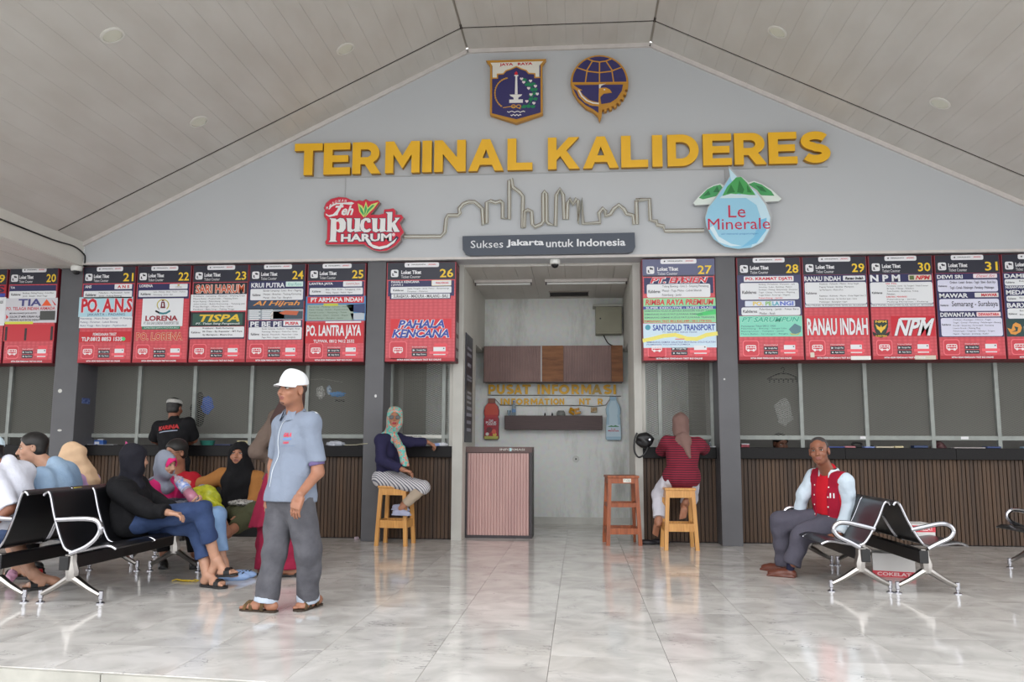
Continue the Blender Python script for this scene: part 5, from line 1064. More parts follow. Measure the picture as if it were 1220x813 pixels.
t = thing('pink_wrapper', 'crumpled pink wrapper on the counter beside the man in the white cap', 'wrapper', (0, 0, 0)); q = MB(); q.add([(-.05, 0, 0), (.0, -.02, .0), (.06, 0, 0), (.0, .03, 0), (-.045, 0, .05), (.03, .01, .025), (0, 0, .012)], [(0,1,6,4), (1,2,5,6), (2,3,5), (3,0,4), (3,4,6,5), (0,3,2,1)]); q.build('foil', flat((220, 80, 150)), t); t.location = (cxp(156), 10.3, ZT)
t = thing('plastic_bowl', 'teal plastic bowl on the left counter', 'bowl', (0, 0, 0)); q = MB(); q.lathe((0, 0, 0), [(.075, 0), (.095, .055), (.10, .06), (.094, .058), (.07, .006)], 20); q.build('bowl', flat((70, 150, 136)), t, smooth=True); t.location = (cxp(245), 10.4, ZT)
sheetbox('paper_pad', 'dark blue document folder on the left counter', 'folder', cxp(267), 10.34, .2, .14, .014, flat((60, 70, 110)), .15)
t = sheetbox('food_box', 'cream cardboard box on the left counter above the old woman', 'box', cxp(289), 10.4, .145, .1, .055, flat((206, 196, 150))); q = MB(); q.box(-.074, .074, -.052, .052, .055, .06); q.build('lid', flat((222, 214, 180)), t)
# thin plastic bag hanging over the counter edge left of the second pillar
t = thing('plastic_bag', 'thin white plastic bag slumped on the counter left of the second pillar', 'bag', (0, 0, 0)); q = MB()
bm_ = bmesh.new(); bmesh.ops.create_icosphere(bm_, subdivisions=3, radius=1)
for v in bm_.verts: n_x = math.sin(v.co.x*7+v.co.y*5)*.12+math.sin(v.co.z*9+v.co.x*3)*.1; v.co = Vector((v.co.x*.12*(1+n_x), v.co.y*.06*(1+n_x), max(0, v.co.z*.035*(1+n_x*2)+.02)))
q.bm(bm_); q.build('bag', mat('thin_white_plastic', (214, 218, 228), .25, alpha=.9), t, smooth=True); q = MB(); q.tube(smooth_pts([(-.05, -.10, .01), (-.06, -.125, -.02), (-.05, -.13, -.07), (-.03, -.125, -.075), (-.02, -.12, -.03), (.0, -.10, .01)], 4), .004, 5); q.build('handle', mat('thin_white_plastic', (214, 218, 228)), t); t.location = (cxp(401), 10.3, ZT)
q = MB(); q.tube([(cxp(415), 10.18, ZT+.008), (cxp(430), 10.16, ZT+.012), (cxp(440), 9.895, ZT+.02), (cxp(449), 9.89, ZT+.028)], .005, 5); tag(q.build('string', flat((190, 184, 160))), 'pale string stretched from the plastic bag round the second pillar', 'string')
# desk under sign 26
t = sheetbox('tissue_pack', 'pale blue pack under white tissues on the counter under sign 26', 'tissue pack', cxp(521), 10.30, .09, .07, .035, flat((150, 170, 220))); 
q = MB(); bm_ = bmesh.new(); bmesh.ops.create_icosphere(bm_, subdivisions=2, radius=1)
for v in bm_.verts: k_ = 1+.25*math.sin(v.co.x*9+v.co.z*7)+.2*math.cos(v.co.y*8); v.co = Vector((v.co.x*.07*k_+.08, v.co.y*.04, max(0, v.co.z*.03*k_+.015)))
q.bm(bm_); q.build('tissue', M_paper, t)
sheetbox('paper_sheet', 'white slip under the hand of the woman in sunglasses', 'paper', cxp(504), 10.28, .1, .08, .004, M_paper, .2, group='loose papers on the counters')
# bottle and papers right of the striped woman
x = cxp(846); t = thing('glass_jar', 'small clear jar on the counter next to the striped woman', 'jar', (x, 10.32, ZT)); q = MB(); q.lathe((x, 10.32, ZT), [(.02, 0), (.024, .01), (.024, .05), (.014, .065), (.014, .075)], 12); q.build('body', M_clear, t, smooth=True)
sheetbox('paper_sheet', 'white paper pad next to the small jar, under sign 27', 'paper', cxp(850), 10.24, .10, .09, .012, M_paper, .3, group='loose papers on the counters')
# right counter
t = sheetbox('ticket_box', 'red and white card box on the right counter against the pillar', 'box', cxp(888), 10.4, .10, .08, .035, flat((150, 44, 60))); q = MB(); q.box(-.045, .05, -.04, .04, .035, .045); q.build('lid', M_paper, t)
for px, w, h, c, lab in ((994, .2, .014, (60, 80, 150), 'blue and white ledger behind the old man'), (1011, .12, .02, (190, 120, 130), 'pink edged booklet behind the old man'), (1033, .12, .016, (120, 140, 200), 'blue receipt book right of the black telephone'), (1052, .2, .018, (206, 196, 176), 'cream papers in the middle of the right counter'), (1068, .1, .022, (214, 200, 160), 'tan envelope next to the cream papers'), (1094, .16, .03, (40, 60, 100), 'dark blue box file on the right counter'), (1152, .34, .010, (200, 190, 190), 'long sheaf of papers near the right end of the counter'), (1180, .16, .022, (44, 66, 120), 'blue folder leaning near the right end of the counter'), (1219, .06, .022, (160, 190, 214), 'light blue pad at the right picture edge')):
    sheetbox('book', lab, 'book', cxp(px), 10.33, w, .13, h, flat(c), random.uniform(-.15, .15), group='books and papers on the right counter')
t = sheetbox('telephone', 'black desk telephone on the right counter', 'telephone', cxp(1021), 10.36, .09, .09, .035, M_rub); q = MB(); q.tube(smooth_pts([(-.055, 0, .03), (-.05, 0, .052), (0, 0, .058), (.05, 0, .052), (.055, 0, .03)], 4), .012, 8); q.build('handset', M_rub, t, smooth=True)
sheetbox('card_reader', 'black card reader right of the telephone', 'card reader', cxp(1038), 10.42, .07, .1, .03, M_rub)
# ---- hanging behind the wire mesh
Yh = 10.42
p = W(933, 450, Yh); t = thing('clothes_hanger', 'black clothes hanger behind the mesh right of the third pillar', 'hanger', (p.x, Yh, p.z))
q = MB(); q.tube(smooth_pts([(p.x-.02, Yh, p.z+.10), (p.x-.005, Yh, p.z+.125), (p.x+.018, Yh, p.z+.11), (p.x+.01, Yh, p.z+.08), (p.x, Yh, p.z+.05)], 4), .005, 5); q.tube(smooth_pts([(p.x-.19, Yh, p.z-.02), (p.x-.1, Yh, p.z+.03), (p.x, Yh, p.z+.05), (p.x+.1, Yh, p.z+.03), (p.x+.19, Yh, p.z-.02)], 4), .008, 5); q.tube([(p.x-.19, Yh, p.z-.02), (p.x+.19, Yh, p.z-.02)], .007, 5)
q.build('frame', M_rub, t)
for k in range(7): q = MB(); q.bbox(p.x-.17+k*.055, p.x-.155+k*.055, Yh-.01, Yh+.01, p.z-.06, p.z-.015, .003); q.build('clip', M_rub, t)
def crumple(name, label, cat, px, py, Y, rx, ry, rz_, m, seed=0, parts='body', freq=6, amp=.14):
    p = W(px, py, Y); t = thing(name, label, cat, (p.x, Y, p.z)); bm_ = bmesh.new(); bmesh.ops.create_icosphere(bm_, subdivisions=4, radius=1)
    for v in bm_.verts:
        c = v.co; k_ = 1+amp*math.sin(c.x*freq+seed+2*math.sin(c.z*3))+amp*.7*math.sin(c.z*freq*1.3+c.y*4+seed); v.co = Vector((p.x+c.x*rx*k_, Y+c.y*ry*k_, p.z+c.z*rz_*(1+.3*amp*math.sin(c.x*7))))
    q = MB(); q.bm(bm_); q.build(parts, m, t, smooth='all'); return t
t = crumple('plastic_bag', 'clear crumpled plastic bag hanging behind the mesh under the hanger', 'bag', 934, 491, Yh, .10, .03, .17, mat('cloudy_plastic', (176, 180, 178), .3, alpha=.25), 2, 'film', 9, .2)
t = crumple('shoulder_bag', 'black cloth bag hanging behind the mesh, next to a blue cap', 'bag', 237, 488, Yh, .10, .06, .22, mat('black_cloth', (26, 27, 30), .9), 1)
t = crumple('cloth_cap', 'blue cloth hanging behind the mesh beside the black bag', 'cloth', 247, 483, Yh-.03, .075, .04, .12, mat('blue_cloth', (38, 92, 178), .8), 3)
t = crumple('work_glove', 'white knitted glove hanging in the window left of the second pillar', 'glove', 382, 468, Yh, .055, .03, .085, mat('white_knit', (206, 206, 200), .9, c2=(90, 90, 92), scale=60), 4)
t = crumple('work_glove', 'small white and blue glove hanging next to the knitted glove', 'glove', 392, 465, Yh, .03, .02, .06, mat('blue_white_knit', (190, 206, 216), .9, c2=(70, 110, 160), scale=50), 5)
t = crumple('duster', 'bright blue rubber glove with black cuff hanging in the window', 'glove', 402, 470, Yh, .10, .03, .035, mat('blue_rubber', (44, 130, 196), .5), 6); q = MB(); p = W(405, 477, Yh); q.bbox(p.x-.06, p.x+.06, Yh-.02, Yh+.02, p.z-.02, p.z+.01, .006); q.build('cuff', M_rub, t)
p = W(385, 450, Yh); q = MB(); q.tube([(p.x-.25, Yh, p.z-.03), (p.x, Yh, p.z-.02), (p.x+.25, Yh, p.z-.06)], .004, 5); tag(q.build('line', flat((150, 150, 140))), 'thin line the gloves hang from', 'line')
# ---- on the floor
def boxy(name, label, x, y, z, w, d, h, rz, band):
    t = thing(name, label, 'box', (0, 0, 0)); q = MB(); q.bbox(-w/2, w/2, -d/2, d/2, 0, h, .004); q.build('carton', mat('white_carton', (214, 212, 210), .6, var=.03, scale=6), t)
    q = MB(); q.box(-w/2-.001, w/2+.001, -d/2-.001, d/2+.001, band[0], band[1]); q.build('red_band', flat((206, 60, 74)), t)
    q = MB(); put_text(q, 'COKELAT', -w*.4, band[0]+.01, w*.4, band[1]-.01, -d/2-.002, .03); q.build('lettering', flat((232, 200, 200)), t, fix=False)
    t.location = (x, y, z); t.rotation_euler = (0, 0, rz)
boxy('carton', 'red-topped white carton on the far seat of the empty bench', 2.85, 7.50, .378, .20, .26, .11, .05, (.045, .10))
boxy('carton', 'white carton with red foot standing on the floor under the empty bench', 2.77, 7.86, 0, .34, .26, .20, -.3, (.0, .05))
p = Wz(790, 647, .0)
t = thing('sandal_pair', 'dark slip-on shoes left on the floor below the striped woman', 'shoes', (0, 0, 0))
for k, (dx, rz) in enumerate(((-.10, .3), (.05, .0))):
    bm_ = bmesh.new(); bmesh.ops.create_icosphere(bm_, subdivisions=3, radius=1)
    for v in bm_.verts: c = v.co; v.co = Vector((dx+c.x*.115, k*.07+c.y*.042*(1+.15*c.x), max(0, .022+c.z*.035*(1-.35*c.x))))
    q = MB(); q.bm(bm_); q.build('shoe', mat('black_shoe', (28, 26, 32), .5), t, smooth='all')
t.location = (.88, 9.98, 0)
q = MB(); q.lathe((0, 0, 0), [(.033, 0), (.034, .02), (.034, .10), (.031, .115), (.031, .118)], 16); t = thing('drink_can', 'red drink can on the floor under the left benches', 'can', (0, 0, 0)); q.build('can', flat((206, 40, 44)), t, smooth=True); q = MB(); put_text(q, 'TEH', -.02, .04, .02, .075, -.0345, .03); q.build('lettering', flat(WHT), t); t.location = (-4.38, 6.62, 0)
t = crumple('plastic_cup', 'pink plastic wrapper on the floor beside the red can', 'wrapper', 14, 686, 6.55, .04, .03, .05, mat('pink_wrapper', (214, 160, 190), .4), 2)
q = MB()
for k in range(6): 
    a = k*1.1; q.tube(smooth_pts([(-.09+k*.035, .02*math.sin(a), .006), (-.06+k*.03, .03*math.cos(a), .014), (-.02+k*.03, -.02*math.sin(a*2), .008), (.02+k*.02, .02*math.cos(a*1.7), .005)], 3), .005, 5)
t = thing('yellow_strap', 'tangled yellow plastic strap on the floor under the bench', 'strap', (0, 0, 0)); q.build('strap', flat((200, 170, 40)), t, kind='stuff'); t.location = (-3.28, 6.86, 0)
sheetbox('snack_wrapper', 'tiny crumpled wrapper on the floor left of the second pillar', 'wrapper', -2.69, 10.12, .05, .04, .03, flat((200, 180, 190)), .5, 0)
t = thing('yellow_tape', 'short yellow tape stuck on the top edge of the left bench back', 'tape', (0, 0, 0)); q = MB(); q.box(0, .01, 0, .09, 0, .012); q.box(.005, .014, .06, .09, -.05, .004); q.build('tape', flat((206, 196, 50)), t); t.location = (-3.835, 6.15, .785)
# pillar scraps
for px, py, w, h, c, lab in ((71.5, 466, .028, .026, (206, 206, 200), 'small torn white sticker on the leftmost pillar'), (71, 513, .03, .014, (200, 200, 196), 'lower scrap of white sticker on the leftmost pillar'), (447.5, 472, .015, .02, (220, 220, 220), 'tiny white sticker on the second pillar'), (863, 452, .012, .012, (190, 190, 190), 'tiny pale dot sticker on the third pillar')):
    p = W(px, py, PF); q = MB(); q.sheet(circ(p.x, p.z, w, 7, ry=h), PF); tag(q.build('sticker', flat(c)), lab, 'sticker')
p = W(93, 478, 10.12); q = MB(); q.box(-6.2249, -6.2235, 10.03, 10.2, p.z-.035, p.z+.035); tag(q.build('sticker', mat('blue_sticker', (38, 56, 120), .5, c2=(120, 140, 190), scale=40)), 'blue printed sticker on the side of the leftmost pillar', 'sticker')
for a, b, y_, lab in (((1025), (1050), 1, 'white sticky tape on the window rail above the telephone'), (1145, 1154, 1, 'white tape scrap on the window rail at the far right')):
    x0, x1 = W(a, 517, WY-.03).x, W(b-15 if b > 1049 and a < 1100 else b, 517, WY-.03).x
    q = MB(); q.box(min(x0, x1), max(x0, x1), WY-.0215, WY-.020, ZR-.01, ZR+.02); tag(q.build('tape', flat((222, 222, 224))), lab, 'tape')
x0, x1 = W(484, 516, WY).x, W(527, 516, WY).x; q = MB(); q.box(x0, x1, WY-.0215, WY-.020, ZR-.015, ZR+.02); t = q.build('paper_strip', flat((214, 214, 206))); tag(t, 'pale printed strip on the window rail under sign 26', 'label')
q = MB(); put_text(q, 'NO SMOKING AREA', x0+.02, ZR-.004, x0+.2, ZR+.010, WY-.0222, .02); q.build('lettering', flat((90, 90, 90)), t, fix=False)
# ================================================================ people: smooth implicit bodies turned into meshes
def vn(v): v = np.asarray(v, float); return v/max(1e-9, np.linalg.norm(v))
A_ = lambda v: np.array([v[0], v[1], v[2]], float)
def J(px, py, Y): return A_(W(px, py, Y))
def G(px, Y, z):
    "point at depth Y and height z seen at column px"
    a, b = W(px, 300, Y), W(px, 700, Y); t = (z-a.z)/(b.z-a.z); return A_(a.lerp(b, t))
class Field:
    def __init__(s, h): s.h = h; s.p = []
    def add(s, kind, prm, lo, hi, k=.02, op='u', cuts=()): s.p.append((kind, prm, np.array(lo), np.array(hi), k, op, cuts)); return s
    def rc(s, a, b, ra, rb=None, k=.02, op='u', cuts=()):
        a, b = A_(a), A_(b); rb = ra if rb is None else rb; m = max(ra, rb)
        return s.add('rc', (a, b, ra, rb), np.minimum(a, b)-m, np.maximum(a, b)+m, k, op, cuts)
    def ell(s, c, r, M=None, k=.02, op='u', cuts=()):
        c = A_(c); M = np.eye(3) if M is None else M; m = max(r); return s.add('ell', (c, np.array(r, float), M), c-m, c+m, k, op, cuts)
    def box(s, c, hf, M, rr, k=.02, op='u', cuts=()):
        c = A_(c); m = np.linalg.norm(hf)+rr; return s.add('box', (c, np.array(hf, float), M, rr), c-m, c+m, k, op, cuts)
    def mesh(s, folds=None, lo=None, hi=None, cuts=()):
        h = s.h; U = [p for p in s.p if p[5] == 'u']
        L0 = np.min([p[2] for p in U], 0)-2.5*h; H0 = np.max([p[3] for p in U], 0)+2.5*h
        if lo is not None: L0 = np.maximum(L0, lo); H0 = np.minimum(H0, hi)
        n = np.maximum(4, np.ceil((H0-L0)/h).astype(int)+1)
        ax = [L0[i]+np.arange(n[i])*h for i in range(3)]
        V = np.full(n, .2, np.float32)
        for kind, prm, plo, phi, k, op, pc in s.p:
            m = k+3*h; i0 = np.maximum(0, np.floor((plo-m-L0)/h).astype(int)); i1 = np.minimum(n, np.ceil((phi+m-L0)/h).astype(int)+1)
            if (i1 <= i0).any(): continue
            X = ax[0][i0[0]:i1[0]][:, None, None]; Y = ax[1][i0[1]:i1[1]][None, :, None]; Z = ax[2][i0[2]:i1[2]][None, None, :]
            if kind == 'rc':
                a, b, ra, rb = prm; d = b-a; L2 = max(1e-9, d@d)
                t = np.clip(((X-a[0])*d[0]+(Y-a[1])*d[1]+(Z-a[2])*d[2])/L2, 0, 1)
                D = np.sqrt((X-a[0]-t*d[0])**2+(Y-a[1]-t*d[1])**2+(Z-a[2]-t*d[2])**2)-(ra+(rb-ra)*t)
            else:
                c = prm[0]; M = prm[2]; q = [(X-c[0])*M[0, i]+(Y-c[1])*M[1, i]+(Z-c[2])*M[2, i] for i in range(3)]; r = prm[1]
                if kind == 'ell':
                    k0 = np.sqrt((q[0]/r[0])**2+(q[1]/r[1])**2+(q[2]/r[2])**2); k1 = np.sqrt((q[0]/r[0]**2)**2+(q[1]/r[1]**2)**2+(q[2]/r[2]**2)**2)
                    D = np.where(k1 > 1e-6, k0*(k0-1)/np.maximum(k1, 1e-6), -r.min())
                else:
                    g_ = [np.abs(q[i])-r[i] for i in range(3)]; D = np.sqrt(sum(np.maximum(x, 0)**2 for x in g_))+np.minimum(np.maximum(np.maximum(g_[0], g_[1]), g_[2]), 0)-prm[3]
            for (cp, cn) in pc: D = np.maximum(D, (X-cp[0])*cn[0]+(Y-cp[1])*cn[1]+(Z-cp[2])*cn[2])
            sl = (slice(i0[0], i1[0]), slice(i0[1], i1[1]), slice(i0[2], i1[2])); C = V[sl]
            if op == 'u': hh = np.clip(.5+.5*(C-D)/k, 0, 1); V[sl] = C+(D-C)*hh-k*hh*(1-hh)
            else: hh = np.clip(.5-.5*(C+D)/k, 0, 1); V[sl] = C+(-D-C)*hh+k*hh*(1-hh)
        X, Y, Z = ax[0][:, None, None], ax[1][None, :, None], ax[2][None, None, :]
        if folds: V = V+folds(X, Y, Z)
        for (cp, cn) in cuts: V = np.maximum(V, (X-cp[0])*cn[0]+(Y-cp[1])*cn[1]+(Z-cp[2])*cn[2])
        return nets(V, L0, h)
def nets(V, L0, h):
    V = np.pad(V, 1, constant_values=.2); L0 = L0-h; ins = V < 0; n = V.shape
    acc = np.zeros((n[0]-1, n[1]-1, n[2]-1, 3), np.float32); cnt = np.zeros(acc.shape[:3], np.float32)
    full = [slice(0, n[i]-1) for i in range(3)]
    for a in range(3):
        b, c = [i for i in range(3) if i != a]
        s0 = [slice(None)]*3; s1 = [slice(None)]*3; s0[a] = slice(0, n[a]-1); s1[a] = slice(1, n[a])
        v0, v1 = V[tuple(s0)], V[tuple(s1)]; x = ins[tuple(s0)] != ins[tuple(s1)]; t = np.where(x, v0/np.where(x, v0-v1, 1), 0)
        for db in (0, 1):
            for dc in (0, 1):
                s_ = [None]*3; s_[a] = slice(None); s_[b] = slice(db, n[b]-1+db); s_[c] = slice(dc, n[c]-1+dc)
                xx, tt = x[tuple(s_)], t[tuple(s_)]; cnt += xx
                acc[..., a] += np.where(xx, tt, 0); acc[..., b] += xx*db; acc[..., c] += xx*dc
    idx = np.full(cnt.shape, -1, np.int64); act = cnt > 0; idx[act] = np.arange(act.sum())
    ii = np.argwhere(act); P_ = (acc[act]/cnt[act][:, None]+ii)*h+L0; Q = []
    for a in range(3):
        b, c = (a+1) % 3, (a+2) % 3
        s0 = [slice(1, -1)]*3; s1 = [slice(1, -1)]*3; s0[a] = slice(0, n[a]-1); s1[a] = slice(1, n[a])
        x0, x1 = ins[tuple(s0)], ins[tuple(s1)]; e = np.argwhere(x0 != x1)
        if not len(e): continue
        fl = x0[tuple(e.T)]; off = np.ones(3, int); off[a] = 0; e = e+off; q = []
        for db, dc in ((-1, -1), (0, -1), (0, 0), (-1, 0)):
            g_ = e.copy(); g_[:, b] += db; g_[:, c] += dc; q.append(idx[tuple(g_.T)])
        q = np.stack(q, 1); q[~fl] = q[~fl][:, ::-1]; Q.append(q)
    F = np.concatenate(Q) if Q else np.zeros((0, 4), int)
    return P_, F[(F >= 0).all(1)]
def np_obj(name, geos, m, parent, mats=None, matfn=None, label=None):
    V = []; F = []; b = 0
    for v, f in geos: V.append(v); F.append(f+b); b += len(v)
    V = np.concatenate(V); F = np.concatenate(F); o0 = np.array(ORG[parent])
    me = bpy.data.meshes.new(name); me.vertices.add(len(V)); me.vertices.foreach_set('co', (V-o0).astype(np.float32).ravel())
    me.loops.add(4*len(F)); me.loops.foreach_set('vertex_index', F.astype(np.int32).ravel()); me.polygons.add(len(F))
    me.polygons.foreach_set('loop_start', (np.arange(len(F))*4).astype(np.int32))
    try: me.polygons.foreach_set('loop_total', np.full(len(F), 4, np.int32))
    except Exception: pass
    for q in (mats or [m]): me.materials.append(q)
    if matfn is not None: me.polygons.foreach_set('material_index', matfn(V[F].mean(1)).astype(np.int32))
    me.update(calc_edges=True); me.shade_smooth()
    o = bpy.data.objects.new(name, me); COL.objects.link(o); o.parent = parent; ORG[o] = ORG[parent]; o['_w'] = 1; del o['_w']
    if label: o['label'] = label
    SURF[o] = (V, F); return o
SURF = {}
from mathutils.bvhtree import BVHTree
def decal(parent_obj, name, m, origin, right, up, V2, F2, lift=.003, sub=0, reach=.35):
    "flat print laid onto a garment: V2 in metres in the plane (right, up) through origin; rays go against the plane normal"
    V, F = SURF[parent_obj]; t = BVHTree.FromPolygons([tuple(v) for v in V], [tuple(int(i) for i in f) for f in F])
    r, u = Vector(right).normalized(), Vector(up).normalized(); n = r.cross(u).normalized(); u = n.cross(r)
    q = MB(); out = []
    for x, y in V2:
        p = Vector(origin)+r*x+u*y; hit = t.ray_cast(p+n*reach, -n, 2*reach)
        out.append((hit[0] if hit[0] else p)+n*lift)
    q.add([tuple(p) for p in out], F2); return q.build(name, m, parent_obj, fix=False)
def quad_grid(x0, x1, y0, y1, nx, ny):
    V2 = [(x0+(x1-x0)*i/nx, y0+(y1-y0)*j/ny) for j in range(ny+1) for i in range(nx+1)]
    return V2, [(j*(nx+1)+i, j*(nx+1)+i+1, (j+1)*(nx+1)+i+1, (j+1)*(nx+1)+i) for j in range(ny) for i in range(nx)]
def dtext(po, name, txt, m, origin, right, up, w, h, bold=.03, shear=0):
    v, f = text_geo(txt, bold, shear); return decal(po, name, m, origin, right, up, [((p[0]-.5)*w, (p[1]-.5)*h) for p in v], f)
def skin(name, c): return mat(name, c, .48, c2=tuple(int(x*.93) for x in c), scale=14, bump=.08, bscale=120, dist=.0008)
M_hair = mat('black_hair', (24, 21, 20), .5, bump=.5, bscale=90); M_lip = mat('lips', (130, 76, 66), .5); M_eyew = mat('eye_white', (206, 200, 192), .3); M_eyed = mat('eye_dark', (28, 20, 18), .2); M_brow = mat('eyebrow_hair', (34, 28, 26), .7)
class Person:
    def __init__(s, label, pel, neck, face, skin_m, yaw, g=1.0, head=None, hs=1.0, sh=.17, hw=.085, up=None, group=None, tilt=0):
        "yaw = compass of the chest in degrees: 0 faces +Y (away), 90 faces -X (left), 180 faces the camera, -90 faces +X"
        s.pel, s.neck = A_(pel), A_(neck); s.g = g; s.hs = hs; s.skin = skin_m
        s.u = vn(s.neck-s.pel); f = np.array([-math.sin(R(yaw)), math.cos(R(yaw)), 0]); s.r = vn(np.cross(f, s.u)); s.f = np.cross(s.u, s.r)
        s.shR = s.neck-s.u*.05+s.r*sh*g; s.shL = s.neck-s.u*.05-s.r*sh*g; s.hiR = s.pel+s.r*hw*g; s.hiL = s.pel-s.r*hw*g
        s.head = A_(head) if head is not None else s.neck+s.u*.15*hs
        hu = vn(up) if up is not None else np.array([0, 0, 1.]); s.hf = vn(A_(face)); s.hr = vn(np.cross(s.hf, hu)); s.hu = np.cross(s.hr, s.hf)
        base = (s.pel[0], s.pel[1], 0); s.t = thing('person', label, 'person', base, group); s.geos = []; s.feet = []
        s.M = np.stack([s.hr, s.hf, s.hu], 1); s.T = np.stack([s.r, s.f, s.u], 1); s.body = Field(.013)
    def H(s, x, y, z): return s.head+(s.hr*x+s.hf*y+s.hu*z)*s.hs
    def head_geo(s, h=.006, jaw=1.0, cheek=1.0, ears=True, nose=1.0, lip=0, eyes=True, open_=False):
        F = Field(h); H, k = s.H, s.hs; e = lambda c, r, kk=.012, op='u': F.ell(H(*c), [x*k for x in r], s.M, kk*k, op)
        e((0, -.012, .040), (.073, .090, .078)); e((0, .026, -.022), (.060*cheek, .064, .075), .03); e((0, .058, -.082), (.026*jaw, .024, .020), .03)
        e((0, .02, -.055), (.052*jaw, .05, .04), .03)
        F.rc(H(-.03, .075, .030), H(.03, .075, .030), .011*k, k=.012*k)
        for sx in (-1, 1):
            e((sx*.034, .092, .010), (.017, .014, .011), .010, 's'); e((sx*.040, .060, -.022), (.024*cheek, .024, .022), .02)
            if ears: e((sx*.078, -.006, .0), (.010, .020, .033), .006); e((sx*.084, .002, .002), (.006, .010, .018), .005, 's')
        F.rc(H(0, .086, .016), H(0, .104*nose, -.022), .008*k, .0125*k, .010*k)
        for sx in (-1, 1): F.rc(H(sx*.010, .092, -.027), H(sx*.014, .088, -.028), .0085*k, k=.006*k)
        e((0, .076, -.052), (.026, .018, .018), .012)
        F.rc(H(-.018, .088, -.050), H(.018, .088, -.050), .0052*k, k=.005*k); F.rc(H(-.015, .087, -.061), H(.015, .087, -.061), .0065*k, k=.005*k)
        F.rc(H(-.022, .092, -.0555), H(.022, .092, -.0555), .0022*k, k=.004*k, op='s')
        if open_: e((0, .095, -.056), (.010, .012, .005), .003, 's')
        F.rc(s.head-s.hu*.05*k-s.hf*.015*k, s.neck-s.u*.02, .054*k, .062*k, .03)
        s.geos.append(F.mesh()); lc = [H(0, .088, -.050), H(0, .087, -.061)]; s.lipc = lc
        if eyes:
            for sx in (-1, 1):
                q = MB(); bm = bmesh.new(); bmesh.ops.create_uvsphere(bm, u_segments=12, v_segments=8, radius=1)
                c = H(sx*.032, .0745, .0115)
                for v in bm.verts: p = c+s.M@(np.array(v.co)*np.array([.0145, .0125, .0056])*k); v.co = Vector(p)
                q.bm(bm); o = q.build('eye', M_eyew, s.t, smooth='all')
                q = MB(); bm = bmesh.new(); bmesh.ops.create_uvsphere(bm, u_segments=10, v_segments=8, radius=1); c = H(sx*.032, .0845, .0112)
                for v in bm.verts: v.co = Vector(c+s.M@(np.array(v.co)*np.array([.0060, .0042, .0054])*k))
                q.bm(bm); q.build('iris', M_eyed, o, smooth='all')
                q = MB(); q.tube([H(sx*.016, .084, .014), H(sx*.030, .089, .0195), H(sx*.047, .078, .0155)], [.0016*k, .0024*k, .0014*k], 6); q.build('upper_lid', M_brow, o)
                q = MB(); q.tube([H(sx*.012, .088, .029), H(sx*.030, .0885, .036), H(sx*.050, .072, .031)], [.003*k, .0036*k, .002*k], 6, flat=.8); q.build('eyebrow', M_brow, s.t)
    def finish(s):
        g = s.geos+[s.body.mesh()]; lc = getattr(s, 'lipc', None)
        def fn(C):
            o = np.zeros(len(C))
            if lc is not None:
                q = (C-(lc[0]+lc[1])/2)@s.M/s.hs; o[(np.abs(q[:, 0]) < .026-np.abs(q[:, 2])*.9) & (np.abs(q[:, 2]) < .0125) & (np.abs(q[:, 1]) < .02)] = 1
            return o
        return np_obj('body', g, s.skin, s.t, [s.skin, M_lip if not hasattr(s, 'lipm') else s.lipm], fn)
    def torso(s, F, t=0, k=.04, belly=1.0, bust=0, cuts=(), hip=1.0):
        g = s.g; T = s.T; L = np.linalg.norm(s.neck-s.pel)
        F.ell(s.neck-s.u*.17, [.155*g+t, .10*g+t, .17+t], T, k, cuts=cuts); F.ell(s.pel+s.u*.16*L/.5, [.138*g*belly+t, .108*g*belly+t, .16+t], T, k, cuts=cuts)
        F.ell(s.pel+s.u*.0, [.158*g*hip+t, .118*g*hip+t, .115+t], T, k, cuts=cuts)
        if bust:
            for sx in (-1, 1): F.ell(s.neck-s.u*.21+s.f*.075+s.r*sx*.065, [.06+t*.4, .05+t*.4, .06+t*.4], T, k, cuts=cuts)
        for sh in (s.shL, s.shR): F.rc(s.neck-s.u*.055, sh, .058+t, .056+t, k, cuts=cuts)
    def arm(s, F, side, el, wr, t=0, k=.02, r=(.050, .040, .038, .027), upto=None, only=None):
        sh = s.shR if side == 'R' else s.shL; el, wr = A_(el), A_(wr); g = s.g
        c1 = c2 = ()
        if upto is not None and upto <= 1: p = sh+(el-sh)*upto; c1 = ((p, vn(el-sh)),)
        if upto is not None and upto > 1: p = el+(wr-el)*(upto-1); c2 = ((p, vn(wr-el)),)
        F.rc(sh, el, r[0]*g+t, r[1]*g+t, k, cuts=c1)
        if upto is None or upto > 1: F.rc(el, wr, r[2]*g+t, r[3]*g+t, k, cuts=c2)
    def leg(s, F, side, kn, an, t=0, k=.03, r=(.082, .058, .056, .038), upto=None, hi=None):
        hp = A_(hi) if hi is not None else (s.hiR if side == 'R' else s.hiL); kn, an = A_(kn), A_(an); g = s.g; c = ()
        if upto is not None: p = kn+(an-kn)*upto; c = ((p, vn(an-kn)),)
        F.rc(hp, kn, r[0]*g+t, r[1]*g+t, k, cuts=c if False else ()); F.rc(kn, an, r[2]*g+t, r[3]*g+t, k, cuts=c)
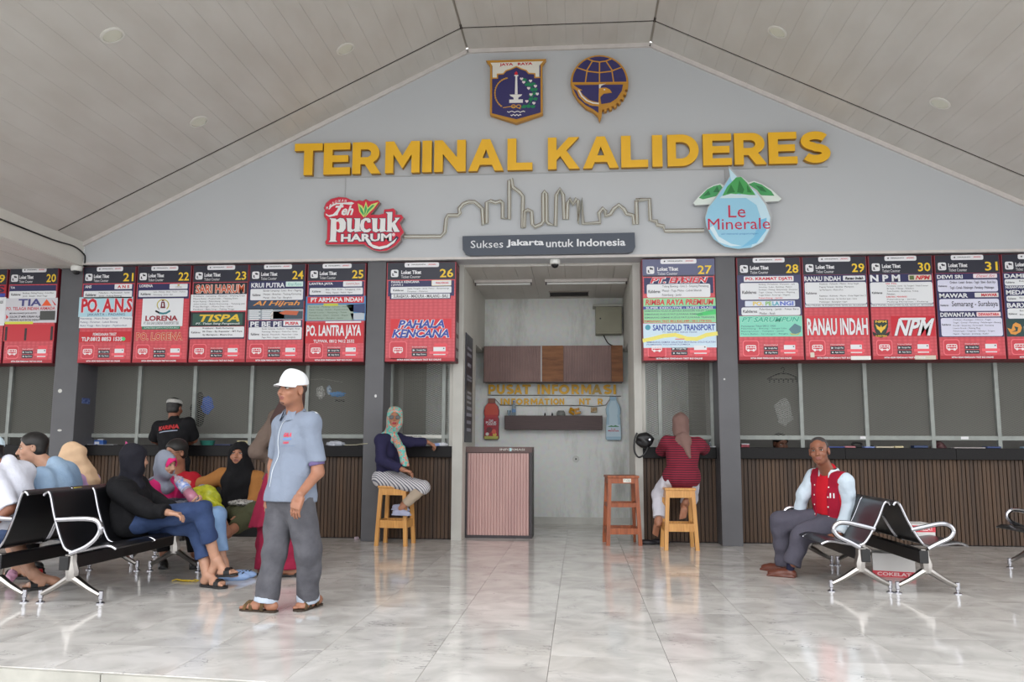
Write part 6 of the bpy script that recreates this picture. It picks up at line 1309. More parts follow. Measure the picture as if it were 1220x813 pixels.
    def hand(s, wr, el, n, side, d=None, curl=.35, spread=1.0, sc=1.0, h=.0055, cs=None):
        "d fingers' direction, n palm normal, side R or L decides the thumb"
        wr, el = A_(wr), A_(el); d = vn(wr-el) if d is None else vn(A_(d)); n = vn(A_(n)-d*(A_(n)@d)); th = np.cross(d, n)*(1 if side == 'R' else -1)
        F = Field(h); F.rc(wr-vn(wr-el)*.05, wr, .028*s.g, .024*sc, .012); M = np.stack([th, n, d], 1)
        F.rc(wr, wr+d*.03*sc, .023*sc, .022*sc, .015)
        F.box(wr+d*.055*sc, [.030*sc, .006*sc, .034*sc], M, .008*sc, .012)
        cs = cs or [curl]*4
        for i, (o, L) in enumerate(((.0275, .066), (.0095, .075), (-.0090, .070), (-.0265, .055))):
            b = wr+d*.086*sc+th*o*sc*1.02; a1 = cs[i]; d1 = d*math.cos(a1)+n*math.sin(a1)+th*o*spread*2.2; d1 = vn(d1); a2 = min(2.6, a1*2.1); d2 = vn(d*math.cos(a2)+n*math.sin(a2)+th*o*spread*2); a3 = min(3.0, a1*2.9); d3 = vn(d*math.cos(a3)+n*math.sin(a3))
            p1 = b+d1*L*.45*sc; p2 = p1+d2*L*.32*sc; p3 = p2+d3*L*.24*sc
            F.rc(b-d*.012, p1, .0088*sc, .0082*sc, .004); F.rc(p1, p2, .0082*sc, .0074*sc, .003); F.rc(p2, p3, .0074*sc, .0062*sc, .003)
        b = wr+d*.022*sc+th*.024*sc+n*.004; p1 = b+vn(th*.75+d*.8+n*.35)*.040*sc; p2 = p1+vn(th*.35+d+n*.45)*.032*sc; p3 = p2+vn(th*.1+d+n*.6)*.022*sc
        F.rc(b, p1, .0125*sc, .0105*sc, .010); F.rc(p1, p2, .0102*sc, .0092*sc, .003); F.rc(p2, p3, .0092*sc, .0072*sc, .003)
        s.geos.append(F.mesh())
        return wr+d*.09*sc
    def foot(s, an, toe, sc=1.0, up=(0, 0, 1), h=.007, lift=.012, roll=None):
        "bare foot: ankle joint and toe tip"
        an, toe = A_(an), A_(toe); up = vn(A_(up)); d = toe-an; d = vn(d-up*(d@up)); r = np.cross(d, up); F = Field(h); base = toe
        # sole plane passes through toe point
        q = lambda x, y, z: base+r*x*sc+d*y*sc+up*z*sc
        hl = q(0, -.235, .028); F.rc(hl, q(0, -.215, .030), .029*sc, .030*sc, .02)
        F.rc(an, q(0, -.205, .035), .036*sc, .032*sc, .03); F.rc(an+up*.03, q(0, -.10, .035), .034*sc, .026*sc, .035)
        F.box(q(0, -.085, .020), [.026*sc, .045*sc, .004*sc], np.stack([r, d, up], 1), .014*sc, .03)
        for i, (x, L, rr) in enumerate(((-.028, .045, .013), (-.010, .040, .0095), (.005, .034, .009), (.019, .027, .0085), (.031, .018, .008))):
            x = x if roll != 'L' else -x
            F.rc(q(x*.95, -.055, .016), q(x, -.055+L*1.1, .010), rr*1.05*sc, rr*.85*sc, .006)
        s.geos.append(F.mesh()); s.feet.append((q, sc)); return q
    def sandal(s, q, m, strapm=None, th=.018, style='cross', parent=None):
        v = []; outl = [(.0, -.262), (.022, -.258), (.031, -.235), (.030, -.19), (.030, -.14), (.040, -.07), (.042, -.03), (.032, .0), (.012, .012), (-.012, .012), (-.034, 0), (-.043, -.03), (-.041, -.07), (-.031, -.14), (-.031, -.19), (-.032, -.235), (-.022, -.258)]
        mb = MB(); n = len(outl); mb.add([tuple(q(x*1.05, y, .001)) for x, y in outl]+[tuple(q(x*1.05, y, .001-th)) for x, y in outl], [tuple(range(n)), tuple(range(2*n-1, n-1, -1))]+[(i, n+i, n+(i+1) % n, (i+1) % n) for i in range(n)])
        sd = mb.build('sandal', m, s.t)
        bands = {'cross': [(-.045, -.075, -.09), (-.11, -.14, -.14)], 'slide': [(-.05, -.05, -.05), (-.075, -.075, -.075)], 'strap': [(-.04, -.06, -.07), (-.09, -.08, -.06), (-.17, -.18, -.17)]}[style]
        for a, b, c in bands:
            mb = MB(); w = .041; hgt = .052 if b > -.12 else .078 if b > -.16 else .10
            pts = smooth_pts([q(-w, a, .0), q(-w*.86, a*.5+b*.5, hgt*.6), q(0, b, hgt), q(w*.86, b*.5+c*.5, hgt*.6), q(w, c, .0)], 4)
            for dy in (-.008, 0, .008): mb.tube([tuple(Vector(p)+Vector(q(0, dy, 0)-q(0, 0, 0))) for p in pts], .0055, 6)
            mb.build('strap', strapm or m, sd, smooth='all', kind='stuff')
        return sd
    def shoe(s, an, toe, m, sc=1.0, sock=None, up=(0, 0, 1)):
        an, toe = A_(an), A_(toe); up = vn(A_(up)); d = toe-an; d = vn(d-up*(d@up)); r = np.cross(d, up); q = lambda x, y, z: toe+r*x*sc+d*y*sc+up*z*sc; F = Field(.007)
        F.ell(q(0, -.20, .034), [.036*sc, .048*sc, .036*sc], np.stack([r, d, up], 1), .02); F.ell(q(0, -.08, .028), [.044*sc, .085*sc, .034*sc], np.stack([r, d, up], 1), .03); F.rc(q(0, -.18, .045), q(0, -.10, .040), .033*sc, .028*sc, .03)
        F.box(q(0, -.12, .008), [.034*sc, .115*sc, .002], np.stack([r, d, up], 1), .008, .01)
        F.ell(q(0, -.19, .10), [.028*sc, .04*sc, .045*sc], np.stack([r, d, up], 1), .008, 's')
        o = np_obj('shoe', [F.mesh(cuts=((q(0, 0, .0), -up),))], m, s.t)
        if sock: F = Field(.009); F.rc(q(0, -.19, .04), an+up*.08, .034*sc, .036*sc, .01); np_obj('sock', [F.mesh()], sock, s.t)
        return o
    def part(s, name, F, m, folds=None, cuts=(), label=None): return np_obj(name, [F.mesh(folds, cuts=cuts)], m, s.t, label=label)
    def hijab(s, m, drape=.30, back=.12, w=1.0, face=(.050, .075), name='headscarf', folds=None, chestf=.0, cutz=None, label=None, inner=None, h=.010, shoulders=True):
        F = Field(h); k = s.hs; H = s.H
        F.ell(H(0, -.012, .036), [.090*k, .106*k, .100*k], s.M, .02); F.ell(H(0, .012, -.04), [.078*k, .080*k, .09*k], s.M, .04)
        if shoulders: F.rc(H(0, -.012, .0), s.neck-s.u*.05+s.f*.005, .088*k, .135*w, .05)
        else: F.rc(H(0, -.01, -.06), s.neck+s.f*.01, .078*k, .098*w, .05)
        if shoulders: F.ell(s.neck-s.u*.06+s.f*.01, [.165*w, .118, .10], s.T, .05)
        F.ell(s.neck-s.u*drape*.55+s.f*(.05+chestf), [.135*w, .085, drape*.62], s.T, .05)
        F.ell(s.neck-s.u*back*.6-s.f*.045, [.13*w, .075, back], s.T, .05)
        F.ell(H(0, .105, -.012), [face[0]*k, .055*k, face[1]*k], s.M, .008, 's'); F.ell(H(0, .05, -.012), [face[0]*k*1.0, .07*k, face[1]*k*.96], s.M, .004, 's')
        if inner is not None:
            I = Field(.008); I.ell(H(0, .030, .005), [.070*k, .064*k, .088*k], s.M, .01); I.ell(H(0, .105, -.014), [(face[0]-.005)*k, .07*k, (face[1]-.010)*k], s.M, .004, 's'); I.ell(H(0, .06, -.014), [(face[0]-.005)*k, .08*k, (face[1]-.010)*k], s.M, .004, 's'); np_obj('under_cap', [I.mesh()], inner, s.t)
        return s.part(name, F, m, folds or fold(.008, 24, s.u, 2), cuts=() if cutz is None else (((0, 0, cutz), np.array([0, 0, -1.])),), label=label)
    def hair(s, m, thick=.010, line=.045, side=.0, h=.006, back=-.06):
        F = Field(h); k = s.hs; H = s.H; F.ell(H(0, -.014, .042), [(.073+thick)*k, (.090+thick)*k, (.078+thick)*k], s.M, .01); F.ell(H(0, -.035, -.02), [(.066+thick*.6)*k, .062*k, .06*k], s.M, .02)
        cuts = ((H(0, .058, line), vn(s.hf*.9-s.hu*.55)), (H(0, -.0, back), -s.hu))
        F.box(H(0, .075, -.04), [.2*k, .068*k, .062*k], s.M, .004, .004, 's')
        return s.part('hair', F, m, None, cuts)
def fold(amp, freq, axis, seed=0):
    freq = freq*2.3; amp = amp*.85
    a = vn(A_(axis)); b = vn(np.cross(a, [.3, .9, .2])); c = np.cross(a, b)
    def f(X, Y, Z):
        p = X*b[0]+Y*b[1]+Z*b[2]; q = X*c[0]+Y*c[1]+Z*c[2]; r = X*a[0]+Y*a[1]+Z*a[2]
        return amp*(np.sin(p*freq+1.7*np.sin(r*freq*.23+seed)+seed)+.8*np.sin(q*freq*.9+1.3*np.sin(r*freq*.31+seed*2)+1.1)+.5*np.sin(r*freq*.8+p*freq*.5+2*seed))*.6
    return f
def glasses(P, m, lens, r_=.022, thick=.0022):
    k = P.hs; t = MB()
    for sx in (-1, 1):
        t.tube([P.H(sx*.034+r_*math.cos(a), .096, .008+r_*.85*math.sin(a)) for a in np.linspace(0, 2*math.pi, 17)[:-1]], thick*k, 6, closed=True); t.tube([P.H(sx*(.034+r_), .096, .012), P.H(sx*.078, .05, .014), P.H(sx*.082, -.005, .010)], thick*k*.8, 5)
    t.tube([P.H(-.013, .097, .012), P.H(.013, .097, .012)], thick*k, 5); g = t.build('glasses', m, P.t, smooth='all')
    for sx in (-1, 1):
        q = MB(); n = 16; q.add([tuple(P.H(sx*.034+r_*math.cos(2*math.pi*i/n), .096, .008+r_*.85*math.sin(2*math.pi*i/n))) for i in range(n)], [tuple(range(n))]); q.build('lens', lens, g, fix=False)
# ================================================================ the people
SK1, SK2, SK3, SK4, SK5 = skin('skin_tan', (160, 110, 86)), skin('skin_light', (188, 142, 118)), skin('skin_brown', (138, 88, 66)), skin('skin_warm', (168, 116, 90)), skin('skin_dark', (124, 82, 64))
def cloth(name, c, var=.05, scale=3, rough=.85, bump=.55, c2=None, bs=13): return mat(name, c, rough, var=var, scale=scale, bump=bump, bscale=bs, c2=c2, dist=.022, spec=.25)
M_jeans = cloth('blue_denim', (46, 62, 98), c2=(60, 78, 116), scale=7); M_lj = cloth('light_denim', (112, 144, 184), c2=(134, 164, 200), scale=6); M_blk = cloth('black_cloth_soft', (22, 22, 25)); M_brn = cloth('brown_sandal', (60, 50, 42), rough=.6); M_blks = mat('black_sandal', (22, 20, 22), .5)

# ---- 1 standing man in white cap
S1 = cloth('grey_blue_shirt', (128, 138, 155), .03, 4); G1 = cloth('grey_jeans', (76, 76, 82), c2=(94, 94, 100), scale=8)
P = Person('standing man in white cap, grey-blue short-sleeved shirt and grey jeans, walking past the benches', J(347, 592, 5.75), J(353, 497, 5.78), (-.50, -.86, .02), SK1, 141, g=1.06, head=J(348.5, 465.5, 5.70), hs=1.03, sh=.165, up=(.06, 0, 1))
P.head_geo(h=.0048, jaw=1.1, cheek=1.05); P.torso(P.body, 0); 
elL, wrL, elR, wrR = J(379, 563, 5.66), J(358, 589, 5.50), J(326, 556, 5.93), J(323, 588, 5.80)
knR, anR, knL, anL = J(327, 658, 5.72), J(316.5, 717, 5.70), J(368, 658, 5.72), J(367, 714, 5.84)
for sd, e, w in (('L', elL, wrL), ('R', elR, wrR)): P.arm(P.body, sd, e, w)
for sd, k, a in (('L', knL, anL), ('R', knR, anR)): P.leg(P.body, sd, k, a)
P.hand(wrL, elL, (.35, .9, 0), 'L', d=(-.28, -.12, -1), curl=.30, sc=1.08); P.hand(wrR, elR, (.8, -.3, 0), 'R', d=(-.15, -.1, -1), curl=.35, sc=1.05)
tR, tL = A_(Wz(289, 725, .012)), A_(Wz(354, 727, .012))
q1 = P.foot(anR, tR, 1.05, lift=.01); q2 = P.foot(anL, tL, 1.05, roll='L')
P.sandal(lambda x, y, z: q1(x, y, z), M_brn, cloth('sandal_strap', (66, 58, 46), c2=(110, 86, 56), scale=30), style='strap'); P.sandal(lambda x, y, z: q2(x, y, z), M_brn, MATS['sandal_strap'], style='strap')
body1 = P.finish()
F = Field(.009); hem = P.pel-P.u*.035
P.torso(F, .020, belly=1.08, hip=1.02)
F.ell(P.pel+P.u*.01, [.196, .158, .15], P.T, .05); F.rc(P.pel+P.u*.12, P.pel-P.u*.08, .150, .165, .05)
for sd, e, w in (('L', elL, wrL), ('R', elR, wrR)):
    sh = P.shL if sd == 'L' else P.shR; F.rc(sh, e, .068, .062, .03, cuts=((sh+(e-sh)*.80, vn(e-sh)),))
F.rc(P.neck+P.u*.0, P.neck+P.u*.045+P.hf*.008, .072, .066, .02, cuts=((P.neck+P.u*.045, vn(P.u-P.f*.45)),))
F.rc(P.neck+P.u*.10+P.f*.03, P.neck-P.u*.10+P.f*.16, .046, .014, .004, 's')
shirt1 = P.part('shirt', F, S1, fold(.006, 22, P.u, 2), cuts=((hem, -P.u),))
F = Field(.008); F.rc(P.neck+P.u*.02+P.f*.01, P.neck+P.u*.058+P.hf*.012, .080, .070, .01, cuts=((P.neck+P.u*.012, -P.u), (P.neck+P.u*.058, P.u))); F.rc(P.neck-P.u*.05, P.neck+P.u*.12+P.hf*.02, .062, .062, .003, 's'); F.rc(P.neck+P.u*.05+P.f*.05, P.neck-P.u*.05+P.f*.16, .022, .045, .003, 's'); P.part('collar', F, S1)
for sgn in (-1, 1):
    q = MB(); nb = P.neck+P.u*.048+P.f*.068; q.add([tuple(nb+P.r*sgn*.032+P.f*.012), tuple(nb+P.r*sgn*.075-P.f*.02-P.u*.01), tuple(nb+P.r*sgn*.088+P.f*.006-P.u*.075), tuple(nb+P.r*sgn*.034+P.f*.045-P.u*.085), tuple(nb+P.r*sgn*.045+P.f*.035-P.u*.04)], [(0, 1, 2, 4), (0, 4, 3), (4, 2, 3)]); q.build('collar_tip', S1, P.t, fix=False)
F = Field(.009)
for sd, k, a in (('L', knL, anL), ('R', knR, anR)): P.leg(F, sd, k, a, .022, r=(.086, .062, .058, .054), upto=.93)
F.ell(P.pel-P.u*.01, [.165, .128, .12], P.T, .04); P.part('jeans', F, G1, fold(.008, 20, (0, 0, 1), 1), cuts=((P.pel-P.u*.0, P.u),))
for k, a, off in ((knL, anL, 0), (knR, anR, 0)):
    F = Field(.007); d = vn(a-k); c0, c1 = k+(a-k)*.90, k+(a-k)*1.01; F.rc(c0, c1, .079, .080, .005, cuts=((c0, -d), (c1, d))); F.rc(c0-d*.05, c1+d*.05, .062, .064, .003, 's'); P.part('rolled_cuff', F, cloth('cuff_lining', (176, 186, 200)) , label='pale rolled cuff')
# cap
M_cap = cloth('white_cap', (226, 228, 232), .02); F = Field(.006); k = P.hs; H = P.H
F.ell(H(0, -.012, .046), [.087*k, .103*k, .098*k], P.M, .01); F.rc(H(0, -.012, .040), H(0, -.012, .015), .080*k, .083*k, .02); F.rc(H(0, .06, .05), H(0, .03, .10), .035*k, .04*k, .04)
P.part('cap', F, M_cap, None, cuts=((H(0, 0, .036), vn(-P.hu-P.hf*.12)),))
q = MB(); n = 11; top = []; bot = []
for i in range(n):
    a = math.pi*(i/(n-1)); inn = H(.080*math.cos(a), .030+.055*math.sin(a), .043+.006*math.sin(a)); out_ = H(.080*math.cos(a), .045+.100*math.sin(a), .036-.004*math.sin(a)-.014*abs(math.cos(a)))
    top += [inn, out_]; bot += [inn-P.hu*.005, out_-P.hu*.005]
v = [tuple(x) for x in top+bot]; m = len(top); f = [(2*i, 2*i+2, 2*i+3, 2*i+1) for i in range(n-1)]+[(m+2*i, m+2*i+1, m+2*i+3, m+2*i+2) for i in range(n-1)]+[(2*i+1, 2*i+3, m+2*i+3, m+2*i+1) for i in range(n-1)]
q.add(v, f); q.build('cap_visor', M_cap, P.t, smooth='all')
F = Field(.006); F.ell(H(0, -.014, .018), [.0765*k, .0925*k, .056*k], P.M, .01); F.box(H(0, .085, -.0), [.2*k, .072*k, .09*k], P.M, .003, .004, 's'); F.ell(H(.08, 0, -.002), [.02*k, .026*k, .036*k], P.M, .003, 's'); F.ell(H(-.08, 0, -.002), [.02*k, .026*k, .036*k], P.M, .003, 's')
P.part('hair', F, mat('short_cropped_hair', (58, 46, 42), .7), None, cuts=((H(0, 0, -.030), -P.hu),))
F = Field(.005); F.ell(H(0, .074, -.088), [.020*k, .014*k, .013*k], P.M, .005); P.part('goatee', F, mat('thin_beard', (96, 66, 54), .7), None)
V2, F2 = quad_grid(-.0045, .0045, -.49, -.03, 1, 24); decal(shirt1, 'placket', cloth('pale_piping', (196, 204, 214), 0), Vector(P.neck), -P.r, P.u, V2, F2, .003)
L_ = (tuple(-P.r*1+P.f*.0), )
dtext(shirt1, 'chest_logo', 'GALA', flat((206, 50, 76)), Vector(P.neck-P.u*.135-P.r*.085+P.f*.0), -P.r, P.u, .07, .030, .05, .2); V2, F2 = quad_grid(-.035, .035, -.004, .004, 6, 1); decal(shirt1, 'logo_line', flat((90, 130, 200)), Vector(P.neck-P.u*.165-P.r*.085), -P.r, P.u, V2, F2)
dtext(shirt1, 'chest_lettering', 'CREW', flat((206, 50, 76)), Vector(P.neck-P.u*.19-P.r*.08), -P.r, P.u, .055, .015, .05, .2)
V2, F2 = quad_grid(-.055, .055, -.003, .0, 8, 1); decal(shirt1, 'pocket_seam', cloth('shirt_seam', (116, 132, 160), 0), Vector(P.neck-P.u*.21-P.r*.08), -P.r, P.u, V2, F2)
V2, F2 = quad_grid(-.085, .085, -.020, .028, 8, 4); sd_ = vn(P.shL-P.neck); decal(shirt1, 'shoulder_patch', cloth('white_yoke', (224, 226, 230), 0), Vector(P.shL*.72+P.neck*.28-P.f*.03), sd_, P.f*-1, V2, F2, .004)
F = Field(.008); F.rc(P.shL+(elL-P.shL)*.78, P.shL+(elL-P.shL)*.86, .055, .054, .01, cuts=((P.shL+(elL-P.shL)*.86, vn(elL-P.shL)),)); P.part('inner_sleeve', F, cloth('purple_undershirt', (104, 92, 132)))

# ---- 2 woman behind him, brown jacket, maroon skirt
P = Person('woman in brown jacket and long maroon skirt standing behind the man in the white cap', J(333, 588, 7.2), J(344, 492, 7.2), (.55, .83, 0), SK4, -35, g=.95, head=J(350, 470, 7.25), hs=1.0)
elL, wrL, elR, wrR = J(305, 538, 7.1), J(332, 552, 7.30), J(375, 540, 7.3), J(352, 552, 7.45)
P.head_geo(.009, eyes=False); P.torso(P.body); P.arm(P.body, 'L', elL, wrL); P.arm(P.body, 'R', elR, wrR); P.hand(wrL, elL, (0, 0, -1), 'L', curl=.8, h=.008); P.hand(wrR, elR, (0, 0, -1), 'R', curl=.8, h=.008)
kL, kR = J(322, 636, 7.2), J(348, 636, 7.3); aL, aR = J(318, 683, 7.2), J(350, 681, 7.22); P.leg(P.body, 'L', kL, aL); P.leg(P.body, 'R', kR, aR)
qa = P.foot(aR, A_(Wz(362, 684, .02)), .95, h=.010); qb = P.foot(aL, A_(Wz(330, 686, .02)), .95, h=.010); P.finish(); P.sandal(qa, M_blks, style='slide'); P.sandal(qb, M_blks, style='slide')
F = Field(.011); P.torso(F, .028, hip=1.1); P.arm(F, 'L', elL, wrL, .026); P.arm(F, 'R', elR, wrR, .026); F.ell(P.pel+P.u*.05, [.19, .15, .16], P.T, .05); P.part('jacket', F, cloth('brown_jacket', (98, 84, 76)), fold(.006, 24, P.u, 3), cuts=((J(333, 572, 7.2), np.array([0, 0, -1.])),))
MR = cloth('maroon_cloth', (134, 30, 58)); F = Field(.012); F.rc(P.pel+P.u*.1, J(322, 668, 7.2), .15, .26, .05); P.part('tunic', F, MR, fold(.010, 22, (0, 0, 1), 1), cuts=((J(320, 626, 7.2), vn([.12, 0, -1])),))
F = Field(.012); F.rc(P.pel-P.u*.1, J(328, 700, 7.22), .16, .185, .05); F.rc(P.pel-P.u*.1, J(342, 700, 7.25), .15, .17, .05); P.part('skirt', F, MR, fold(.010, 26, (0, 0, 1), 4), cuts=(((0, 0, .07), np.array([0, 0, -1.])),))
P.hijab(cloth('dark_brown_veil', (70, 52, 50)), .22, .14, .95, h=.012)

# ---- 3 old woman in black hijab on the middle bench
P = Person('old woman in black headscarf and mustard sleeves, bare foot up on the bench', G(286, 8.12, .50), J(286, 564, 8.02), (.10, -.98, .12), SK4, 178, g=1.0, head=J(285, 543, 7.97), hs=1.02)
elR, wrR, elL, wrL = J(243, 577, 8.0), J(247, 600, 7.85), J(305, 590, 8.0), J(296, 612, 7.85)
P.head_geo(.0055, cheek=1.05, ears=False, open_=True); P.torso(P.body); P.arm(P.body, 'R', elR, wrR); P.arm(P.body, 'L', elL, wrL); P.hand(wrR, elR, (0, 0, -1), 'R', d=(.3, -.3, -.8), curl=.5, h=.007); P.hand(wrL, elL, (0, 0, -1), 'L', curl=.5, h=.007, d=(-1, -.3, -.2))
knR = J(292, 620, 7.66); anR = J(269, 637, 7.36); knL, anL = G(304, 7.75, .50), G(286, 7.72, .44); P.leg(P.body, 'R', knR, anR); P.leg(P.body, 'L', knL, anL)
P.foot(anR, J(259, 610, 7.34), .95, up=(.35, .9, .2), h=.0065); qb = P.foot(anL, G(278, 7.62, .43), .95, h=.009, roll='L'); P.finish()
F = Field(.011); P.torso(F, .03); P.arm(F, 'R', elR, wrR, .034, upto=1.10); P.arm(F, 'L', elL, wrL, .034); P.part('tunic', F, cloth('mustard_and_black', (160, 108, 58)), fold(.006, 24, P.u, 1))
F = Field(.008); P.arm(F, 'R', elR, wrR, .022, upto=1.65); P.part('inner_sleeve', F, cloth('blue_check', (106, 112, 140), c2=(150, 150, 168), scale=50))
F = Field(.011); P.leg(F, 'R', knR, anR, .022, upto=.55); P.leg(F, 'L', knL, anL, .03, upto=.8); F.ell(P.pel, [.17, .15, .11], P.T, .04); P.part('trousers', F, cloth('khaki_green', (78, 80, 58)), fold(.005, 26, (0, 1, 0)))
F = Field(.009); F.ell(G(289, 7.87, .575), [.14, .10, .032], None, .02); P.part('shawl', F, cloth('black_white_lace', (40, 40, 44), c2=(206, 204, 200), scale=60), fold(.004, 40, (0, 0, 1)))
P.hijab(cloth('black_veil', (20, 20, 23)), .46, .2, 1.16, face=(.052, .074), chestf=.04, h=.010)

# ---- 4 girl in pink and grey jacket drinking from a bottle
P = Person('girl in pink and grey jacket with grey hood, drinking from a plastic bottle', G(190, 7.16, .49), J(190, 574, 7.14), (.95, -.25, -.18), SK2, -108, g=.82, head=J(197, 554, 7.08), hs=.92)
elR, wrR, elL, wrL = J(196, 606, 6.98), J(226, 602, 6.84), J(218, 596, 7.24), J(219, 576, 6.99)
P.head_geo(.0055, ears=False); P.torso(P.body); P.arm(P.body, 'R', elR, wrR); P.arm(P.body, 'L', elL, wrL); bd = vn(J(233, 590, 6.88)-J(214, 560, 6.98))
P.hand(wrR, elR, (-.2, .2, 1), 'R', d=(.9, .2, .3), curl=.7, h=.006, sc=.9); P.hand(wrL, elL, (.0, -.4, -.6), 'L', d=(.5, -.5, .2), curl=.8, h=.006, sc=.9)
kR, aR, kL, aL = G(258, 6.98, .52), G(266, 6.98, .14), G(260, 7.2, .52), G(262, 7.2, .12); P.leg(P.body, 'R', kR, aR); P.leg(P.body, 'L', kL, aL)
P.foot(aR, G(281, 6.92, .03), .9, h=.010); P.foot(aL, G(277, 7.12, .03), .9, h=.010, roll='L'); P.finish()
PK, GR = cloth('magenta_fleece', (204, 44, 110)), cloth('slate_grey_fleece', (92, 94, 104))
F = Field(.0095); P.torso(F, .022); P.arm(F, 'R', elR, wrR, .024, upto=1.9); P.arm(F, 'L', elL, wrL, .024, upto=1.9)
SHc = P.neck.copy(); r4, u4 = P.r.copy(), P.u.copy()
o = P.part('jacket', F, PK, fold(.005, 28, P.u, 5)); o.data.materials.append(GR); V, Fc = SURF[o]; C = V[Fc].mean(1)
z_ = C[:, 2]; o.data.polygons.foreach_set('material_index', (((z_ > SHc[2]-.055) & (C[:, 0] < SHc[0]-.02)) | ((z_ < SHc[2]-.14) & (z_ > SHc[2]-.24) & (C[:, 0] > SHc[0]-.02)) ).astype(np.int32))
F = Field(.011); P.leg(F, 'R', kR, aR, .02, upto=.75); P.leg(F, 'L', kL, aL, .02, upto=.75); F.ell(P.pel, [.15, .13, .10], P.T, .04); P.part('jeans', F, M_lj, fold(.004, 30, (0, 0, 1)))
P.hijab(cloth('grey_hood_cloth', (132, 138, 152)), .10, .10, .62, face=(.056, .072), h=.008, label='grey hood', name='hood', shoulders=False)
F = Field(.006); k = P.hs; F.ell(P.H(0, .020, .020), [.078*k, .092*k, .092*k], P.M, .01); F.ell(P.H(0, .09, -.016), [.052*k, .08*k, .070*k], P.M, .004, 's'); F.box(P.H(0, -.06, 0), [.2, .118*k, .2], P.M, .003, .003, 's'); P.part('under_cap', F, PK, None, cuts=((P.H(0, 0, -.045), -P.hu),), label='pink band framing the face')
a, b = A_(J(208, 566, 6.97)), A_(J(234, 599, 6.84)); d = vn(b-a); t = thing('water_bottle', 'large crinkled plastic water bottle the girl in pink drinks from', 'bottle', tuple(b)); L = np.linalg.norm(b-a)
q = MB(); q.tube([tuple(a+d*L*k_) for k_ in (0, .06, .10, .2, .26, .4, .45, .55, .6, .75, .8, .95, 1)], [.013, .013, .022, .042, .045, .045, .041, .045, .041, .045, .041, .044, .030], 14); q.build('body', mat('bottle_plastic', (206, 200, 214), .12, trans=.6, alpha=.9), t, smooth='all')
q = MB(); q.tube([tuple(a+d*L*k_) for k_ in (.28, .55)], .0462, 14); q.build('label', mat('bottle_label', (90, 120, 190), .4, c2=(206, 206, 216), scale=30), t, smooth='all')
q = MB(); q.tube([tuple(a+d*L*k_) for k_ in (.62, .95)], .0455, 14); q.build('drink', mat('pink_drink', (170, 110, 130), .2), t, smooth='all')
# yellow carrier bag on the seat beside her
t = crumple('carrier_bag', 'yellow checked plastic carrier bag between the girl in pink and the old woman', 'bag', 243, 600, 7.55, .17, .10, .17, mat('yellow_bag', (196, 196, 44), .35, c2=(160, 168, 40), scale=30), 3, 'bag', 7, .12)
# ---- blue clogs
t = thing('clog_pair', 'pale blue clogs with round holes on the floor by the hooded woman', 'shoes', (0, 0, 0), None); M_clog = mat('pale_blue_foam', (150, 180, 224), .5)
for k_, (dx, dy) in enumerate(((0, 0), (.03, .12))):
    bm = bmesh.new(); bmesh.ops.create_icosphere(bm, subdivisions=4, radius=1)
    for v in bm.verts:
        c = v.co; w_ = .052*(1-.18*c.x*-1*(c.x < 0)); v.co = Vector((dx+c.x*.145, dy+c.y*w_, max(0, .028+c.z*(.040 if c.x > -.2 else .028))))
    q = MB(); q.bm(bm); cl = q.build('clog', M_clog, t, smooth='all')
    for hx in (.03, .06, .09):
        for hy in (-.02, .02): q = MB(); q.lathe((dx+hx, dy+hy, .056), [(.006, 0), (.006, .010-.05*abs(hx-.05))], 8); q.build('vent_hole', M_rub, cl)
t.location = (-2.91, 6.98, 0); t.rotation_euler = (0, 0, R(8))

# ---- 5 man in red shirt with glasses
P = Person('man in red shirt and glasses sitting behind the girl in pink', G(216, 8.2, .50), J(212, 566, 8.12), (-.50, -.84, -.20), SK1, 165, g=1.05, head=J(210, 540, 8.05), hs=1.08)
elR, wrR, elL, wrL = J(178, 580, 8.0), J(166, 566, 7.95), J(238, 598, 8.0), J(228, 622, 7.8)
P.head_geo(.0055); P.torso(P.body); P.arm(P.body, 'R', elR, wrR); P.arm(P.body, 'L', elL, wrL); P.hand(wrR, elR, (0, 0, -1), 'R', curl=.4, h=.007); P.hand(wrL, elL, (0, 0, -1), 'L', curl=.4, h=.008)
kR, aR, kL, aL = G(195, 7.75, .50), G(195, 7.72, .11), G(228, 7.75, .50), G(232, 7.75, .11); P.leg(P.body, 'R', kR, aR); P.leg(P.body, 'L', kL, aL); P.finish()
P.shoe(aR, G(194, 7.5, .0), M_blks); P.shoe(aL, G(231, 7.52, .0), M_blks)
F = Field(.011); P.torso(F, .026); P.arm(F, 'R', elR, wrR, .028, upto=.98); P.arm(F, 'L', elL, wrL, .028, upto=.98); P.part('shirt', F, cloth('red_shirt', (164, 26, 40)), fold(.005, 26, P.u, 1))
F = Field(.012); P.leg(F, 'R', kR, aR, .022, upto=.95); P.leg(F, 'L', kL, aL, .022, upto=.95); F.ell(P.pel, [.17, .14, .11], P.T, .04); P.part('trousers', F, M_blk); P.hair(M_hair, .014); glasses(P, M_rub, mat('clear_lens', (200, 210, 214), .05, alpha=.25))

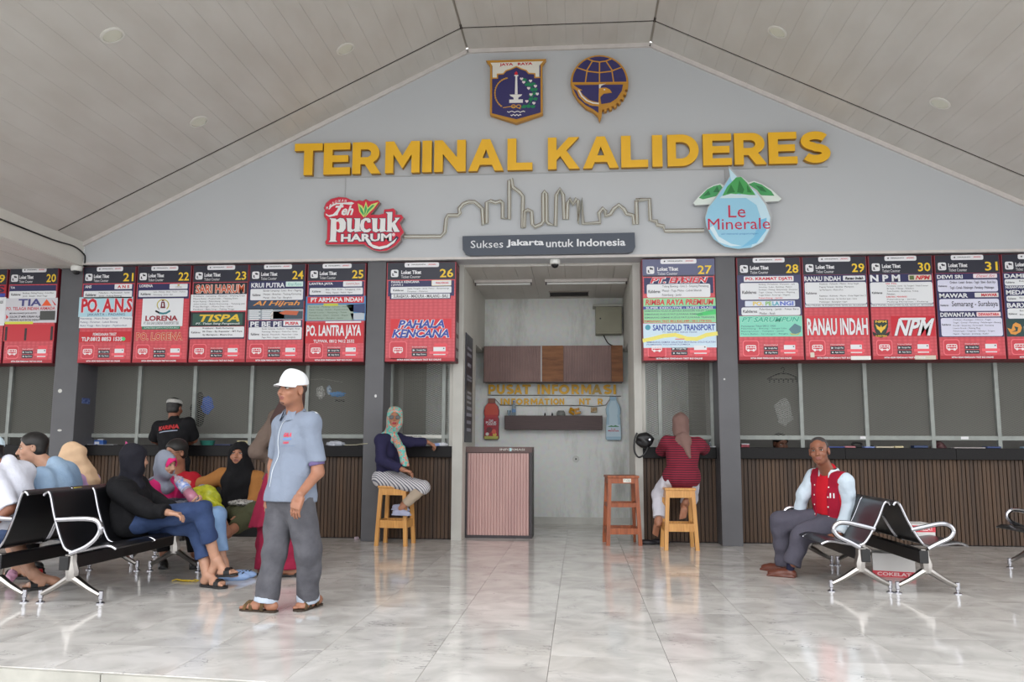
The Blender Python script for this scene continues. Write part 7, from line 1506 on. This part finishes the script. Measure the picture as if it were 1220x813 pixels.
# ---- 6 woman in black hoodie and jeans, legs crossed
P = Person('woman in black hooded jacket and blue jeans with crossed legs on the near bench', G(160, 6.64, .50), J(152, 574, 6.62), (.62, .78, -.05), SK2, -84, g=1.0, head=J(160, 548, 6.60), hs=1.0)
elR, wrR, elL, wrL = J(170, 606, 6.42), J(200, 611, 6.38), J(190, 600, 6.8), J(210, 611, 6.6)
P.head_geo(.009, eyes=False, ears=False); P.torso(P.body); P.arm(P.body, 'R', elR, wrR); P.arm(P.body, 'L', elL, wrL); P.hand(wrR, elR, (0, 0, -1), 'R', d=(1, .1, -.15), curl=.5); P.hand(wrL, elL, (0, 0, -1), 'L', d=(1, -.3, -.1), curl=.5)
knR, anR = J(241, 608, 6.55), J(257, 668, 6.62); knL, anL = J(236, 628, 6.68), J(247, 688, 6.62)
P.leg(P.body, 'R', knR, anR); P.leg(P.body, 'L', knL, anL)
q1 = P.foot(anR, J(281, 684, 6.60), .98, up=vn([-.1, 0, 1])); q2 = P.foot(anL, A_(Wz(268, 699, .02)), .98, roll='L'); P.finish(); P.sandal(q1, M_blks, style='slide'); P.sandal(q2, M_blks, style='slide')
F = Field(.0095); P.torso(F, .034, hip=1.05); F.ell(P.pel+P.u*.02-P.f*.02, [.185, .15, .14], P.T, .05); P.arm(F, 'R', elR, wrR, .030, upto=1.92); P.arm(F, 'L', elL, wrL, .030, upto=1.92); F.ell(P.neck-P.f*.09-P.u*.02, [.115, .075, .085], P.T, .03)
HD = cloth('black_hoodie', (22, 22, 25)); P.part('hooded_jacket', F, HD, fold(.012, 17, P.u, 2), cuts=(((0, 0, .39), np.array([0, 0, -1.])),))
F = Field(.009); P.leg(F, 'R', knR, anR, .014, upto=.62, r=(.084, .064, .058, .050)); P.leg(F, 'L', knL, anL, .014, upto=.62, r=(.084, .064, .058, .050)); F.ell(P.pel, [.165, .14, .11], P.T, .04); P.part('jeans', F, M_jeans, fold(.009, 20, (1, 0, 0), 3))
P.hijab(cloth('charcoal_veil', (30, 30, 38)), .10, .12, .80, h=.010, shoulders=False)

# ---- 7 man with prayer cap at the counter
P = Person('man in white prayer cap and black shirt leaning on the counter, back turned', G(206, 9.86, .90), J(207, 503, 9.93), (.12, .99, -.12), SK3, -5, g=1.12, head=J(208, 487, 9.97), hs=1.05)
elL, wrL, elR, wrR = J(184, 524, 10.05), J(192, 530, 10.3), J(231, 524, 10.05), J(224, 530, 10.3)
P.head_geo(.009, eyes=False); P.torso(P.body); P.arm(P.body, 'L', elL, wrL); P.arm(P.body, 'R', elR, wrR); P.hand(wrL, elL, (0, 0, -1), 'L', d=(.3, 1, 0), h=.008); P.hand(wrR, elR, (0, 0, -1), 'R', d=(-.3, 1, 0), h=.008)
kL, aL, kR, aR = G(201, 9.84, .48), G(199, 9.75, .10), G(213, 9.84, .48), G(216, 9.75, .10); P.leg(P.body, 'L', kL, aL); P.leg(P.body, 'R', kR, aR); P.finish(); P.shoe(aL, G(199, 9.92, 0), M_blks); P.shoe(aR, G(217, 9.92, 0), M_blks)
F = Field(.011); P.torso(F, .028, hip=1.05); P.arm(F, 'L', elL, wrL, .03, upto=.92); P.arm(F, 'R', elR, wrR, .03, upto=.92); F.rc(P.neck, P.neck+P.u*.045, .068, .062, .02); sh7 = P.part('shirt', F, cloth('black_work_shirt', (24, 24, 27)), fold(.004, 24, P.u, 2), cuts=((P.pel-P.u*.07, -P.u),))
dtext(sh7, 'back_lettering', 'KARINA', flat((176, 40, 44)), Vector(P.neck-P.u*.085), P.r, P.u, .27, .055, .06); V2, F2 = quad_grid(-.12, .12, -.006, .006, 10, 1); decal(sh7, 'back_line', flat((150, 160, 180)), Vector(P.neck-P.u*.135), P.r, P.u, V2, F2)
F = Field(.012); P.leg(F, 'L', kL, aL, .022, upto=.97); P.leg(F, 'R', kR, aR, .022, upto=.97); F.ell(P.pel, [.16, .13, .11], P.T, .04); P.part('trousers', F, M_blk); P.hair(M_hair, .008)
F = Field(.008); k = P.hs; F.ell(P.H(0, -.014, .052), [.088*k, .104*k, .085*k], P.M, .01); F.box(P.H(0, 0, .125), [.2, .2, .02], P.M, .002, .012, 's'); P.part('prayer_cap', F, cloth('white_knit_cap', (186, 186, 182), c2=(160, 160, 158), scale=60), None, cuts=((P.H(0, 0, .055), -P.hu),))

# ---- 8 woman in cream hijab
P = Person('woman in cream headscarf, glasses and lilac top facing left behind the bench backs', G(98, 7.2, .50), J(98, 568, 7.2), (-.88, -.42, -.32), SK1, 100, g=1.0, head=J(86, 546, 7.15), hs=1.04, up=(-.3, 0, 1))
elL, wrL, elR, wrR = J(88, 606, 7.05), J(62, 612, 7.0), J(85, 600, 7.4), J(62, 606, 7.4)
P.head_geo(.0055, ears=False); P.torso(P.body); P.arm(P.body, 'L', elL, wrL); P.arm(P.body, 'R', elR, wrR); P.hand(wrL, elL, (0, 0, -1), 'L', h=.008); P.hand(wrR, elR, (0, 0, -1), 'R', h=.008)
kL, aL, kR, aR = G(38, 7.1, .50), G(36, 7.1, .11), G(38, 7.35, .50), G(36, 7.35, .11); P.leg(P.body, 'L', kL, aL); P.leg(P.body, 'R', kR, aR); P.finish(); P.shoe(aL, G(20, 7.1, 0), M_blks); P.shoe(aR, G(20, 7.35, 0), M_blks)
F = Field(.012); P.torso(F, .03); P.arm(F, 'L', elL, wrL, .028); P.arm(F, 'R', elR, wrR, .028); P.part('blouse', F, cloth('lilac_top', (196, 160, 206)), fold(.005, 26, P.u)); F = Field(.012); P.leg(F, 'L', kL, aL, .024, upto=.9); P.leg(F, 'R', kR, aR, .024, upto=.9); F.ell(P.pel, [.17, .14, .11], P.T, .04); P.part('trousers', F, M_blk)
P.hijab(cloth('cream_veil', (220, 186, 152), .04), .30, .24, 1.0, face=(.052, .078), folds=fold(.007, 26, (1, 0, 1), 2), h=.009); glasses(P, M_rub, MATS['clear_lens'])

# ---- 9 man in denim jacket
P = Person('man with short black hair in light denim jacket facing left behind the bench', G(70, 6.66, .50), J(66, 560, 6.62), (-.84, -.54, -.15), SK2, 96, g=1.12, head=J(39, 535, 6.56), hs=1.04, up=(-.15, 0, 1))
elL, wrL, elR, wrR = J(60, 615, 6.42), J(30, 630, 6.3), J(45, 610, 6.8), J(25, 630, 6.75)
P.head_geo(.005, nose=1.04); P.torso(P.body); P.arm(P.body, 'L', elL, wrL); P.arm(P.body, 'R', elR, wrR); P.hand(wrL, elL, (0, 0, -1), 'L', h=.008); P.hand(wrR, elR, (0, 0, -1), 'R', h=.008)
kL, aL, kR, aR = G(5, 6.5, .50), G(40, 6.35, .11), G(5, 6.85, .50), G(20, 6.85, .11); P.leg(P.body, 'L', kL, aL); P.leg(P.body, 'R', kR, aR); q1 = P.foot(aL, G(28, 6.30, .02), 1, h=.009, roll='L'); q2 = P.foot(aR, G(4, 6.85, .02), 1, h=.009); P.finish(); P.sandal(q1, M_blks, style='slide'); P.sandal(q2, M_blks, style='slide')
F = Field(.0095); P.torso(F, .036, belly=1.1); F.ell(P.neck-P.u*.12-P.f*.05, [.19, .12, .19], P.T, .05); P.arm(F, 'L', elL, wrL, .034); P.arm(F, 'R', elR, wrR, .034); F.rc(P.neck-P.u*.01, P.neck+P.u*.03, .088, .082, .02); P.part('denim_jacket', F, cloth('washed_denim', (134, 160, 190), c2=(156, 180, 204), scale=5), fold(.010, 18, P.u, 4))
F = Field(.012); P.leg(F, 'L', kL, aL, .022, upto=.3); P.leg(F, 'R', kR, aR, .022, upto=.3); F.ell(P.pel, [.17, .14, .11], P.T, .04); P.part('trousers', F, M_blk); P.hair(M_hair, .014, line=.050, h=.006)

# ---- 10 man in white shirt at the left picture edge
P = Person('man in white shirt and blue jeans cut by the left picture edge', G(14, 6.10, .50), J(10, 558, 6.05), (-.85, .35, -.25), SK3, 88, g=1.08, sh=.14, head=J(-13, 541, 6.0), hs=1.08)
elL, wrL, elR, wrR = J(12, 606, 5.90), J(-18, 632, 5.80), J(-10, 610, 6.25), J(-35, 630, 6.25)
P.head_geo(.008); P.torso(P.body); P.arm(P.body, 'L', elL, wrL); P.arm(P.body, 'R', elR, wrR); P.hand(wrL, elL, (0, 0, -1), 'L', h=.008); P.hand(wrR, elR, (0, 0, -1), 'R', h=.008)
kL, aL, kR, aR = G(-38, 5.9, .62), G(-50, 5.9, .2), G(-38, 6.2, .50), G(-40, 6.2, .11); P.leg(P.body, 'L', kL, aL); P.leg(P.body, 'R', kR, aR); P.finish(); P.shoe(aL, G(-75, 5.9, .08), M_blks); P.shoe(aR, G(-62, 6.2, 0), M_blks)
F = Field(.0095); P.torso(F, .03, belly=1.05); F.ell(P.pel+P.u*.03, [.18, .14, .14], P.T, .05); F.rc(P.neck-P.u*.10, P.pel+P.u*.08, .135, .150, .06); P.arm(F, 'L', elL, wrL, .032, upto=.98); P.arm(F, 'R', elR, wrR, .032, upto=.98); F.rc(P.neck, P.neck+P.u*.03, .075, .068, .02); P.part('shirt', F, cloth('white_shirt', (214, 216, 228), .02), fold(.010, 18, P.u, 2), cuts=(((0, 0, .40), np.array([0, 0, -1.])),))
F = Field(.011); P.leg(F, 'L', kL, aL, .026, upto=.9); P.leg(F, 'R', kR, aR, .026, upto=.9); F.ell(P.pel, [.17, .14, .11], P.T, .04); P.part('jeans', F, cloth('dark_blue_jeans', (72, 92, 134), c2=(92, 112, 152), scale=7), fold(.005, 28, (1, 0, 0))); P.hair(M_hair, .008)
F = Field(.008); k = P.hs; F.ell(P.H(0, -.014, .050), [.088*k, .104*k, .080*k], P.M, .01); P.part('cap', F, cloth('pale_blue_cap', (196, 216, 226), .03), None, cuts=((P.H(0, 0, .035), -P.hu),))

# ---- 11 woman with sunglasses on the left pine stool
P = Person('woman in sunglasses, flowered turquoise headscarf and navy cardigan on a pine stool', G(461, 9.66, .755), J(464, 519, 9.62), (.22, -.97, .04), SK4, -112, g=.95, head=J(470, 499, 9.57), hs=1.06, up=(.03, 0, 1))
elR, wrR, elL, wrL = J(454, 548, 9.42), J(480, 560, 9.34), J(487, 527, 9.85), J(509, 527, 10.02)
P.head_geo(.005, ears=False, cheek=1.05, eyes=False); P.lipm = mat('red_lips', (140, 24, 40), .4); P.torso(P.body, bust=1); P.arm(P.body, 'R', elR, wrR); P.arm(P.body, 'L', elL, wrL); P.hand(wrR, elR, (0, 0, -1), 'R', d=(1, .0, -.25), curl=.55, h=.005); P.hand(wrL, elL, (0, 0, -1), 'L', d=(.7, .5, -.35), curl=.6, h=.005)
knR, anR, knL, anL = J(504, 581, 9.48), J(478, 606, 9.47), J(500, 582, 9.72), J(480, 602, 9.64); P.leg(P.body, 'R', knR, anR); P.leg(P.body, 'L', knL, anL); P.finish()
M_lsh = cloth('lavender_grey_shoe', (168, 172, 196), rough=.6); P.shoe(anR, J(488, 615, 9.42), M_lsh, .95); P.shoe(anL, J(486, 609, 9.60), M_lsh, .95)
NV_ = cloth('navy_cardigan', (42, 40, 70)); F = Field(.009); P.torso(F, .022, bust=1, hip=1.0); P.arm(F, 'R', elR, wrR, .024, upto=1.9); P.arm(F, 'L', elL, wrL, .024, upto=1.9); P.part('cardigan', F, NV_, fold(.004, 28, P.u, 1), cuts=((P.pel+P.u*.03, vn(-P.u+P.f*.2)),)); F = Field(.009); F.ell(P.pel+P.f*.07+P.u*.03, [.10, .07, .09], P.T, .03); P.part('cardigan_flap', F, NV_)
def striped(name, ca, cb, freq, axis='X', rough=.85, duty=.5):
    m = bpy.data.materials.new(name); m.use_nodes = True; n = m.node_tree; b = n.nodes['Principled BSDF']; L = n.links; b.inputs['Roughness'].default_value = rough
    t = n.nodes.new('ShaderNodeTexCoord'); w = n.nodes.new('ShaderNodeTexWave'); w.wave_type = 'BANDS'; w.bands_direction = axis; w.inputs['Scale'].default_value = freq; w.inputs['Distortion'].default_value = .4; w.inputs['Detail'].default_value = 0
    L.new(t.outputs['Object'], w.inputs['Vector']); r = n.nodes.new('ShaderNodeValToRGB'); r.color_ramp.elements[0].position = duty-.06; r.color_ramp.elements[1].position = duty+.06; r.color_ramp.elements[0].color = lin(ca); r.color_ramp.elements[1].color = lin(cb)
    L.new(w.outputs['Fac'], r.inputs[0]); L.new(r.outputs[0], b.inputs['Base Color']); MATS[name] = m; return m
F = Field(.009); P.leg(F, 'R', knR, anR, .020, upto=.12, r=(.088, .060, .055, .05)); P.leg(F, 'L', knL, anL, .018, upto=.12, r=(.088, .060, .055, .05)); F.ell(P.pel-P.u*.01, [.185, .165, .115], P.T, .05); P.part('tunic_skirt', F, striped('grey_white_stripes', (206, 204, 206), (96, 98, 112), 17, 'DIAGONAL', duty=.62), fold(.003, 30, P.u))
F = Field(.009); P.leg(F, 'R', knR, anR, .012, upto=.80); P.leg(F, 'L', knL, anL, .012, upto=.80); P.part('trousers', F, cloth('beige_trousers', (176, 160, 142)), fold(.003, 34, (0, 0, 1)))
MF = bpy.data.materials.new('flowered_scarf'); MF.use_nodes = True; n = MF.node_tree; b = n.nodes['Principled BSDF']; b.inputs['Roughness'].default_value = .8; t_ = n.nodes.new('ShaderNodeTexCoord'); v_ = n.nodes.new('ShaderNodeTexNoise'); v_.inputs['Scale'].default_value = 34; v_.inputs['Detail'].default_value = 2; n.links.new(t_.outputs['Object'], v_.inputs['Vector']); r_ = n.nodes.new('ShaderNodeValToRGB'); r_.color_ramp.interpolation = 'LINEAR'; el = r_.color_ramp.elements
el[0].position = .40; el[0].color = lin((92, 176, 164)); el[1].position = .50; el[1].color = lin((120, 190, 178)); e_ = el.new(.53); e_.color = lin((214, 150, 140)); e_ = el.new(.60); e_.color = lin((196, 84, 104)); e_ = el.new(.66); e_.color = lin((206, 186, 120)); n.links.new(v_.outputs['Fac'], r_.inputs[0]); n.links.new(r_.outputs[0], b.inputs['Base Color'])
P.hijab(MF, .10, .06, .72, face=(.060, .084), h=.008, shoulders=False); F = Field(.009); F.rc(P.neck+P.f*.07-P.u*.02, J(478, 535, 9.42), .05, .042, .02); F.rc(J(478, 535, 9.42), J(483, 556, 9.40), .042, .046, .02, cuts=((J(483, 556, 9.4), np.array([0, 0, -1.])),)); P.part('scarf_tail', F, MF, fold(.004, 40, (0, 0, 1)))
glasses(P, mat('thin_gold_rim', (110, 84, 70), .3, metal=.6), mat('dark_lens', (52, 58, 60), .08, alpha=.92), .026)

# ---- 12 woman in striped red top on the right pine stool, back turned
P = Person('woman in striped red top and white trousers on a pine stool, back turned', G(812, 9.62, .78), J(814, 524, 9.70), (.15, .97, -.12), SK4, -6, g=1.02, head=J(811, 507, 9.76), hs=1.06)
elL, wrL, elR, wrR = J(789, 537, 9.90), J(802, 534, 10.14), J(838, 535, 9.90), J(832, 533, 10.16)
P.head_geo(.009, eyes=False, ears=False); P.torso(P.body); P.arm(P.body, 'L', elL, wrL); P.arm(P.body, 'R', elR, wrR); P.hand(wrL, elL, (0, 0, -1), 'L', d=(.5, .8, 0), h=.008); P.hand(wrR, elR, (0, 0, -1), 'R', d=(-.3, .9, 0), h=.008)
knL, anL = J(786, 589, 9.86), J(785, 624, 9.72); knR, anR = J(822, 594, 9.98), J(815, 603, 9.66); P.leg(P.body, 'L', knL, anL); P.leg(P.body, 'R', knR, anR, r=(.08, .055, .05, .034))
P.foot(anL, J(781, 640, 9.80), .95, up=(-.3, .75, .4), h=.007, roll='L'); P.foot(anR, J(813, 620, 9.60), .95, up=(.0, .95, .15), h=.007); P.finish()
F = Field(.009); P.torso(F, .030, hip=1.06); F.ell(P.pel+P.u*.02, [.205, .165, .13], P.T, .05); P.arm(F, 'L', elL, wrL, .030, upto=1.9); P.arm(F, 'R', elR, wrR, .030, upto=1.9); P.part('striped_top', F, striped('red_black_stripes', (132, 22, 48), (60, 14, 30), 12.5, 'Z', duty=.62), fold(.005, 24, P.u, 3))
F = Field(.009); P.leg(F, 'L', knL, anL, .020, upto=.80, r=(.095, .07, .062, .048)); P.leg(F, 'R', knR, anR, .020, upto=.55, r=(.095, .07, .062, .05)); F.ell(P.pel-P.u*.02, [.185, .15, .115], P.T, .04); P.part('trousers', F, cloth('white_trousers', (206, 206, 216), .03), fold(.004, 30, (0, 0, 1)))
TP = cloth('taupe_veil', (122, 96, 90), .05); P.hijab(TP, .12, .12, .82, h=.010, folds=fold(.006, 26, P.u, 2), shoulders=False); F = Field(.009); F.rc(P.neck-P.f*.08-P.u*.0, J(822, 545, 9.52), .07, .016, .03); F.ell(P.neck-P.f*.08-P.u*.04, [.09, .05, .10], P.T, .03); P.part('scarf_tail', F, TP, fold(.005, 30, P.u))
t = crumple('handbag', 'black shoulder bag hung over the counter corner left of the striped woman', 'bag', 768, 525, 10.02, .105, .06, .095, mat('black_leather', (20, 20, 23), .4), 2, 'body', 4, .1)
q = MB(); q.tube(smooth_pts([tuple(J(759, 516, 9.98)), tuple(J(756, 525, 9.97)), tuple(J(756, 538, 9.97)), tuple(J(761, 545, 9.97)), tuple(J(768, 541, 9.97)), tuple(J(772, 533, 9.98))], 5), .011, 6, flat=.5); q.build('strap', mat('black_leather', (20, 20, 23)), t, smooth='all'); p = J(774, 524, 9.93); q = MB(); q.lathe(tuple(p), [(.012, 0), (.012, -.01)], 10, 'y'); q.build('clasp', M_chrome, t)

# ---- 13 old man in red varsity jacket
P = Person('old man in red jacket with white sleeves and grey trousers on the right bench', G(991, 7.72, .47), J(988, 564, 7.66), (-.42, -.90, .0), SK3, 124, g=1.0, sh=.158, head=J(976, 538.5, 7.55), hs=1.02, up=(-.10, 0, 1))
elR, wrR, elL, wrL = J(957, 590, 7.82), J(951, 615, 7.86), J(1012, 602, 7.56), J(1000, 637, 7.42)
P.head_geo(.005, jaw=1.0, cheek=.92); P.torso(P.body); P.arm(P.body, 'R', elR, wrR); P.arm(P.body, 'L', elL, wrL); P.hand(wrR, elR, (0, 0, -1), 'R', d=(-.3, -.1, -.9), curl=.5, h=.006); P.hand(wrL, elL, (0, .0, -1), 'L', d=(-.85, -.5, -.12), curl=.12, h=.0055, spread=1.6)
knR, anR, knL, anL = J(930, 622, 7.85), J(934, 672, 7.90), J(955, 637, 7.62), J(944, 672, 7.62); P.leg(P.body, 'R', knR, anR); P.leg(P.body, 'L', knL, anL); P.finish()
M_bsh = mat('brown_leather_shoe', (96, 50, 36), .35, var=.1, scale=20); SKK = cloth('navy_socks', (34, 34, 56)); P.shoe(anL, A_(Wz(915, 686, .0)), M_bsh, 1.0, SKK); P.shoe(anR, A_(Wz(908, 679, .0)), M_bsh, 1.0, SKK)
TR = cloth('grey_trousers', (82, 80, 92)); F = Field(.009); P.leg(F, 'R', knR, anR, .022, upto=1.04, r=(.088, .070, .062, .052)); P.leg(F, 'L', knL, anL, .022, upto=1.04, r=(.088, .070, .062, .052)); F.ell(P.pel, [.165, .135, .11], P.T, .04); P.part('trousers', F, TR, fold(.010, 20, (1, 0, 0), 2))
F = Field(.009); P.torso(F, .014); F.rc(P.neck, P.neck+P.u*.03, .064, .060, .02); P.part('polo_shirt', F, cloth('red_polo', (188, 24, 40)), fold(.003, 26, P.u), cuts=((P.pel+P.u*.08, -P.u),)); F = Field(.007); F.rc(P.neck+P.u*.02, P.neck+P.u*.05+P.f*.01, .068, .062, .01, cuts=((P.neck+P.u*.05, P.u),)); F.rc(P.neck+P.u*.06+P.f*.05, P.neck-P.u*.02+P.f*.11, .028, .030, .004, 's'); P.part('polo_collar', F, cloth('navy_collar', (30, 30, 44)))
F = Field(.008); P.torso(F, .026, hip=1.0)
F.box(P.neck-P.u*.25+P.f*.13+P.r*.0, [.052, .10, .26], P.T, .01, .006, 's'); F.rc(P.neck+P.u*.08+P.f*.06, P.neck-P.u*.10+P.f*.12, .062, .05, .006, 's')
for sh in (P.shL, P.shR): pass
o = P.part('jacket', F, cloth('red_wool_jacket', (150, 20, 46)), fold(.004, 24, P.u, 1), cuts=((P.pel-P.u*.03, -P.u), (P.shL+P.r*.014, -P.r), (P.shR-P.r*.014, P.r)))
WS = cloth('pale_blue_sleeve', (196, 210, 222), .03); F = Field(.008)
for sh, e, w in ((P.shL, elL, wrL), (P.shR, elR, wrR)):
    d = vn(e-sh); o_ = vn(sh-P.neck); F.rc(sh-o_*.0, e, .078, .060, .02, cuts=((sh-o_*.022, -vn(d*.2+o_)),)); F.rc(e, w, .059, .045, .03, cuts=((e+(w-e)*.88, vn(w-e)),))
P.part('sleeves', F, WS, fold(.005, 34, (0, 0, 1), 2), label='pale white-blue sleeves')
F = Field(.007)
for e, w in ((elL, wrL), (elR, wrR)): d = vn(w-e); F.rc(e+(w-e)*.84, e+(w-e)*.97, .050, .044, .01, cuts=((e+(w-e)*.97, d), (e+(w-e)*.84, -d)))
P.part('cuffs', F, cloth('ribbed_cuff', (206, 216, 224), .03)); F = Field(.007); F.rc(P.neck-P.u*.01, P.neck+P.u*.05+P.f*.01, .096, .080, .01, cuts=((P.neck+P.u*.045, P.u), (P.neck-P.u*.03, -P.u))); F.rc(P.neck-P.u*.06, P.neck+P.u*.10+P.f*.01, .072, .072, .003, 's'); F.rc(P.neck+P.u*.06+P.f*.06, P.neck-P.u*.06+P.f*.13, .05, .055, .004, 's'); P.part('rib_collar', F, cloth('rib_collar_pale', (206, 216, 222), .03))
dtext(o, 'chest_number', '11', flat((226, 226, 230)), Vector(P.neck-P.u*.17-P.r*.105), -P.r, P.u, .035, .042, .05)
for k_ in range(4):
    for sx in (-1, 1): V2, F2 = quad_grid(-.006, .006, -.006, .006, 1, 1); decal(o, 'snap_button', flat((216, 214, 210)), Vector(P.neck-P.u*(.10+.085*k_)+P.r*sx*.075), -P.r, P.u, V2, F2, .004)
M_gh = mat('greying_hair', (66, 62, 62), .6, bump=.4, bscale=80, c2=(44, 40, 40), scale=20); F = Field(.0055); k = P.hs; H = P.H; F.ell(H(0, -.020, .046), [.0795*k, .096*k, .082*k], P.M, .01); F.ell(H(0, -.035, -.01), [.072*k, .066*k, .055*k], P.M, .02); F.box(H(0, .085, -.01), [.2, .060*k, .085*k], P.M, .004, .006, 's'); F.ell(H(0, .085, .065), [.056*k, .06*k, .045*k], P.M, .01, 's'); P.part('hair', F, M_gh, None, cuts=((H(0, 0, -.05), -P.hu),))
q = MB(); d = vn(wrL-elL); a1, b1 = vn(np.cross(d, [0, 0, 1])), None; b1 = np.cross(d, a1); c = wrL-d*.005; q.tube([tuple(c+a1*.032*math.cos(a)+b1*.032*math.sin(a)) for a in np.linspace(0, 2*math.pi, 17)[:-1]], .006, 6, closed=True); q.build('wristwatch', M_chrome, P.t, smooth='all')

# ---- 14, 15 clerks behind the right counter
P = Person('clerk with black hair looking out between counter and rail behind the old man', G(930, 11.0, .50), J(930, 541, 10.95), (.25, -.95, -.25), SK5, 176, g=.98, head=J(930, 529, 10.85), hs=1.05)
e1, w1_, e2, w2_ = G(914, 10.85, .75), G(922, 10.8, .95), G(946, 10.85, .75), G(938, 10.8, .95)
P.head_geo(.006); P.torso(P.body); P.arm(P.body, 'R', e1, w1_); P.arm(P.body, 'L', e2, w2_); P.finish(); F = Field(.012); P.torso(F, .025); P.arm(F, 'R', e1, w1_, .025, upto=1.5); P.arm(F, 'L', e2, w2_, .025, upto=1.5); P.part('shirt', F, M_blk); P.hair(M_hair, .014)
q = MB(); 
def office_chair(x, y, lab):
    t = thing('office_stool', lab, 'stool', (x, y, 0), 'stools behind the right counter'); q = MB(); q.lathe((x, y, .36), [(.15, 0), (.17, .02), (.17, .05), (.12, .06)], 18); q.build('seat', M_rub, t)
    for a in range(4): q = MB(); c, s_ = math.cos(a*1.571+.78), math.sin(a*1.571+.78); q.tube([(x+c*.15, y+s_*.15, 0), (x+c*.10, y+s_*.10, .37)], .012, 6); q.build('leg', M_chrome, t)
office_chair(float(P.pel[0]), 11.0, 'black round stool the dark-haired clerk sits on')
P = Person('clerk in patterned dark red headscarf, only the top of the head above the right counter', G(1120, 11.0, .46), G(1120, 10.97, .90), (-.3, -.9, -.35), SK4, 172, g=.95, head=G(1119, 10.90, 1.06), hs=1.03)
e1, w1_, e2, w2_ = G(1104, 10.85, .68), G(1112, 10.8, .9), G(1136, 10.85, .68), G(1128, 10.8, .9)
P.head_geo(.008, ears=False); P.torso(P.body); P.arm(P.body, 'R', e1, w1_); P.arm(P.body, 'L', e2, w2_); P.finish(); F = Field(.012); P.torso(F, .025); P.arm(F, 'R', e1, w1_, .025); P.arm(F, 'L', e2, w2_, .025); P.part('blouse', F, cloth('dark_plum', (58, 34, 44))); P.hijab(cloth('patterned_plum_veil', (92, 46, 58), c2=(140, 110, 110), scale=22), .2, .15, .95, h=.011)
office_chair(float(P.pel[0]), 11.0, 'black round stool the headscarved clerk sits on')
